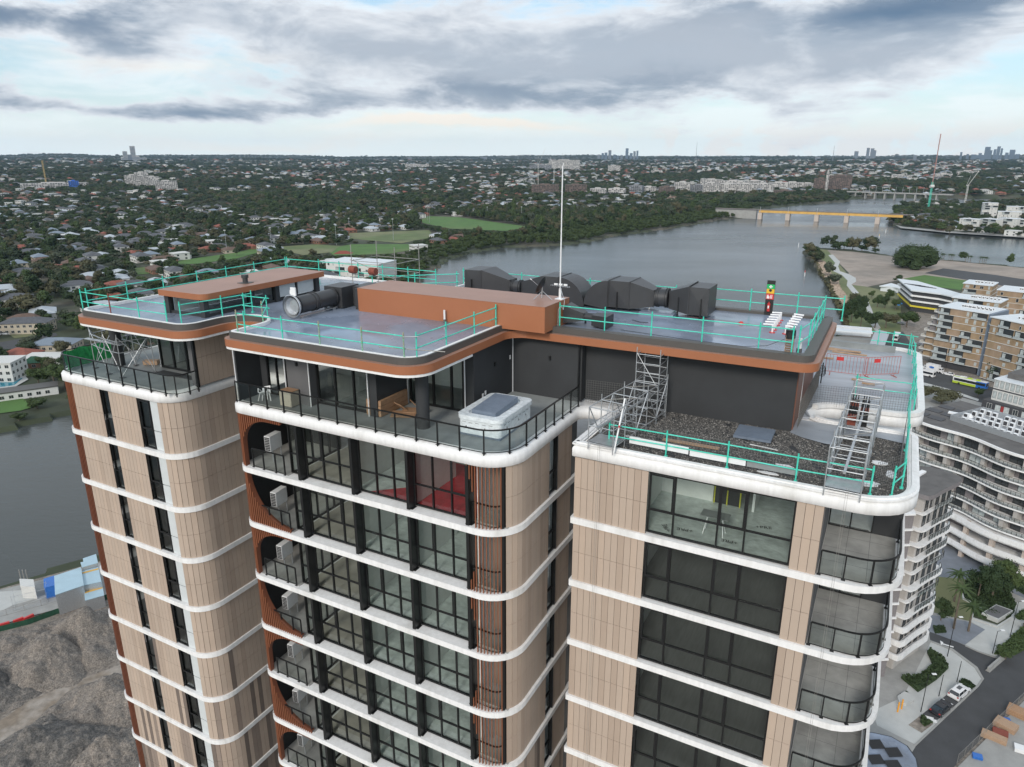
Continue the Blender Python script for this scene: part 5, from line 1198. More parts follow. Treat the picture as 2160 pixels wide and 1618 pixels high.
def win_me(w, h, pane, frame='palewall'):
    k = (round(w, 2), round(h, 2), pane, frame)
    if k not in wmesh:
        q = MB(); t = .07; q.box(0, w, -.05, 0, 0, t); q.box(0, w, -.05, 0, h - t, h); q.box(0, t, -.05, 0, t, h - t); q.box(w - t, w, -.05, 0, t, h - t)
        if w > 1.3: q.box(w / 2 - .03, w / 2 + .03, -.05, 0, t, h - t)
        q.add([(t, -.012, t), (w - t, -.012, t), (w - t, -.012, h - t), (t, -.012, h - t)], [(0, 1, 2, 3)], 1)
        wmesh[k] = q.mesh('window', [M[frame], M[pane]])
    return wmesh[k]
def bframe(name, p0, p1, label, cat='apartment building', group=None, z=0):
    d = Vector((p1[0] - p0[0], p1[1] - p0[1])); t = empty(name, (p0[0], p0[1], z), math.atan2(d.y, d.x), label, cat, group); return t, d.length
def flats(name, label, p0, p1, depth, h, nfl, wall_m='tan', podium=3.4, seed=0, sides=('f', 'r'), group=None, units=14, z=0, balc=True, cells=3.2, roof='rooflight', bandm='palewall', winframe='palewall', dens=.5):
    t, L_ = bframe(name, p0, p1, label, group=group, z=z); rnd = random.Random(seed)
    q = MB(); q.box(0, L_, 0, depth, podium, h); q.build('wall', M[wall_m], t)
    if podium > .1: q = MB(); q.box(.8, L_ - .8, .9, depth - .5, 0, podium); q.build('ground_floor', M['darkwall'], t)
    q = MB(); q.box(-.5, L_ + .3, -.5, depth, h, h + .35); q.build('roof', M[roof], t)
    fh = (h - podium) / nfl
    for k in range(nfl):
        q = MB(); q.box(-.18, L_ + .18, -.18, depth, podium + k * fh - .1, podium + k * fh + .1); q.build('floor_band', M[bandm], t)
        z0 = podium + k * fh
        for s in sides:
            LL = L_ if s == 'f' else depth; n = max(1, int(LL / cells)); cw = LL / n; i = 0
            while i < n:
                r = rnd.random(); u = i * cw
                if balc and r < .36 and i < n - 1:        # balcony, two cells wide: dark sheet on the wall imitates a shaded recess
                    w = 2 * cw - .5 if rnd.random() < .5 else cw * 1.3
                    q = MB(); q.box(0, w, -.03, -.005, .1, fh - .15, 0); q.box(0, w, -.75, -.035, -.0, .12, 1); q.box(0, w, -.75, -.70, .12, 1.0, 2)
                    q.box(.3, .3 + w * .3, -.06, -.035, .15, fh - .5, 3); ob = q.build('balcony', [M['win_dark'], M[bandm], M['railgrey'], M['win_pale']], t)
                    i += 2
                elif r < .36 + dens * .64:
                    ww = rnd.choice((.9, 1.2, 1.8)); hh = rnd.choice((1.5, 1.9, 1.9)); ob = inst('window', win_me(ww, hh, rnd.choice(('win_pale', 'win_dark', 'win_pale')), winframe), t); u += (cw - ww) / 2; i += 1
                    ob.location.z = .6
                else: i += 1; continue
                dz = ob.location.z
                if s == 'f': ob.location = (u + .25, 0, z0 + dz)
                elif s == 'r': ob.location = (L_, u + .25, z0 + dz); ob.rotation_euler = (0, 0, R(90))
                else: ob.location = (0, depth - u - .25, z0 + dz); ob.rotation_euler = (0, 0, R(-90))
    um = MB(); um.box(-.5, .5, -.35, .35, 0, 1.1); um.box(-.38, .38, -.355, -.351, .2, .9, 1); ume = um.mesh('roof_unit', [M['pvc'], M['grey']])
    for i in range(units):
        c = i % max(1, int(units / 2)); inst('roof_unit', ume, t, (L_ * .35 + c * 1.6 % (L_ * .6), depth * .35 + (i // max(1, units // 2)) * 2.2, h + .35), rnd.uniform(-.1, .1))
    return t, L_
A0, A1 = G(1983, 647, 27), G(2086, 663, 27)
tA, LA = flats('apartment_building', 'tan apartment block with stepped white balconies on its left side and rooftop air units', A0, A1, 17, 27, 8, seed=4, sides=('f', 'r'), group='tan apartment blocks by the main road', units=22)
# stepped white terraces on the left end
for k in range(8):
    q = MB(); w = 6.5 - max(0, k - 3) * 1.0; q.box(-w, -.05, 1 + .0, 13, 3.4 + k * 2.95, 3.65 + k * 2.95); q.box(-w, -w + .15, 1, 13, 3.66 + k * 2.95, 4.5 + k * 2.95); q.build('terrace', M['palewall'], tA)
    q = MB(); q.box(-w + 1.6, -.06, 2.4, 13, 3.66 + k * 2.95, 6.2 + k * 2.95); q.build('terrace_room', M['purplegrey' if k > 3 else 'tan'], tA)
q = MB(); q.box(LA - .02, LA + 1.5, .1, 16, .1, 27.2); q.build('dark_end_wall', M['bluegrey'], tA)
B0, B1 = G(2093, 667, 27), G(2200, 690, 27)
flats('apartment_building', 'second tan apartment block, cut off by the right edge of the photo', B0, B1, 17, 26.5, 8, podium=.5, seed=9, sides=('f', 'l'), group='tan apartment blocks by the main road', units=20)
flats('apartment_building', 'pale roofed tan block behind the first tan block', G(2010, 628, 25), G(2110, 640, 25), 14, 25, 8, seed=12, sides=('f',), group='tan apartment blocks by the main road', units=18)
flats('apartment_building', 'far tan block with a white roof beside the school field', G(2033, 598, 22), G(2094, 604, 22), 16, 22, 7, seed=14, sides=('f',), group='tan apartment blocks by the main road', units=16)
flats('apartment_building', 'far right tan block with crowded rooftop units', G(2105, 612, 24), G(2230, 625, 24), 18, 24, 7, seed=15, sides=('f',), group='tan apartment blocks by the main road', units=26)
# dark and red block at the right edge
p0, p1 = G(2099, 800, 14), G(2215, 828, 14)
t, L_ = bframe('apartment_building', p0, p1, 'charcoal and red block with tall white framed windows at the right edge'); q = MB(); q.box(0, L_, 0, 16, 6.4, 14); q.build('upper_storeys', M['palewall'], t)
q = MB(); q.box(-1.5, L_, -2.5, 16, 0, 6.4); q.build('lower_storeys', M['darkwall'], t); q = MB(); q.box(-.2, L_, -.3, 18, 14, 14.4); q.build('roof', M['rooflight'], t)
q = MB(); q.box(2, L_, 4, 17, 14.4, 16.5); q.build('roof_house', M['roofgrey'], t)
for k, z in ((0, 11.0), (1, 7.6)):
    for i in range(11): inst('window', win_me(1.25, 2.6, 'win_pale', 'grey'), t, (.3 + i * 1.75, -.003, z - .6 * k + .2))
for z in (3.6, .4):
    for i in range(7): inst('window', win_me(1.7, 2.1, 'win_pale' if i % 3 else 'win_dark', 'palewall'), t, (.2 + i * 2.9, -2.503, z))
for (x0, x1, z0, z1) in ((3.2, 5.9, .3, 5.6), (12, 14.5, 3, 6)): q = MB(); q.box(x0 + 1.8, x1, -2.56, -2.505, z0, z1); q.build('red_panel', M['redwall'], t)
q = MB(); q.box(-.05, 0, -.05, 16, 6.4, 14); q.box(0, L_, -.22, -.06, 10.4, 10.8); q.build('black_trim', M['darkwall'], t)
# curving pale block with long wavy balconies
def wave_block(name, label, p0, p1, depth, h, nfl, podium, amp, wl, ph, seed=0, roofm='roofgrey', wallm='stonewall', units=True):
    t, L_ = bframe(name, p0, p1, label); n = int(L_ / .9)
    def wv(x, e=0): return amp * math.sin(2 * math.pi * x / wl + ph) - e
    def outline(e): return [(L_ * i / n, wv(L_ * i / n, e)) for i in range(n + 1)] + [(L_, depth), (0, depth)]
    q = MB(); q.prism(outline(0), h, h + .5); q.build('roof', M[roofm], t)
    q = MB(); o_ = outline(.12); q.ring(o_[:n + 1], [(x, y + .4) for x, y in o_[:n + 1]], h + .02, h + .6, 0, closed=False); q.build('roof_edge', M['white'], t)
    q = MB(); q.prism([(0, amp + 1.9), (L_, amp + 1.9), (L_, depth), (0, depth)], 0, h); q.build('wall', M['purplegrey'], t)
    fh = (h - podium) / nfl; rnd = random.Random(seed)
    for k in range(nfl):
        z = podium + k * fh; q = MB(); q.prism(outline(.05 * (k % 2)), z - .18, z + .14); q.build('balcony_slab', M['white'], t)
        s = MB(); pts = [(x, y + .12) for x, y in outline(0)[:n + 1]]; s.ring(pts, [(x, y + .04) for x, y in pts], z + 1.0, z + 1.06, 0, closed=False)
        for i in range(0, n + 1): x, y = pts[i]; s.box(x - .03, x + .03, y - .03, y + .03, z + .14, z + 1.0)
        s.build('balustrade_rail', M['black'], t); s = MB(); s.strip(pts, z + .2, z + .98); s.build('balustrade_glass', M['balglass'], t)
        i = 0; x = .6
        while x < L_ - 3:
            w = rnd.choice((2.2, 3.0, 3.6)); pane = rnd.choice(('win_dark', 'win_dark', 'win_pale')); inst('window', win_me(w, fh - .7, pane, 'black'), t, (x, amp + 1.895, z + .15)); x += w + .3
            s = MB(); s.box(x, x + .9, wv(x) + 1.0, amp + 1.89, z + .14, z + fh - .18)
            if rnd.random() < .7: s.build('pier', M[wallm], t)
            x += 1.3 + rnd.random()
    return t, L_, wv
p0, p1 = G(1900, 878, 28), G(2230, 990, 28)
t, L_, wv = wave_block('apartment_building', 'long apartment block with wavy white balcony slabs above a white car park podium', p0, p1, 24, 28, 6, 9.8, .7, 19, 2.2, 3)
for j, z in enumerate((9.0, 5.6, 2.6)):
    n = 40; off_ = 2.6
    pts = [(L_ * i / n, wv(L_ * i / n, off_)) for i in range(n + 1)]
    q = MB(); q.ring(pts, [(x, y + .4) for x, y in pts], z - .6, z + .9, 0, closed=False); q.prism(pts + [(L_, 8), (0, 8)], z - .6, z - .3); q.build('podium_band', M['white'], t)
for i in range(9):
    x = 2 + i * 6.4; q = MB(); q.box(x, x + .9, wv(x, 2.4) + .3, wv(x, 2.4) + 1.3, 0, 9.5); q.build('column', M['piers'], t)
q = MB(); q.box(8, L_ - 1, 7, 20, 28.5, 28.7); q.build('plant_deck', M['galv'], t)
pf = MB(); pf.ring([(8, 7), (L_ - 1, 7), (L_ - 1, 20), (8, 20)], [(8.1, 7.1), (L_ - 1.1, 7.1), (L_ - 1.1, 19.9), (8.1, 19.9)], 28.7, 29.9); pf.build('plant_screen', M['galv'], t)
um = MB(); um.box(-.5, .5, -.4, .4, 0, 1.2); um.box(-.42, .42, -.405, -.401, .1, 1.1, 1); ume = um.mesh('roof_unit', [M['pvc'], M['darkwall']])
for r_ in range(4):
    for i in range(19):
        if (i * 7 + r_ * 3) % 5 == 0: continue
        inst('roof_unit', ume, t, (9.2 + i * 1.5, 8.2 + r_ * 3.3, 28.7), .05 * (i % 3))
for i in range(6): q = MB(); q.obox((2.0 + (i % 2) * 4, 5 + (i // 2) * 5, 28.62), .1, 3.4, 2.2, .1, 0, 0, .08); q.build('solar_panel', M['darkwall'], t)
q = MB(); q.obox((7, 12, 28.55), .4, 4.5, 1.5, .5); q.tube((9, 13, 28.6), (9, 13, 29.5), 1.1, 10, r2=.4); q.build('white_bag', M['pvc'], t)
q = MB(); q.box(0, L_, -.9, .9, 9.9, 10.6); 
# grey round cornered block with gravel roof
GO = [G(x, y, 36) for x, y in ((1925, 1036), (1945, 1043), (1960, 1047), (1972, 1044), (1985, 1036), (2000, 1028), (2016, 1021), (2027, 1015), (2029, 1009), (2024, 1004), (2012, 999), (1990, 991), (1960, 984))] + [(66, 122), (56, 122), (58, 112)]
t = empty('apartment_building', (0, 0, 0), 0, 'slim grey block with dark gravel roof and wavy balconies right behind the tower', 'apartment building')
q = MB(); q.prism(GO, 35.2, 36.0, 0, top=1); q.build('roof', [M['purplegrey'], M['roofgrey']], t)
cw = sum(GO[i][0] * GO[(i+1) % len(GO)][1] - GO[(i+1) % len(GO)][0] * GO[i][1] for i in range(len(GO))) > 0
GOc = GO if cw else GO[::-1]
q = MB(); q.prism(offset(GOc, 1.3), 0, 35.2); q.build('wall', M['stonewall'], t)
q = MB(); q.prism([G(1905, 1030, 36), G(1930, 1036, 36), G(1936, 1050, 36), (60, 108), (56, 114)], 0, 33); q.build('side_wing', M['purplegrey'], t)
for k in range(11):
    z = 2.9 * k + 3
    q = MB(); q.prism(offset(GOc, .1 if k % 3 == 2 and k > 2 else .75 - .5 * (k % 2)), z - .15, z + .15); q.build('floor_band', M['white'], t)
    if k < 3: q = MB(); q.ring(offset(GOc, .1), offset(GOc, .5), z - .1, z + 1.0); q.build('balcony_front', M['white'], t)
    q = MB(); q.prism([G(1900, 1030, 36), G(1931, 1036, 36), G(1939, 1052, 36), (59.5, 107), (55, 114)], z + .9, z + 1.15); q.build('floor_band', M['white'], t)
    pr = offset(GOc, .35); i0 = min(range(len(pr)), key=lambda i: (pr[i][0] - GO[4][0]) ** 2 + (pr[i][1] - GO[4][1]) ** 2)
    PP = Path(pr + [pr[0]]); sA_, sB_ = PP.near(*GO[4]), PP.near(*GO[9]); lo, hi = min(sA_, sB_), max(sA_, sB_)
    seg_ = PP.sub(lo, hi, .5)
    if k >= 3:
        s = MB(); s.ring(seg_, inward(seg_, .06), z + 1.05, z + 1.12, 0, closed=False)
        for (x, y) in seg_[::2]: s.box(x - .03, x + .03, y - .03, y + .03, z + .15, z + 1.05)
        s.build('balustrade_rail', M['black'], t); s = MB(); s.strip(seg_, z + .2, z + 1.02); s.build('balustrade_glass', M['balglass'], t)
    PW = Path(offset(GOc, 1.28) + [offset(GOc, 1.28)[0]]); sa_, sb_ = PW.near(*GO[3]), PW.near(*GO[8]); lo, hi = min(sa_, sb_), max(sa_, sb_)
    for j in range(5):
        x, y, an = PW.at(lo + (hi - lo) * (j + .1) / 5); o = inst('window', win_me(1.2, 2.1, 'win_dark', 'black'), t, (x, y, z + .25), an)
q = MB(); c_ = G(1942, 1000, 36); q.obox((c_[0], c_[1], 36), -.9, .8, 2.6, .35); q.build('skylight', M['white'], t)
# white school building with angled roof
SR = [G(x, y, 13) for x, y in ((1893, 588), (1935, 593), (2036, 622), (2022, 628), (1985, 620), (1922, 612))]
t = empty('school_building', (0, 0, 0), 0, 'white school building with angular roof and yellow lower band beside the green field', 'school')
q = MB(); q.prism(SR, 12.4, 13.1); q.build('roof', M['rooflight'], t)
scx, scy = sum(p[0] for p in SR) / 6, sum(p[1] for p in SR) / 6
def shr(P_, k): return [(scx + (p[0] - scx) * k, scy + (p[1] - scy) * k) for p in P_]
q = MB(); q.prism(shr(SR, .86), 0, 12.4); q.build('wall', M['darkwall'], t)
for z, k, m in ((9.2, .97, 'white'), (6.0, .95, 'white'), (2.8, .93, 'yellow')): q = MB(); q.prism(shr(SR, k), z, z + .9); q.build('floor_band', M[m], t)
for i in range(5): q = MB(); c_ = G(1925 + i * 8, 600 + i * 1.5, 13.2); q.obox((c_[0], c_[1], 13.15), -.9, 10, 1.6, .12); q.build('solar_panel', M['darkwall'], t)
q = MB(); c_ = G(1940, 640, 0); q.obox((c_[0], c_[1], 0), -.8, 3, 3, 12); q.build('stair_tower', M['white'], t)
q = MB(); a_ = G(1893, 640, 4); q.prism([G(1884, 637, 4), G(1893, 633, 4), G(1904, 640, 4), G(1896, 644, 4)], 3.6, 4.0); tag(q.build('shade_canopy', M['bluetarp']), 'bright blue shade canopy in the trees beside the school', 'canopy')
q = MB(); q.prism([G(1855, 603, 4), G(1880, 597, 4), G(1900, 603, 4), G(1900, 608, 4), G(1880, 604, 4)], 3.4, 4); q.prism([G(1858, 605, 3), G(1880, 600, 3), G(1896, 606, 3), G(1896, 609, 3)], 0, 3.3)
tag(q.build('covered_walkway', M['rooflight']), 'low pale roofed walkway to the left of the school', 'walkway')
# low long roof at the water behind the tower, and tent roof
q = MB(); q.prism([G(1752, 690, 5), G(1840, 698, 5), G(1841, 703, 5), G(1750, 696, 5)], 4.6, 5); q.prism([G(1754, 694, 2), G(1838, 701, 2), G(1838, 703, 2), G(1752, 697, 2)], 0, 4.5); tag(q.build('long_shed', M['rooflight']), 'long low grey roofed shed beside the river walk', 'shed')
q = MB(); q.prism([G(1845, 700, 5), G(1875, 705, 5), G(1862, 740, 5), G(1830, 735, 5)], 4.2, 5); q.prism([G(1848, 703, 2), G(1870, 708, 2), G(1858, 738, 2), G(1834, 733, 2)], 0, 4.1); tag(q.build('wharf_shelter', M['galv']), 'curved silver wharf shelter roof behind the far wing', 'shelter')
# blue roofed low building with solar panels, bottom right
t = empty('podium_building', (0, 0, 0), 0, 'low building with blue grey rounded roof and black solar panels beside the street', 'building')
RB = [G(x, y, 8) for x, y in ((1790, 1540), (1840, 1543), (1880, 1552), (1915, 1572), (1935, 1600), (1944, 1640), (1930, 1720), (1790, 1720))]
q = MB(); q.prism(RB, 0, 7.9); q.build('wall', M['charcoal'], t); q = MB(); q.prism(offset(RB[::-1] if sum(RB[i][0]*RB[(i+1)%8][1]-RB[(i+1)%8][0]*RB[i][1] for i in range(8))<0 else RB, .25), 7.9, 8.0); q.build('roof', M['membrane'], t)
for (x, y) in ((1848, 1568), (1848, 1600), (1885, 1585), (1885, 1612), (1848, 1630)):
    c_ = G(x, y, 8.3); q = MB(); q.obox((c_[0], c_[1], 8.15), .05, 2.0, 1.5, .06, 0, 0, .1); q.build('solar_panel', M['darkplastic'], t)
# white apartments across the river on the right
for i, (x0, y0, x1, y1, h, n, dz, lb_) in enumerate(((2020, 486, 2062, 489, 15, 5, 8, 'white waterfront flats, lowest block on the left of the far shore'), (2064, 488, 2096, 491, 16, 5, 9, 'white waterfront flats beside the leftmost block'),
        (2102, 489, 2140, 492, 17, 5, 10, 'white waterfront flats with long terraces right of a gap'), (2068, 462, 2100, 463, 24, 7, 9, 'tallest white block on the hill of the far shore'), (2118, 468, 2175, 470, 22, 5, 12, 'white wide block high on the far shore at the right edge'),
        (2100, 474, 2150, 476, 18, 5, 10, 'white block between the hill block and the waterfront flats'), (2142, 491, 2200, 494, 16, 5, 10, 'rightmost white waterfront flats'))):
    flats('waterside_flats', lb_, G(x0, y0), G(x1, y1), 14, h, n, wall_m='palewall', podium=.5, seed=30 + i, sides=('f',), group='white apartment blocks on the far shore', units=4, balc=True, cells=4.5, dens=.8)
sh('seawall', [(1888, 474), (1900, 481), (2000, 491), (2160, 501), (2300, 508), (2300, 504), (2160, 497), (2000, 487), (1905, 478)], 'midpave')
# yellow rail bridge
ba, bb_ = G(1603, 462, -1.5), G(1850, 472, -1.5); d = Vector((bb_[0] - ba[0], bb_[1] - ba[1])); un = d.normalized()
t = empty('rail_bridge', (ba[0], ba[1], 0), math.atan2(d.y, d.x), 'long rail bridge with bright yellow girder on stone piers across the river', 'bridge'); L_ = d.length
q = MB(); q.box(-2, L_ + 32, -3, -2.2, 8.6, 12.0); q.build('yellow_girder', M['bridgeyellow'], t); q = MB(); q.box(-70, L_ + 45, -2.2, 5, 11.3, 12.4); q.build('deck', M['grey'], t)
q = MB(); q.box(-70, L_ + 45, -3.1, -3.0, 12.45, 13.6); q.build('parapet', M['purplegrey'], t)
for i in range(5): x = L_ * i / 4; q = MB(); q.box(x - 3, x + 3, -4.5, 6, -3, 8.1); q.build('pier', M['piers'], t); q = MB(); q.tube((x, -3.3, 7), (x, -3.3, 17.5), .35, 6); q.build('mast', M['galv'], t)
for i in range(11): x = L_ * (i + .5) / 11; q = MB(); q.box(x - 1.4, x - 1.1, -2.9, -2.7, 12.4, 15.2); q.box(x + 1.1, x + 1.4, -2.9, -2.7, 12.4, 15.2); q.box(x - 1.1, x + 1.1, -2.9, -2.7, 14.9, 15.2); q.build('gantry', M['darkwall'], t)
q = MB(); q.box(-70, -6, -2, 5, -3, 11.2); q.build('abutment', M['midpave'], t)
# far road bridge
ba, bb_ = G(1805, 417, 0), G(1975, 423, 0); d = Vector((bb_[0] - ba[0], bb_[1] - ba[1]))
t = empty('road_bridge', (ba[0], ba[1], 0), math.atan2(d.y, d.x), 'grey concrete road bridge farther upstream', 'bridge'); L_ = d.length
q = MB(); q.box(-20, L_ + 30, -6, 6, 12, 14.5); q.build('deck', M['midpave'], t)
for i in range(9): q = MB(); x = L_ * i / 8; q.box(x - 1.5, x + 1.5, -5, 5, -3, 12); q.build('pier', M['midpave'], t)
for i in range(12): q = MB(); x = L_ * i / 12; q.tube((x, 0, 14.5), (x, 0, 27), .3, 5); q.build('light_pole', M['galv'], t)
# ================================================================ vegetation
def leaf_mat(name, c1, c2):
    m = bpy.data.materials.new(name); m.use_nodes = True; t = m.node_tree; b = t.nodes['Principled BSDF']; b.inputs['Roughness'].default_value = .75
    b.inputs['Specular IOR Level'].default_value = .25
    tc = t.nodes.new('ShaderNodeTexCoord'); n = t.nodes.new('ShaderNodeTexNoise'); n.inputs['Scale'].default_value = .9; n.inputs['Detail'].default_value = 3
    t.links.new(tc.outputs['Object'], n.inputs['Vector']); oi = t.nodes.new('ShaderNodeObjectInfo')
    ad = t.nodes.new('ShaderNodeMath'); ad.operation = 'MULTIPLY_ADD'; ad.inputs[1].default_value = .55; t.links.new(oi.outputs['Random'], ad.inputs[0]); 
    ad2 = t.nodes.new('ShaderNodeMath'); ad2.operation = 'MULTIPLY'; ad2.inputs[1].default_value = .7; t.links.new(n.outputs['Fac'], ad2.inputs[0]); t.links.new(ad2.outputs[0], ad.inputs[2])
    mx = t.nodes.new('ShaderNodeMix'); mx.data_type = 'RGBA'; mx.inputs[6].default_value = (*c1, 1); mx.inputs[7].default_value = (*c2, 1); t.links.new(ad.outputs[0], mx.inputs[0])
    t.links.new(mx.outputs[2], b.inputs['Base Color']); return m
LM = {'dark': leaf_mat('dark_foliage', (.020, .038, .018), (.045, .07, .028)), 'mid': leaf_mat('green_foliage', (.032, .058, .022), (.07, .10, .035)),
      'dry': leaf_mat('olive_foliage', (.055, .06, .032), (.11, .105, .06)), 'grey': leaf_mat('grey_green_foliage', (.045, .058, .04), (.085, .10, .065)), 'mangrove': leaf_mat('mangrove_foliage', (.026, .045, .016), (.06, .085, .03)),
      'far': leaf_mat('distant_foliage', (.022, .04, .022), (.055, .075, .038))}
M['bark'] = mat('grey_bark', (.13, .105, .08), .9, var=.3, scale=4)
def crown_mesh(name, m, w, h, seed, nleaf=900, leaf=.55, lobes=9, squash=.8, zbase=.28):
    rs = np.random.RandomState(seed); L_ = []
    for i in range(lobes):
        a = rs.uniform(0, 6.28); r = w * .5 * math.sqrt(rs.uniform(0, 1)) * .68; z = h * (zbase + (1 - zbase) * rs.uniform(.18, .86) * (1 - .35 * (r / (w * .5)) ** 2))
        L_.append((r * math.cos(a), r * math.sin(a), z, w * rs.uniform(.14, .25)))
    L_.append((0, 0, h * .62, w * .27))
    # inner lobes: irregular low poly masses so that the crown is not see-through everywhere
    V, F = [], []
    for (x, y, z, r) in L_:
        o = len(V); n1, n2 = 6, 4
        for j in range(n2 + 1):
            ph = math.pi * j / n2
            for i in range(n1):
                th = 2 * math.pi * i / n1 + j * .5; k = r * rs.uniform(.62, .92)
                V.append((x + k * math.sin(ph) * math.cos(th), y + k * math.sin(ph) * math.sin(th), z + k * squash * math.cos(ph)))
        for j in range(n2):
            for i in range(n1): F.append((o + j*n1 + i, o + (j+1)*n1 + i, o + (j+1)*n1 + (i+1) % n1, o + j*n1 + (i+1) % n1))
    for _ in range(nleaf):
        x, y, z, r = L_[rs.randint(len(L_))]; d = rs.normal(size=3); d /= np.linalg.norm(d) + 1e-9
        if d[2] < -.35: d[2] *= -.5
        c = np.array([x, y, z]) + d * r * np.array([1, 1, squash]) * rs.uniform(.78, 1.18)
        nrm = d + rs.normal(size=3) * .45; nrm /= np.linalg.norm(nrm); u = np.cross(nrm, [.3, .2, 1.0]); u /= np.linalg.norm(u) + 1e-9; v = np.cross(nrm, u)
        s1, s2 = leaf * rs.uniform(.5, 1.1), leaf * rs.uniform(.4, .9); o = len(V)
        V += [tuple(c - u * s1), tuple(c + v * s2), tuple(c + u * s1), tuple(c - v * s2)]; F.append((o, o + 1, o + 2, o + 3))
    me = bpy.data.meshes.new(name); me.from_pydata(V, [], F); me.materials.append(m); me.update(); return me
def trunk_mb(h, w, seed):
    rnd = random.Random(seed); q = MB(); q.tube((0, 0, -.2), (rnd.uniform(-.2, .2), rnd.uniform(-.2, .2), h * .45), w * .03, 7, r2=w * .02)
    for i in range(4): a = i * 1.6 + rnd.random(); q.tube((0, 0, h * .4), (w * .25 * math.cos(a), w * .25 * math.sin(a), h * .68), w * .014, 5, r2=w * .007)
    return q
TREE_ME = {}
def tree_mesh(kind, var):
    k = (kind, var)
    if k not in TREE_ME:
        w, h = 9, 9
        TREE_ME[k] = (crown_mesh('crown', LM[kind], w, h, 100 + var * 7 + len(kind), 1500, .34, 12), trunk_mb(h, w, var).mesh('trunk', M['bark']))
    return TREE_ME[k]
def tree(x, y, h, w, kind, label, group=None, seed=0, z=0, name='tree'):
    t = empty(name, (x, y, z), seed * 1.7, label, 'tree', group); cm, tm = tree_mesh(kind, seed % 4)
    c = inst('crown', cm, t); c.scale = (w / 9, w / 9, h / 9); tr = inst('trunk', tm, t); tr.scale = (w / 9, w / 9, h / 9); return t
def lawn_tree(px, py, h, w, kind, label, group=None, seed=0): x, y = G(px, py); return tree(x, y, h, w, kind, label, group, seed)
# trees on the near right
x, y = G(1926, 566)
big = empty('fig_tree', (x, y, 0), 0, 'huge dark round fig tree on the bare sandy ground', 'tree')
me = crown_mesh('crown', LM['dark'], 36, 19, 5, 4200, .8, 34, .8, .1); inst('crown', me, big); trunk_mb(16, 22, 3).build('trunk', M['bark'], big)
spec = [(1800, 655, 12, 9, 'dry', 'olive casuarina at the water edge, right above the far rail'), (1812, 668, 13, 10, 'dark', 'dark casuarina on the bank beside the narrow path'), (1795, 680, 14, 10, 'dark', 'tall dark tree on the river bank behind the far wing'),
        (1815, 690, 12, 9, 'dark', 'dark tree at the foot of the bank near the long shed'), (1782, 668, 8, 6, 'dry', 'small bush leaning over the rocks'), (1838, 628, 5, 5, 'mid', 'small green tree at the end of the white path'),
        (1845, 692, 9, 11, 'dark', 'broad dark tree left of the olive tree by the road'), (1868, 692, 9, 12, 'dry', 'broad olive tree beside the curved road'), (1912, 690, 10, 13, 'mid', 'big bright green tree in the parking loop'),
        (1850, 648, 8, 8, 'mid', 'first green park tree from the left near the school'), (1866, 650, 8, 7, 'dark', 'second park tree from the left near the school'), (1888, 655, 8, 6, 'mid', 'slim park tree below the blue canopy'),
        (1935, 655, 8, 9, 'dark', 'dark tree against the tan block beside the school'), (1874, 632, 7, 7, 'mid', 'tree beside the lawn in front of the school'), (1895, 597, 6, 8, 'dark', 'dark shrubby tree left of the school roof'),
        (2095, 800, 9, 11, 'dark', 'dark round tree between the tan block and the red block'), (1945, 843, 6, 9, 'dry', 'dry looking tree on the car park corner'), (1985, 852, 6, 13, 'dry', 'wide dry tree beside the white retaining wall'),
        (2062, 838, 4, 4, 'mid', 'small tree at the bend of the retaining wall'), (2075, 1135, 7, 6, 'dark', 'street tree in front of the white podium'), (2048, 1150, 4, 3, 'mid', 'young tree on the pavement strip'),
        (2105, 1163, 4, 3, 'mid', 'second young tree on the pavement strip'), (2138, 1195, 7, 6, 'dark', 'street tree beside the asphalt lane at the right'), (2062, 1262, 8, 6, 'dark', 'dark tree at the top of the planted bed'),
        (2092, 1262, 8, 7, 'dark', 'dense dark tree in the middle of the planted bed'), (2115, 1252, 8, 7, 'mid', 'green tree at the right end of the planted bed'), (1984, 1310, 5, 4, 'dark', 'small tree between lawn and slim grey block'),
        (2120, 1392, 3, 3.5, 'mid', 'low bushy tree at the corner of the road'), (2158, 1325, 4, 4, 'mid', 'bush at the right edge beside the plaza'),
        (2150, 1170, 5, 8, 'dark', 'dark hedge like trees against the white podium'), (2002, 495, 11, 12, 'dry', 'olive tree left of the white waterfront flats'), (1798, 527, 10, 14, 'grey', 'grey green tree on the tip of the peninsula'), (1780, 526, 8, 12, 'dark', 'dark tree on the tip of the peninsula'),
        (1762, 527, 6, 12, 'dark', 'low dark tree at the left of the peninsula tip'), (1818, 530, 6, 13, 'dark', 'low round tree right of the peninsula tip'), (1846, 534, 5, 9, 'dark', 'small round tree alone on the shore')]
for i, s_ in enumerate(spec): lawn_tree(*s_[:5], s_[5], 'trees near the right bank', i)
def palm(px, py, h, label, group='palms', s=1.0):
    x, y = G(px, py); t = empty('palm_tree', (x, y, 0), random.random() * 6, label, 'palm', group); q = MB(); q.tube((0, 0, 0), (.1, .1, h), .22 * s, 8, r2=.14 * s); q.build('trunk', M['bark'], t)
    q = MB()
    for i in range(22):
        a = i * 2.4; up = .9 - (i / 22) * 1.3; L_ = 2.6 * s; pts = []
        for j in range(5): r = L_ * j / 4; pts.append(Vector((math.cos(a) * r, math.sin(a) * r, h + up * r * .6 - .16 * r * r / s)))
        sd_ = Vector((-math.sin(a), math.cos(a), 0))
        for j in range(4): w = .32 * s * (1 - j / 5); w2 = .32 * s * (1 - (j + 1) / 5); q.add([pts[j] - sd_ * w, pts[j] + sd_ * w, pts[j+1] + sd_ * w2, pts[j+1] - sd_ * w2], [(0, 1, 2, 3)])
    q.build('crown', LM['mid'], t)
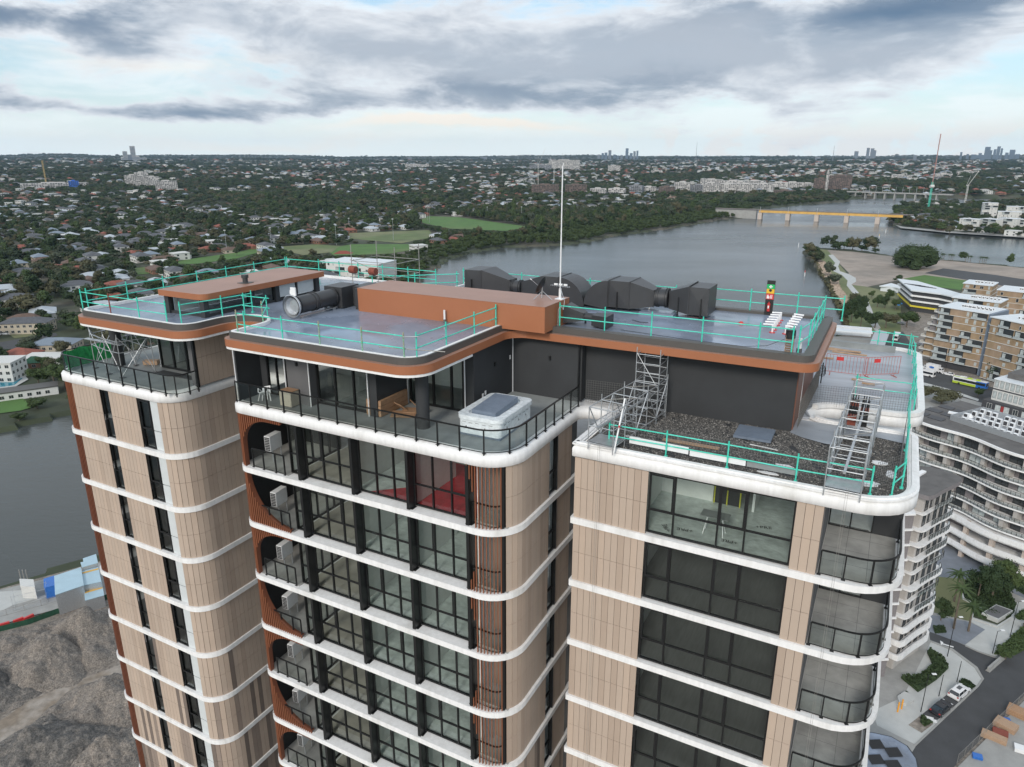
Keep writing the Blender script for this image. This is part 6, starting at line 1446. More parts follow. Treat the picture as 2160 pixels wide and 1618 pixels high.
palm(2011, 1327, 9.5, 'tall palm nearest the street lamp in the park'); palm(2042, 1333, 6, 'shorter palm right of the tall palm'); palm(2012, 1270, 7, 'palm standing on the lawn behind the tall palm')
for i, px in enumerate((1986, 1990, 2001, 2005, 2009, 2036, 2041, 2046, 2066, 2071, 2075, 2079)): palm(px, 549 + (px - 1986) * .09, 6, ['small waterfront palm of the leftmost pair', 'small waterfront palm of the middle trio', 'small waterfront palm of the third cluster', 'small waterfront palm of the rightmost cluster'][0 if px < 1995 else 1 if px < 2015 else 2 if px < 2050 else 3], 'palms along the far promenade', 1.1)
def hedge(name, pts, h, kind, label, seed=0, dens=9, z=0, leaf=.22):
    P_ = [G(a, b) for a, b in pts]; xs = [p[0] for p in P_]; ys = [p[1] for p in P_]; rs = np.random.RandomState(seed)
    A = abs(sum(P_[i][0] * P_[(i+1) % len(P_)][1] - P_[(i+1) % len(P_)][0] * P_[i][1] for i in range(len(P_)))) / 2
    n = int(min(14000, A * dens * 4)); X_ = rs.uniform(min(xs), max(xs), n * 3); Y_ = rs.uniform(min(ys), max(ys), n * 3); k = inpoly(X_, Y_, P_); X_, Y_ = X_[k][:n], Y_[k][:n]
    q = MB(); q.prism(P_, 0, h * .55)
    for x, y in zip(X_, Y_):
        z = h * (.55 + .45 * (.5 + .5 * math.sin(x * .9 + y * .7) * math.sin(y * 1.1 - x * .5))) * rs.uniform(.75, 1.05); d = rs.normal(size=3); d[2] = abs(d[2]) + .3; d /= np.linalg.norm(d); u = np.cross(d, [1, .2, .1]); u /= np.linalg.norm(u); v = np.cross(d, u); c = np.array([x, y, z]); s = leaf * rs.uniform(.6, 1.3)
        q.add([c - u * s, c + v * s, c + u * s, c - v * s], [(0, 1, 2, 3)])
    return tag(q.build(name, LM[kind]), None, None, None, 'stuff')
hedge('hedge', [(1900, 1432), (1936, 1462), (1975, 1436), (2000, 1412), (1992, 1396), (1962, 1372), (1955, 1378), (1968, 1408), (1935, 1430)], 1.1, 'dark', '', 1)
hedge('ground_cover', [(2050, 1224), (2088, 1232), (2125, 1247), (2142, 1278), (2137, 1298), (2105, 1314), (2052, 1299), (2052, 1294), (2072, 1288), (2034, 1262), (2030, 1247)], 1.2, 'dark', '', 2, 6)
hedge('ground_cover', [(2096, 1382), (2150, 1330), (2200, 1290), (2200, 1350), (2140, 1384)], .9, 'mid', '', 3, 6)
hedge('ground_cover', [(2108, 1206), (2160, 1225), (2200, 1240), (2200, 1280), (2150, 1250), (2115, 1222)], 1.0, 'dark', '', 4, 6)
hedge('ground_cover', [(2020, 1092), (2050, 1105), (2078, 1122), (2068, 1128), (2015, 1102)], 1.2, 'dark', '', 5, 6)
hedge('ground_cover', [(2103, 1142), (2230, 1195), (2230, 1215), (2098, 1158)], 1.3, 'dark', '', 6, 6)
for i, pts in enumerate(([(2034, 1166), (2046, 1163), (2057, 1171), (2044, 1176)], [(2096, 1192), (2108, 1189), (2120, 1198), (2108, 1202)], [(2064, 1155), (2076, 1150), (2090, 1156), (2078, 1163)], [(1944, 1511), (1966, 1526), (1950, 1535), (1940, 1525)], [(1895, 1470), (1912, 1462), (1922, 1472), (1905, 1482)], [(2022, 1440), (2035, 1434), (2058, 1449), (2045, 1458)], [(1968, 1325), (1990, 1322), (1996, 1336), (1972, 1338)])):
    hedge('ground_cover', pts, .6, 'dark', '', 20 + i, 10)
# rock revetment of the peninsula
rs = random.Random(6); q = MB(); rk = [(1722, 546), (1738, 552), (1748, 565), (1752, 578), (1768, 592), (1772, 608), (1785, 625), (1793, 648), (1783, 655), (1770, 632), (1757, 612), (1752, 597), (1735, 580), (1727, 565)]
P_ = [G(a, b) for a, b in rk]; xs = [p[0] for p in P_]; ys = [p[1] for p in P_]; c_ = 0
M['rock'] = mat('pale_sandstone_rocks', (.36, .29, .23), .9, var=.35, scale=.7)
while c_ < 1500:
    x, y = rs.uniform(min(xs), max(xs)), rs.uniform(min(ys), max(ys))
    if inpoly(np.array([x]), np.array([y]), P_)[0]: stone(q, x, y, rs.uniform(0, .5), rs.uniform(.5, 1.3), rs); c_ += 1
tag(q.build('rock_revetment', M['rock']), None, None, None, 'stuff')
q = MB()
for i in range(900):
    t_ = rs.random() * 12; a = [(1714, 528), (1716, 540), (1722, 552), (1730, 572), (1745, 590), (1752, 605), (1760, 622), (1768, 640), (1778, 660), (1785, 680), (1788, 695), (1790, 705), (1790, 706)]
    k = int(t_); f = t_ - k; x, y = G(a[k][0] + (a[min(k+1, 12)][0] - a[k][0]) * f + rs.uniform(-4, 3), a[k][1] + (a[min(k+1, 12)][1] - a[k][1]) * f); s = rs.uniform(.6, 1.6); n_ = Vector((rs.uniform(-1, 1), rs.uniform(-1, 1), rs.uniform(0, 1))).normalized(); u = n_.orthogonal().normalized(); v = n_.cross(u); c = Vector((x, y, rs.uniform(-1, 1.2)))
    q.add([c - u * s, c + v * s, c + u * s, c - v * s], [(0, 1, 2, 3)])
tag(q.build('bank_scrub', LM['dry']), None, None, None, 'stuff')
# ================================================================ vehicles and street furniture
M['carwhite'] = mat('white_car_paint', (.75, .75, .76), .22, var=.02); M['carblack'] = mat('black_car_paint', (.015, .016, .02), .15, var=.02); M['carsilver'] = mat('silver_car_paint', (.42, .43, .44), .25, .4)
M['carglass'] = mat('car_glass', (.02, .025, .03), .06, var=0, spec=1); M['tyre'] = mat('tyre_rubber', (.02, .02, .02), .8); M['taill'] = mat('tail_lamp', (.4, .01, .01), .3)
def car(x, y, ang, paint, label, group, L_=4.6, w=1.85, h=1.62, z=.12, suv=True):
    t = empty('parked_car', (x, y, z), ang, label, 'car', group); hw = w / 2
    prof = [(-L_/2, .45), (-L_/2 + .05, .85), (-L_/2 + .25, .98), (-L_*.36, 1.02), (L_*.12, 1.0), (L_*.40, .90), (L_*.48, .72), (L_/2, .45), (L_/2 - .05, .25), (-L_/2 + .05, .25)]
    q = MB(); n = len(prof); vs = [(a, -hw + (.06 if b > .9 else 0), b) for a, b in prof] + [(a, hw - (.06 if b > .9 else 0), b) for a, b in prof]
    q.add(vs, [tuple(range(n)), tuple(range(2*n-1, n-1, -1))] + [(i, n + i, n + (i+1) % n, (i+1) % n) for i in range(n)]); q.build('body', M[paint], t)
    r0, r1 = (-L_*.47, L_*.20) if suv else (-L_*.40, L_*.18); g0, g1 = (-L_*.40, L_*.05) if suv else (-L_*.24, L_*.03)
    q = MB(); q.add([(r0, -hw + .08, 1.0), (r1, -hw + .08, 1.0), (r1, hw - .08, 1.0), (r0, hw - .08, 1.0), (g0, -hw + .22, h - .05), (g1, -hw + .22, h - .05), (g1, hw - .22, h - .05), (g0, hw - .22, h - .05)], [(0, 1, 5, 4), (1, 2, 6, 5), (2, 3, 7, 6), (3, 0, 4, 7)]); q.build('windows', M['carglass'], t)
    q = MB(); q.add([(g0 - .04, -hw + .2, h - .06), (g1 + .04, -hw + .2, h - .06), (g1 + .04, hw - .2, h - .06), (g0 - .04, hw - .2, h - .06), (g0 + .1, -hw + .3, h), (g1 - .1, -hw + .3, h), (g1 - .1, hw - .3, h), (g0 + .1, hw - .3, h)], [(4, 5, 6, 7), (0, 1, 5, 4), (1, 2, 6, 5), (2, 3, 7, 6), (3, 0, 4, 7)]); q.build('roof', M[paint], t)
    q = MB()
    for (u0, v0), (u1, v1) in (((r0 + .02, 1.0), (g0, h - .05)), ((r1 - .02, 1.0), (g1, h - .05)), ((-.35, 1.0), (-.35, h - .05))):
        for s_ in (-1, 1): q.tube((u0, s_ * (hw - .08), v0), (u1, s_ * (hw - .22), v1), .035, 4)
    q.build('pillars', M[paint], t)
    for sx in (-L_*.31, L_*.32):
        for sy in (-1, 1): q = MB(); q.tube((sx, sy * (hw - .2), .33), (sx, sy * (hw + .01), .33), .34, 14); o = q.build('wheel', M['tyre'], t); q = MB(); q.tube((sx, sy * (hw + .0), .33), (sx, sy * (hw + .025), .33), .2, 10); q.build('rim', M['galv'], o)
    for sy in (-1, 1):
        q = MB(); q.box(-L_/2 - .01, -L_/2 + .2, sy * hw * .8 - .14, sy * hw * .8 + .14, .78, .92); q.build('tail_lamp', M['taill'], t)
        q = MB(); q.box(L_/2 - .25, L_/2 - .04, sy * hw * .75 - .16, sy * hw * .75 + .16, .62, .76); q.build('headlight', M['pvc'], t)
    if suv: q = MB(); q.box(-.9, .2, -.32, .32, h, h + .02); q.build('sunroof', M['carglass'], t)
    return t
def gang(px, py, qx, qy): a, b = G(px, py), G(qx, qy); return math.atan2(b[1] - a[1], b[0] - a[0])
x, y = G(2022, 1466); car(x, y, gang(1972, 1500, 2032, 1450), 'carwhite', 'white car with dark sunroof parked by the pavement', 'cars parked in the bay'); x, y = G(1984, 1500); car(x, y, gang(1972, 1500, 2032, 1450), 'carblack', 'black car parked behind the white car', 'cars parked in the bay', suv=False, h=1.45)
ra = gang(1950, 785, 2085, 815)
for px, py, p_, lb_ in ((1949, 777, 'carwhite', 'white car at the left of the delivery truck'), (2000, 792, 'carwhite', 'white car on the main road right of the delivery truck'), (2032, 801, 'carwhite', 'white car nearest the green and blue bus'), (1900, 684, 'carsilver', 'silver car on the loop road by the big green tree'), (1936, 728, 'carsilver', 'silver car on the road beside the tan block')):
    x, y = G(px, py); car(x, y, ra + math.pi, p_, lb_, 'cars on the main road', suv=False, h=1.45)
def boxy(name, label, cat, px, py, L_, w, h, m, m2=None, ang=ra):
    x, y = G(px, py); t = empty(name, (x, y, .12), ang, label, cat); q = MB(); q.box(-L_/2, L_/2, -w/2, w/2, .35, h); q.build('body', M[m], t)
    for sy in (-1, 1):
        q = MB(); q.box(-L_/2 + .4, L_/2 - .3, sy * (w/2 + .01) - .01, sy * (w/2 + .01) + .01, h * .48, h * .82); q.build('side_windows', M['carglass'], t)
        for sx in (-L_*.3, L_*.32): q = MB(); q.tube((sx, sy * (w/2 - .2), .45), (sx, sy * (w/2 + .03), .45), .45, 12); q.build('wheel', M['tyre'], t)
    for sx in (-1, 1): q = MB(); q.box(sx * (L_/2 + .01) - .01, sx * (L_/2 + .01) + .01, -w/2 + .15, w/2 - .15, h * .42, h * .85); q.build('windscreen', M['carglass'], t)
    return t
M['busgreen'] = mat('lime_green_paint', (.42, .55, .05), .35); M['busblue'] = mat('blue_bus_paint', (.03, .15, .50), .35)
t = boxy('bus', 'long bus painted lime green, white and blue on the main road', 'bus', 2045, 815, 12.5, 2.5, 3.1, 'carwhite')
q = MB(); q.box(2.6, 6.26, -1.262, 1.262, .34, 3.0); q.build('blue_rear', M['busblue'], t); q = MB(); q.box(-6.26, 2.6, -1.262, 1.262, .34, 1.3); q.box(-6.26, 4, -1.1, -.3, 3.1, 3.14); q.build('green_skirt', M['busgreen'], t)
for i in range(3): q = MB(); q.box(-4 + i * 3, -2.6 + i * 3, -.7, .7, 3.1, 3.4); q.build('roof_unit', M['busgreen' if i else 'pvc'], t)
boxy('minibus', 'white minibus waiting beside the white parapet of the tower', 'bus', 1951, 793, 7.5, 2.3, 2.7, 'carwhite')
boxy('coach', 'white coach driving on the road beyond the far wing', 'bus', 1890, 716, 9, 2.5, 3.0, 'carwhite', ang=gang(1880, 730, 1900, 705))
x, y = G(1972, 785); t = empty('delivery_truck', (x, y, .12), ra + 0, 'white box delivery truck with a blue oval on its side', 'truck'); q = MB(); q.box(-3.6, 1.6, -1.15, 1.15, .7, 3.3); q.build('box_body', M['carwhite'], t); q = MB(); q.box(1.7, 3.2, -1.05, 1.05, .4, 1.5); q.box(1.7, 2.9, -1.0, 1.0, 1.5, 2.3); q.build('cab', M['carwhite'], t)
q = MB(); q.box(2.9, 2.95, -.9, .9, 1.5, 2.2); q.box(1.9, 2.7, -1.02, -1.0, 1.5, 2.15); q.build('cab_windows', M['carglass'], t)
q = MB(); q.add([(-1.2 + 1.1 * math.cos(a), -1.155, 2.0 + .5 * math.sin(a)) for a in [i * math.pi / 8 for i in range(16)]], [tuple(range(16))]); q.build('blue_oval', M['busblue'], t)
for sx in (-2.6, 2.4):
    for sy in (-1, 1): q = MB(); q.tube((sx, sy * .9, .42), (sx, sy * 1.16, .42), .42, 12); q.build('wheel', M['tyre'], t)
def lamp(px, py, h, label, head=True, name='street_lamp', m='black', group='street lamps'):
    x, y = G(px, py); t = empty(name, (x, y, .1), 0, label, 'lamp post', group); q = MB(); q.tube((0, 0, 0), (0, 0, h), .08, 6, r2=.05); q.build('post', M[m], t)
    if head: q = MB(); q.tube((0, 0, h), (.9, .2, h + .1), .04, 5); q.build('arm', M[m], t); q = MB(); q.box(.7, 1.4, .0, .35, h + .08, h + .18); q.build('lamp_head', M['pvc'], t)
for a in ((1998, 1386, 8.5, 'black lamp post on the pale pavement beside the slim grey block'), (2130, 1345, 8, 'black lamp post at the edge of the white plaza'), (1942, 1503, 7.5, 'black lamp post behind the black car'), (2093, 1380, 5, 'short pale post at the lower end of the plaza'), (2018, 1440, 4.5, 'thin sign pole beside the white car'), (1980, 1470, 4.5, 'thin sign pole between the two parked cars'), (1995, 780, 12, 'tall pole in front of the tan block')): lamp(*a, head='sign pole' not in a[3])
for i, (px, py) in enumerate(((1893, 1503), (1901, 1497))): x, y = G(px, py); q = MB(); q.tube((0, 0, 0), (0, 0, 2.0), .13, 8); o = q.build('bollard', mat('orange_post_%d' % i, (.75, .33, .03), .5)); o.location = (x, y, .1); tag(o, ['orange post nearest the white planter', 'orange post on the pavement side'][i], 'bollard', 'orange posts')
q = MB(); a_, b_ = G(2083, 1418), G(2115, 1390); an = math.atan2(b_[1] - a_[1], b_[0] - a_[0]); L_ = math.dist(a_, b_)
t = empty('concrete_barrier', (a_[0], a_[1], .1), an, 'long concrete barrier lying across the mouth of the side road', 'barrier'); q.box(0, L_, -.35, .35, 0, .25); q.box(0, L_, -.18, .18, .25, .95); q.build('block', M['midpave'], t)
q = MB(); P_ = [G(x, y, .7) for x, y in ((1893, 1468), (1908, 1458), (1922, 1464), (1928, 1476), (1912, 1484), (1897, 1480))]; q.prism(fillet([(p[0], p[1], .3) for p in P_]), .0, .7); tag(q.build('planter', M['paving']), 'low white planter with a green bush beside the orange posts', 'planter')
# white construction compound at the bottom right
rs = random.Random(2)
for i, (px, py, w, d, h, m, lb_) in enumerate(((2120, 1535, 3.2, 2.2, 1.0, 'wood', 'pallet stack of brown timber in the compound'), (2143, 1508, 2.8, 2.0, 1.2, 'card', 'stack of brown bundles nearest the right edge'), (2095, 1560, 3.6, 1.4, .9, 'wood', 'long timber pack beside the site fence'), (2108, 1552, 2.2, 1.6, .8, 'rust', 'rusty steel bundle beside the long timber pack'),
                                               (2150, 1585, 1.6, 1.4, .8, 'pvc', 'white bag pile in the compound'), (2060, 1600, 1.4, 1.0, .6, 'busblue', 'blue crate by the site fence'), (2122, 1521, 1.0, .8, .5, 'busblue', 'blue bundle between the timber packs'))):
    x, y = G(px, py); t = empty('material_stack', (x, y, .1), -.9 + .1 * i, lb_, 'building materials', 'materials in the compound')
    for k in range(3): q = MB(); q.box(-w/2 + .1 * rs.random(), w/2, -d/2, d/2 - .2 * rs.random(), k * h / 3, (k + .85) * h / 3); q.build('pack', M[m], t)
a_, b_ = G(2018, 1612), G(2160, 1476); an = math.atan2(b_[1] - a_[1], b_[0] - a_[0]); L_ = math.dist(a_, b_); t = empty('site_fence', (a_[0], a_[1], .1), an, 'temporary site fence along the main road at the lower right', 'fence'); n = int(L_ / 2.4)
for i in range(n + 3): q = MB(); q.tube((i * 2.4, 0, 0), (i * 2.4, 0, 1.9), .03, 5); q.build('post', M['steel'], t)
for i in range(n + 2):
    q = MB(); q.tube((i * 2.4, 0, 1.85), (i * 2.4 + 2.3, 0, 1.85), .02, 4); q.tube((i * 2.4, 0, .15), (i * 2.4 + 2.3, 0, .15), .02, 4)
    for j in range(1, 9): q.tube((i * 2.4 + j * .26, 0, .15), (i * 2.4 + j * .26, 0, 1.85), .008, 3)
    q.build('mesh_panel', M['steel'], t)
for i, (px, py, c_) in enumerate(((1697, 583, 'red'), (1684, 522, 'pvc'), (1868, 492, 'pvc'), (1854, 503, 'emyellow'), (1840, 515, 'pvc'))):
    x, y = G(px, py, -1.5); t = empty('channel_marker', (x, y, -1.5), 0, ['red topped channel marker pole off the peninsula', 'white channel marker left of the peninsula tip', 'white buoy farthest towards the east shore', 'yellow channel marker in mid river', 'white channel marker behind the peninsula'][i], 'marker', 'channel markers'); q = MB(); q.tube((0, 0, -1), (0, 0, 3.2), .35, 6); q.build('pole', M['pvc'], t); q = MB(); q.tube((0, 0, 3.2), (0, 0, 5.2), .35, 6, r2=.1); q.build('top_mark', M[c_], t)
# ================================================================ lower left: site, spoil heaps, sheds
sh('quay_concrete', [(-80, 1262), (0, 1244), (92, 1222), (215, 1186), (260, 1180), (260, 1240), (218, 1258), (100, 1290), (0, 1318), (-80, 1335)], 'midpave')
M['mud'] = mat('pale_dirt_track', (.31, .275, .24), .9, var=.2, scale=1.0, bump=1.0, bscale=2.2, col2=(.22, .18, .14))
sh('haul_road', [(-60, 1560), (60, 1480), (150, 1440), (300, 1385), (300, 1425), (180, 1470), (90, 1530), (20, 1580), (-60, 1640)], 'mud')
M['spoil'] = mat('grey_crushed_spoil', (.165, .148, .132), .95, var=.6, scale=4.5, bump=2.0, bscale=7, col2=(.235, .205, .178), c2lo=.4, c2hi=.65)
M['spoildark'] = mat('dark_crushed_spoil', (.10, .095, .09), .95, var=.6, scale=4.5, bump=2.0, bscale=7, col2=(.17, .155, .14))
def heap(cx, cy, r, h, seed, m, label, sx=1.0, ang=0, n=96):
    V, F = [], []; ca, sa = math.cos(ang), math.sin(ang)
    for j in range(n + 1):
        for i in range(n + 1):
            u, v = (i / n * 2 - 1) * 1.15, (j / n * 2 - 1) * 1.15; x0, y0 = u * r * sx, v * r; x, y = x0 * ca - y0 * sa, x0 * sa + y0 * ca
            d = math.hypot(u, v) * (1 + .28 * noise.noise((u * 1.7 + seed, v * 1.7, 0))); z = max(0, 1 - d) ** 1.05
            p = Vector((x * .22 + seed * 5, y * .22, 0)); z = h * z * (1 + .5 * noise.noise(p)) + (.9 * noise.fractal(p * 1.5, 1, 2.1, 5) + .25 * noise.noise(p * 9)) * min(1, z * 3) - (.15 if d > 1 else 0)
            V.append((x, y, z))
    for j in range(n):
        for i in range(n): F.append((j*(n+1)+i, j*(n+1)+i+1, (j+1)*(n+1)+i+1, (j+1)*(n+1)+i))
    rk_ = random.Random(seed); q = MB()
    for _ in range(1500):
        x, y, z = V[rk_.randrange(len(V))]
        if z > .1: stone(q, x + rk_.uniform(-.1, .1), y + rk_.uniform(-.1, .1), z - .04, rk_.uniform(.05, .17), rk_)
    me = np_mesh('spoil_heap', np.array(V), np.array(F), M[m], True); o = bpy.data.objects.new('spoil_heap', me); C.objects.link(o); o.location = (cx, cy, .05); tag(q.build('loose_stones', M[m], o), kind='stuff'); return tag(o, label, 'heap', 'heaps of crushed rock on the site')
for px, py, r, h, sd_, m, lb_, sx in ((85, 1395, 8.5, 6.2, 1, 'spoil', 'grey conical rock heap between the haul road and the fence', 1.25), (205, 1330, 9.5, 7, 2, 'spoil', 'tall grey rock heap right against the left tower', 1.2), (-12, 1440, 7, 5, 3, 'spoildark', 'dark rock heap cut off by the left edge', 1.1),
                                      (225, 1475, 8.5, 5.6, 4, 'spoil', 'broad rock heap below the haul road beside the left tower', 1.35), (95, 1575, 8.5, 5.6, 5, 'spoildark', 'nearest dark rock heap at the bottom left corner', 1.4), (40, 1345, 6, 1.8, 6, 'spoil', 'low rubble ridge along the quay', 2.4), (235, 1580, 6, 4, 7, 'spoil', 'small rubble heap at the bottom next to the left tower', 1.2)):
    x, y = G(px, py + 18); heap(x, y, r, h, sd_, m, lb_, sx, .5)
rs = random.Random(8); q = MB()
for i in range(5200):
    x, y = G(rs.uniform(-40, 330), rs.uniform(1290, 1680)); stone(q, x, y, .05, rs.uniform(.05, .2), rs)
tag(q.build('loose_rubble', M['spoil']), kind='stuff')
M['blueroof'] = mat('pale_blue_sheet_roof', (.38, .52, .60), .45, var=.07, scale=.4)
def pbox(name, pts, z0, z1, m, label, cat, roof=None, stripe=None, group=None):
    P_ = [G(a, b, z1) for a, b in pts]; t = empty(name, (P_[0][0], P_[0][1], 0), 0, label, cat, group); P_ = [(x - t.location.x, y - t.location.y) for x, y in P_]
    q = MB(); q.prism(P_, z0, z1 - .12); q.build('wall', M[m], t)
    q = MB(); c = (sum(p[0] for p in P_) / len(P_), sum(p[1] for p in P_) / len(P_)); q.prism([(c[0] + (p[0] - c[0]) * 1.03, c[1] + (p[1] - c[1]) * 1.03) for p in P_], z1 - .12, z1); q.build('roof', M[roof or m], t)
    if stripe: q = MB(); a, b = P_[stripe[0]], P_[stripe[1]]; k = stripe[2]; d_ = P_[stripe[3]]; q.prism([(a[0] + (d_[0]-a[0])*k, a[1] + (d_[1]-a[1])*k), (b[0] + (d_[0]-a[0])*k, b[1] + (d_[1]-a[1])*k), (b[0] + (d_[0]-a[0])*(k+.1), b[1] + (d_[1]-a[1])*(k+.1)), (a[0] + (d_[0]-a[0])*(k+.1), a[1] + (d_[1]-a[1])*(k+.1))], z1 + .01, z1 + .06); q.build('orange_stripe', M['bridgeyellow'], t)
    return t
pbox('site_shed', [(117, 1254), (115, 1215), (170, 1197), (176, 1234)], .1, 5, 'galv', 'big site shed with pale blue flat roof on the quay', 'shed', 'blueroof', group='site sheds')
pbox('site_shed', [(176, 1234), (173, 1205), (207, 1196), (213, 1226)], .1, 4.6, 'galv', 'pale blue roofed shed with orange stripe touching the left tower in view', 'shed', 'blueroof', (1, 2, .1, 0), 'site sheds')
pbox('site_shed', [(173, 1196), (170, 1186), (176, 1185), (175, 1178), (202, 1169), (206, 1187)], .1, 5.5, 'galv', 'stepped pale blue shed farthest along the quay', 'shed', 'blueroof', group='site sheds')
pbox('shipping_container', [(180, 1266), (176, 1236), (214, 1225), (219, 1255)], .1, 3, 'galv', 'pale container with an orange stripe below the big shed', 'container', 'blueroof', (1, 2, .45, 0))
pbox('shipping_container', [(93, 1240), (92, 1221), (115, 1214), (116, 1234)], .1, 3, 'busblue', 'dark blue container beside the big shed', 'container', 'busblue')
pbox('concrete_form', [(43, 1236), (41, 1221), (70, 1222), (73, 1238)], .1, 3.2, 'palewall', 'pale precast panels standing on the quay', 'precast panels')
for i in range(3): q = MB(); x, y = G(48 + i * 7, 1238); q.tube((0, 0, 0), (0, 0, 4.2), .12, 5); o = q.build('steel_post', M['steel']); o.location = (x, y, .1); tag(o, ['left rusty post of the precast panels', 'middle rusty post of the precast panels', 'right rusty post of the precast panels'][i], 'post')
sh('pale_slab', [(-60, 1270), (0, 1248), (72, 1243), (80, 1262), (28, 1276), (0, 1290), (-60, 1305)], 'paving')
t = empty('scaffold_cage', (*G(30, 1290), .1), .5, 'grey scaffold cage standing on the pale slab by the quay', 'scaffold'); stower(t, 6, 3, 3.4, 3, True, 'galv')
def long_fence(pts, h, label, m='steel', step=3):
    P_ = Path([G(a, b) for a, b in pts]); x0, y0, _ = P_.at(0); t = empty('fence', (x0, y0, .05), 0, label, 'fence'); n = int(P_.L / step)
    for i in range(n + 1): x, y, a = P_.at(i * step); q = MB(); q.tube((x - x0, y - y0, 0), (x - x0, y - y0, h), .04, 4); q.build('post', M[m], t)
    pp = [(x - x0, y - y0) for x, y in P_.sub(0, P_.L, 1.0)]; q = MB(); q.ring(pp, [(x + .03, y + .03) for x, y in pp], h - .08, h - .02, 0, closed=False); q.ring(pp, [(x + .03, y + .03) for x, y in pp], .3, .36, 0, closed=False); q.build('rail', M[m], t); return t
long_fence([(-60, 1320), (0, 1304), (100, 1277), (260, 1230)], 1.6, 'grey site fence between the quay and the dirt ground')
M['greencloth'] = mat('dark_green_shade_cloth', (.015, .07, .04), .8, var=.3, scale=2)
q = MB(); P_ = [G(a, b) for a, b in ((-60, 1352), (0, 1333), (60, 1318), (120, 1296), (260, 1255))]; q.strip(P_, .05, 1.3); q.strip([(x + .3, y + .3) for x, y in P_], .05, 1.2); tag(q.build('silt_fence', M['greencloth']), 'low dark green shade cloth fence winding past the rubble', 'fence')
for i, (px, py) in enumerate(((10, 1322), (40, 1313), (62, 1307), (140, 1283), (165, 1276), (190, 1267))):
    x, y = G(px, py); q = MB(); q.box(-.9, .9, -.25, .25, 0, .8); o = q.build('water_barrier', M['red']); o.location = (x, y, .08); o.rotation_euler = (0, 0, .6 + .2 * i); tag(o, 'red plastic barrier standing along the dark green silt fence', 'barrier', 'red barriers along the silt fence')
# ================================================================ suburb beyond the river
def terr(px, py):                                    # where a view ray through a pixel meets the hills
    u, v = px - 1080, py - 809; r = Vector((u, FP * math.cos(PT) - v * math.sin(PT), -FP * math.sin(PT) - v * math.cos(PT))); r.normalize()
    t = 150.0
    while t < 14000:
        x, y, z = r.x * t, r.y * t, CAM_Z + r.z * t
        if z < float(hgt(x, y)): break
        t += max(4, t * .004)
    return x, y, float(hgt(x, y))
M['tile_red'] = mat('terracotta_tiles', (.24, .08, .055), .8, var=.2, scale=.6); M['tile_brown'] = mat('brown_tiles', (.13, .085, .065), .8, var=.2, scale=.6)
M['tile_grey'] = mat('dark_grey_tiles', (.085, .088, .098), .6, var=.2, scale=.6); M['roof_pale'] = mat('pale_iron_roof', (.42, .46, .50), .5, var=.1); M['roof_blue'] = mat('blue_grey_iron_roof', (.18, .22, .27), .5, var=.1)
M['wall_cream'] = mat('cream_wall', (.45, .40, .32), .8, var=.1); M['wall_brick'] = mat('brick_house_wall', (.22, .12, .08), .9, var=.2, scale=2)
def hip(w, d, h0, h1, over=.5):
    q = MB(); W_, D_ = w/2 + over, d/2 + over; r = max(.01, W_ - D_)
    q.add([(-W_, -D_, h0), (W_, -D_, h0), (W_, D_, h0), (-W_, D_, h0), (-r, 0, h1), (r, 0, h1)], [(0, 1, 5, 4), (1, 2, 5), (2, 3, 4, 5), (3, 0, 4), (0, 3, 2, 1)]); return q
HV = []
for i, (w, d, h, rm, wm, lbl) in enumerate(((15, 10, 3, 'tile_red', 'wall_brick', 'terracotta tiled'), (16, 11, 5.6, 'tile_grey', 'palewall', 'dark grey roofed two storey white'), (14, 9, 3, 'tile_brown', 'wall_cream', 'brown tiled cream'), (17, 11, 3.2, 'roof_pale', 'palewall', 'pale metal roofed'),
                                            (13, 10, 5.4, 'roof_blue', 'wall_cream', 'blue grey roofed two storey'), (18, 10, 3, 'tile_brown', 'wall_brick', 'long brown roofed brick'), (12, 12, 5.8, 'palewall', 'palewall', 'boxy white flat roofed'), (15, 10, 3, 'tile_grey', 'wall_brick', 'dark grey tiled brick'))):
    q = MB(); q.box(-w/2, w/2, -d/2, d/2, 0, h); 
    if i % 2 == 0: q.box(w/2 - 5, w/2 - .5, -d/2 - 3.5, -d/2 + .1, 0, min(h, 3) - .1)
    wmsh = q.mesh('wall', M[wm])
    q = hip(w, d, h, h + (2.3 if i != 6 else .5)); 
    if i % 2 == 0 and i != 6: q.add([(w/2 - 5.3, -d/2 - 3.9, 2.9), (w/2 - .2, -d/2 - 3.9, 2.9), (w/2 - .2, 0, 2.92), (w/2 - 5.3, 0, 2.92), (w/2 - 2.75, -d/2 - 2, 4.4), (w/2 - 2.75, 0, 4.4)], [(0, 1, 4), (1, 2, 5, 4), (3, 0, 4, 5)])
    rmsh = q.mesh('roof', M[rm])
    q = MB()
    for z in ([1.0] if h < 4 else [.9, 3.6]):
        for x in (-w*.36, -w*.12, w*.14, w*.36):
            q.box(x - .9, x + .9, -d/2 - .03, -d/2 - .005, z, z + 1.3); q.box(x - .9, x + .9, d/2 + .005, d/2 + .03, z, z + 1.3)
        for y in (-d*.25, d*.25): q.box(-w/2 - .03, -w/2 - .005, y - .8, y + .8, z, z + 1.3); q.box(w/2 + .005, w/2 + .03, y - .8, y + .8, z, z + 1.3)
    q = q.mesh('windows', M['win_dark'])
    j = MB(); j.v = []; HV.append((wmsh, rmsh, q, lbl, max(w, d)))
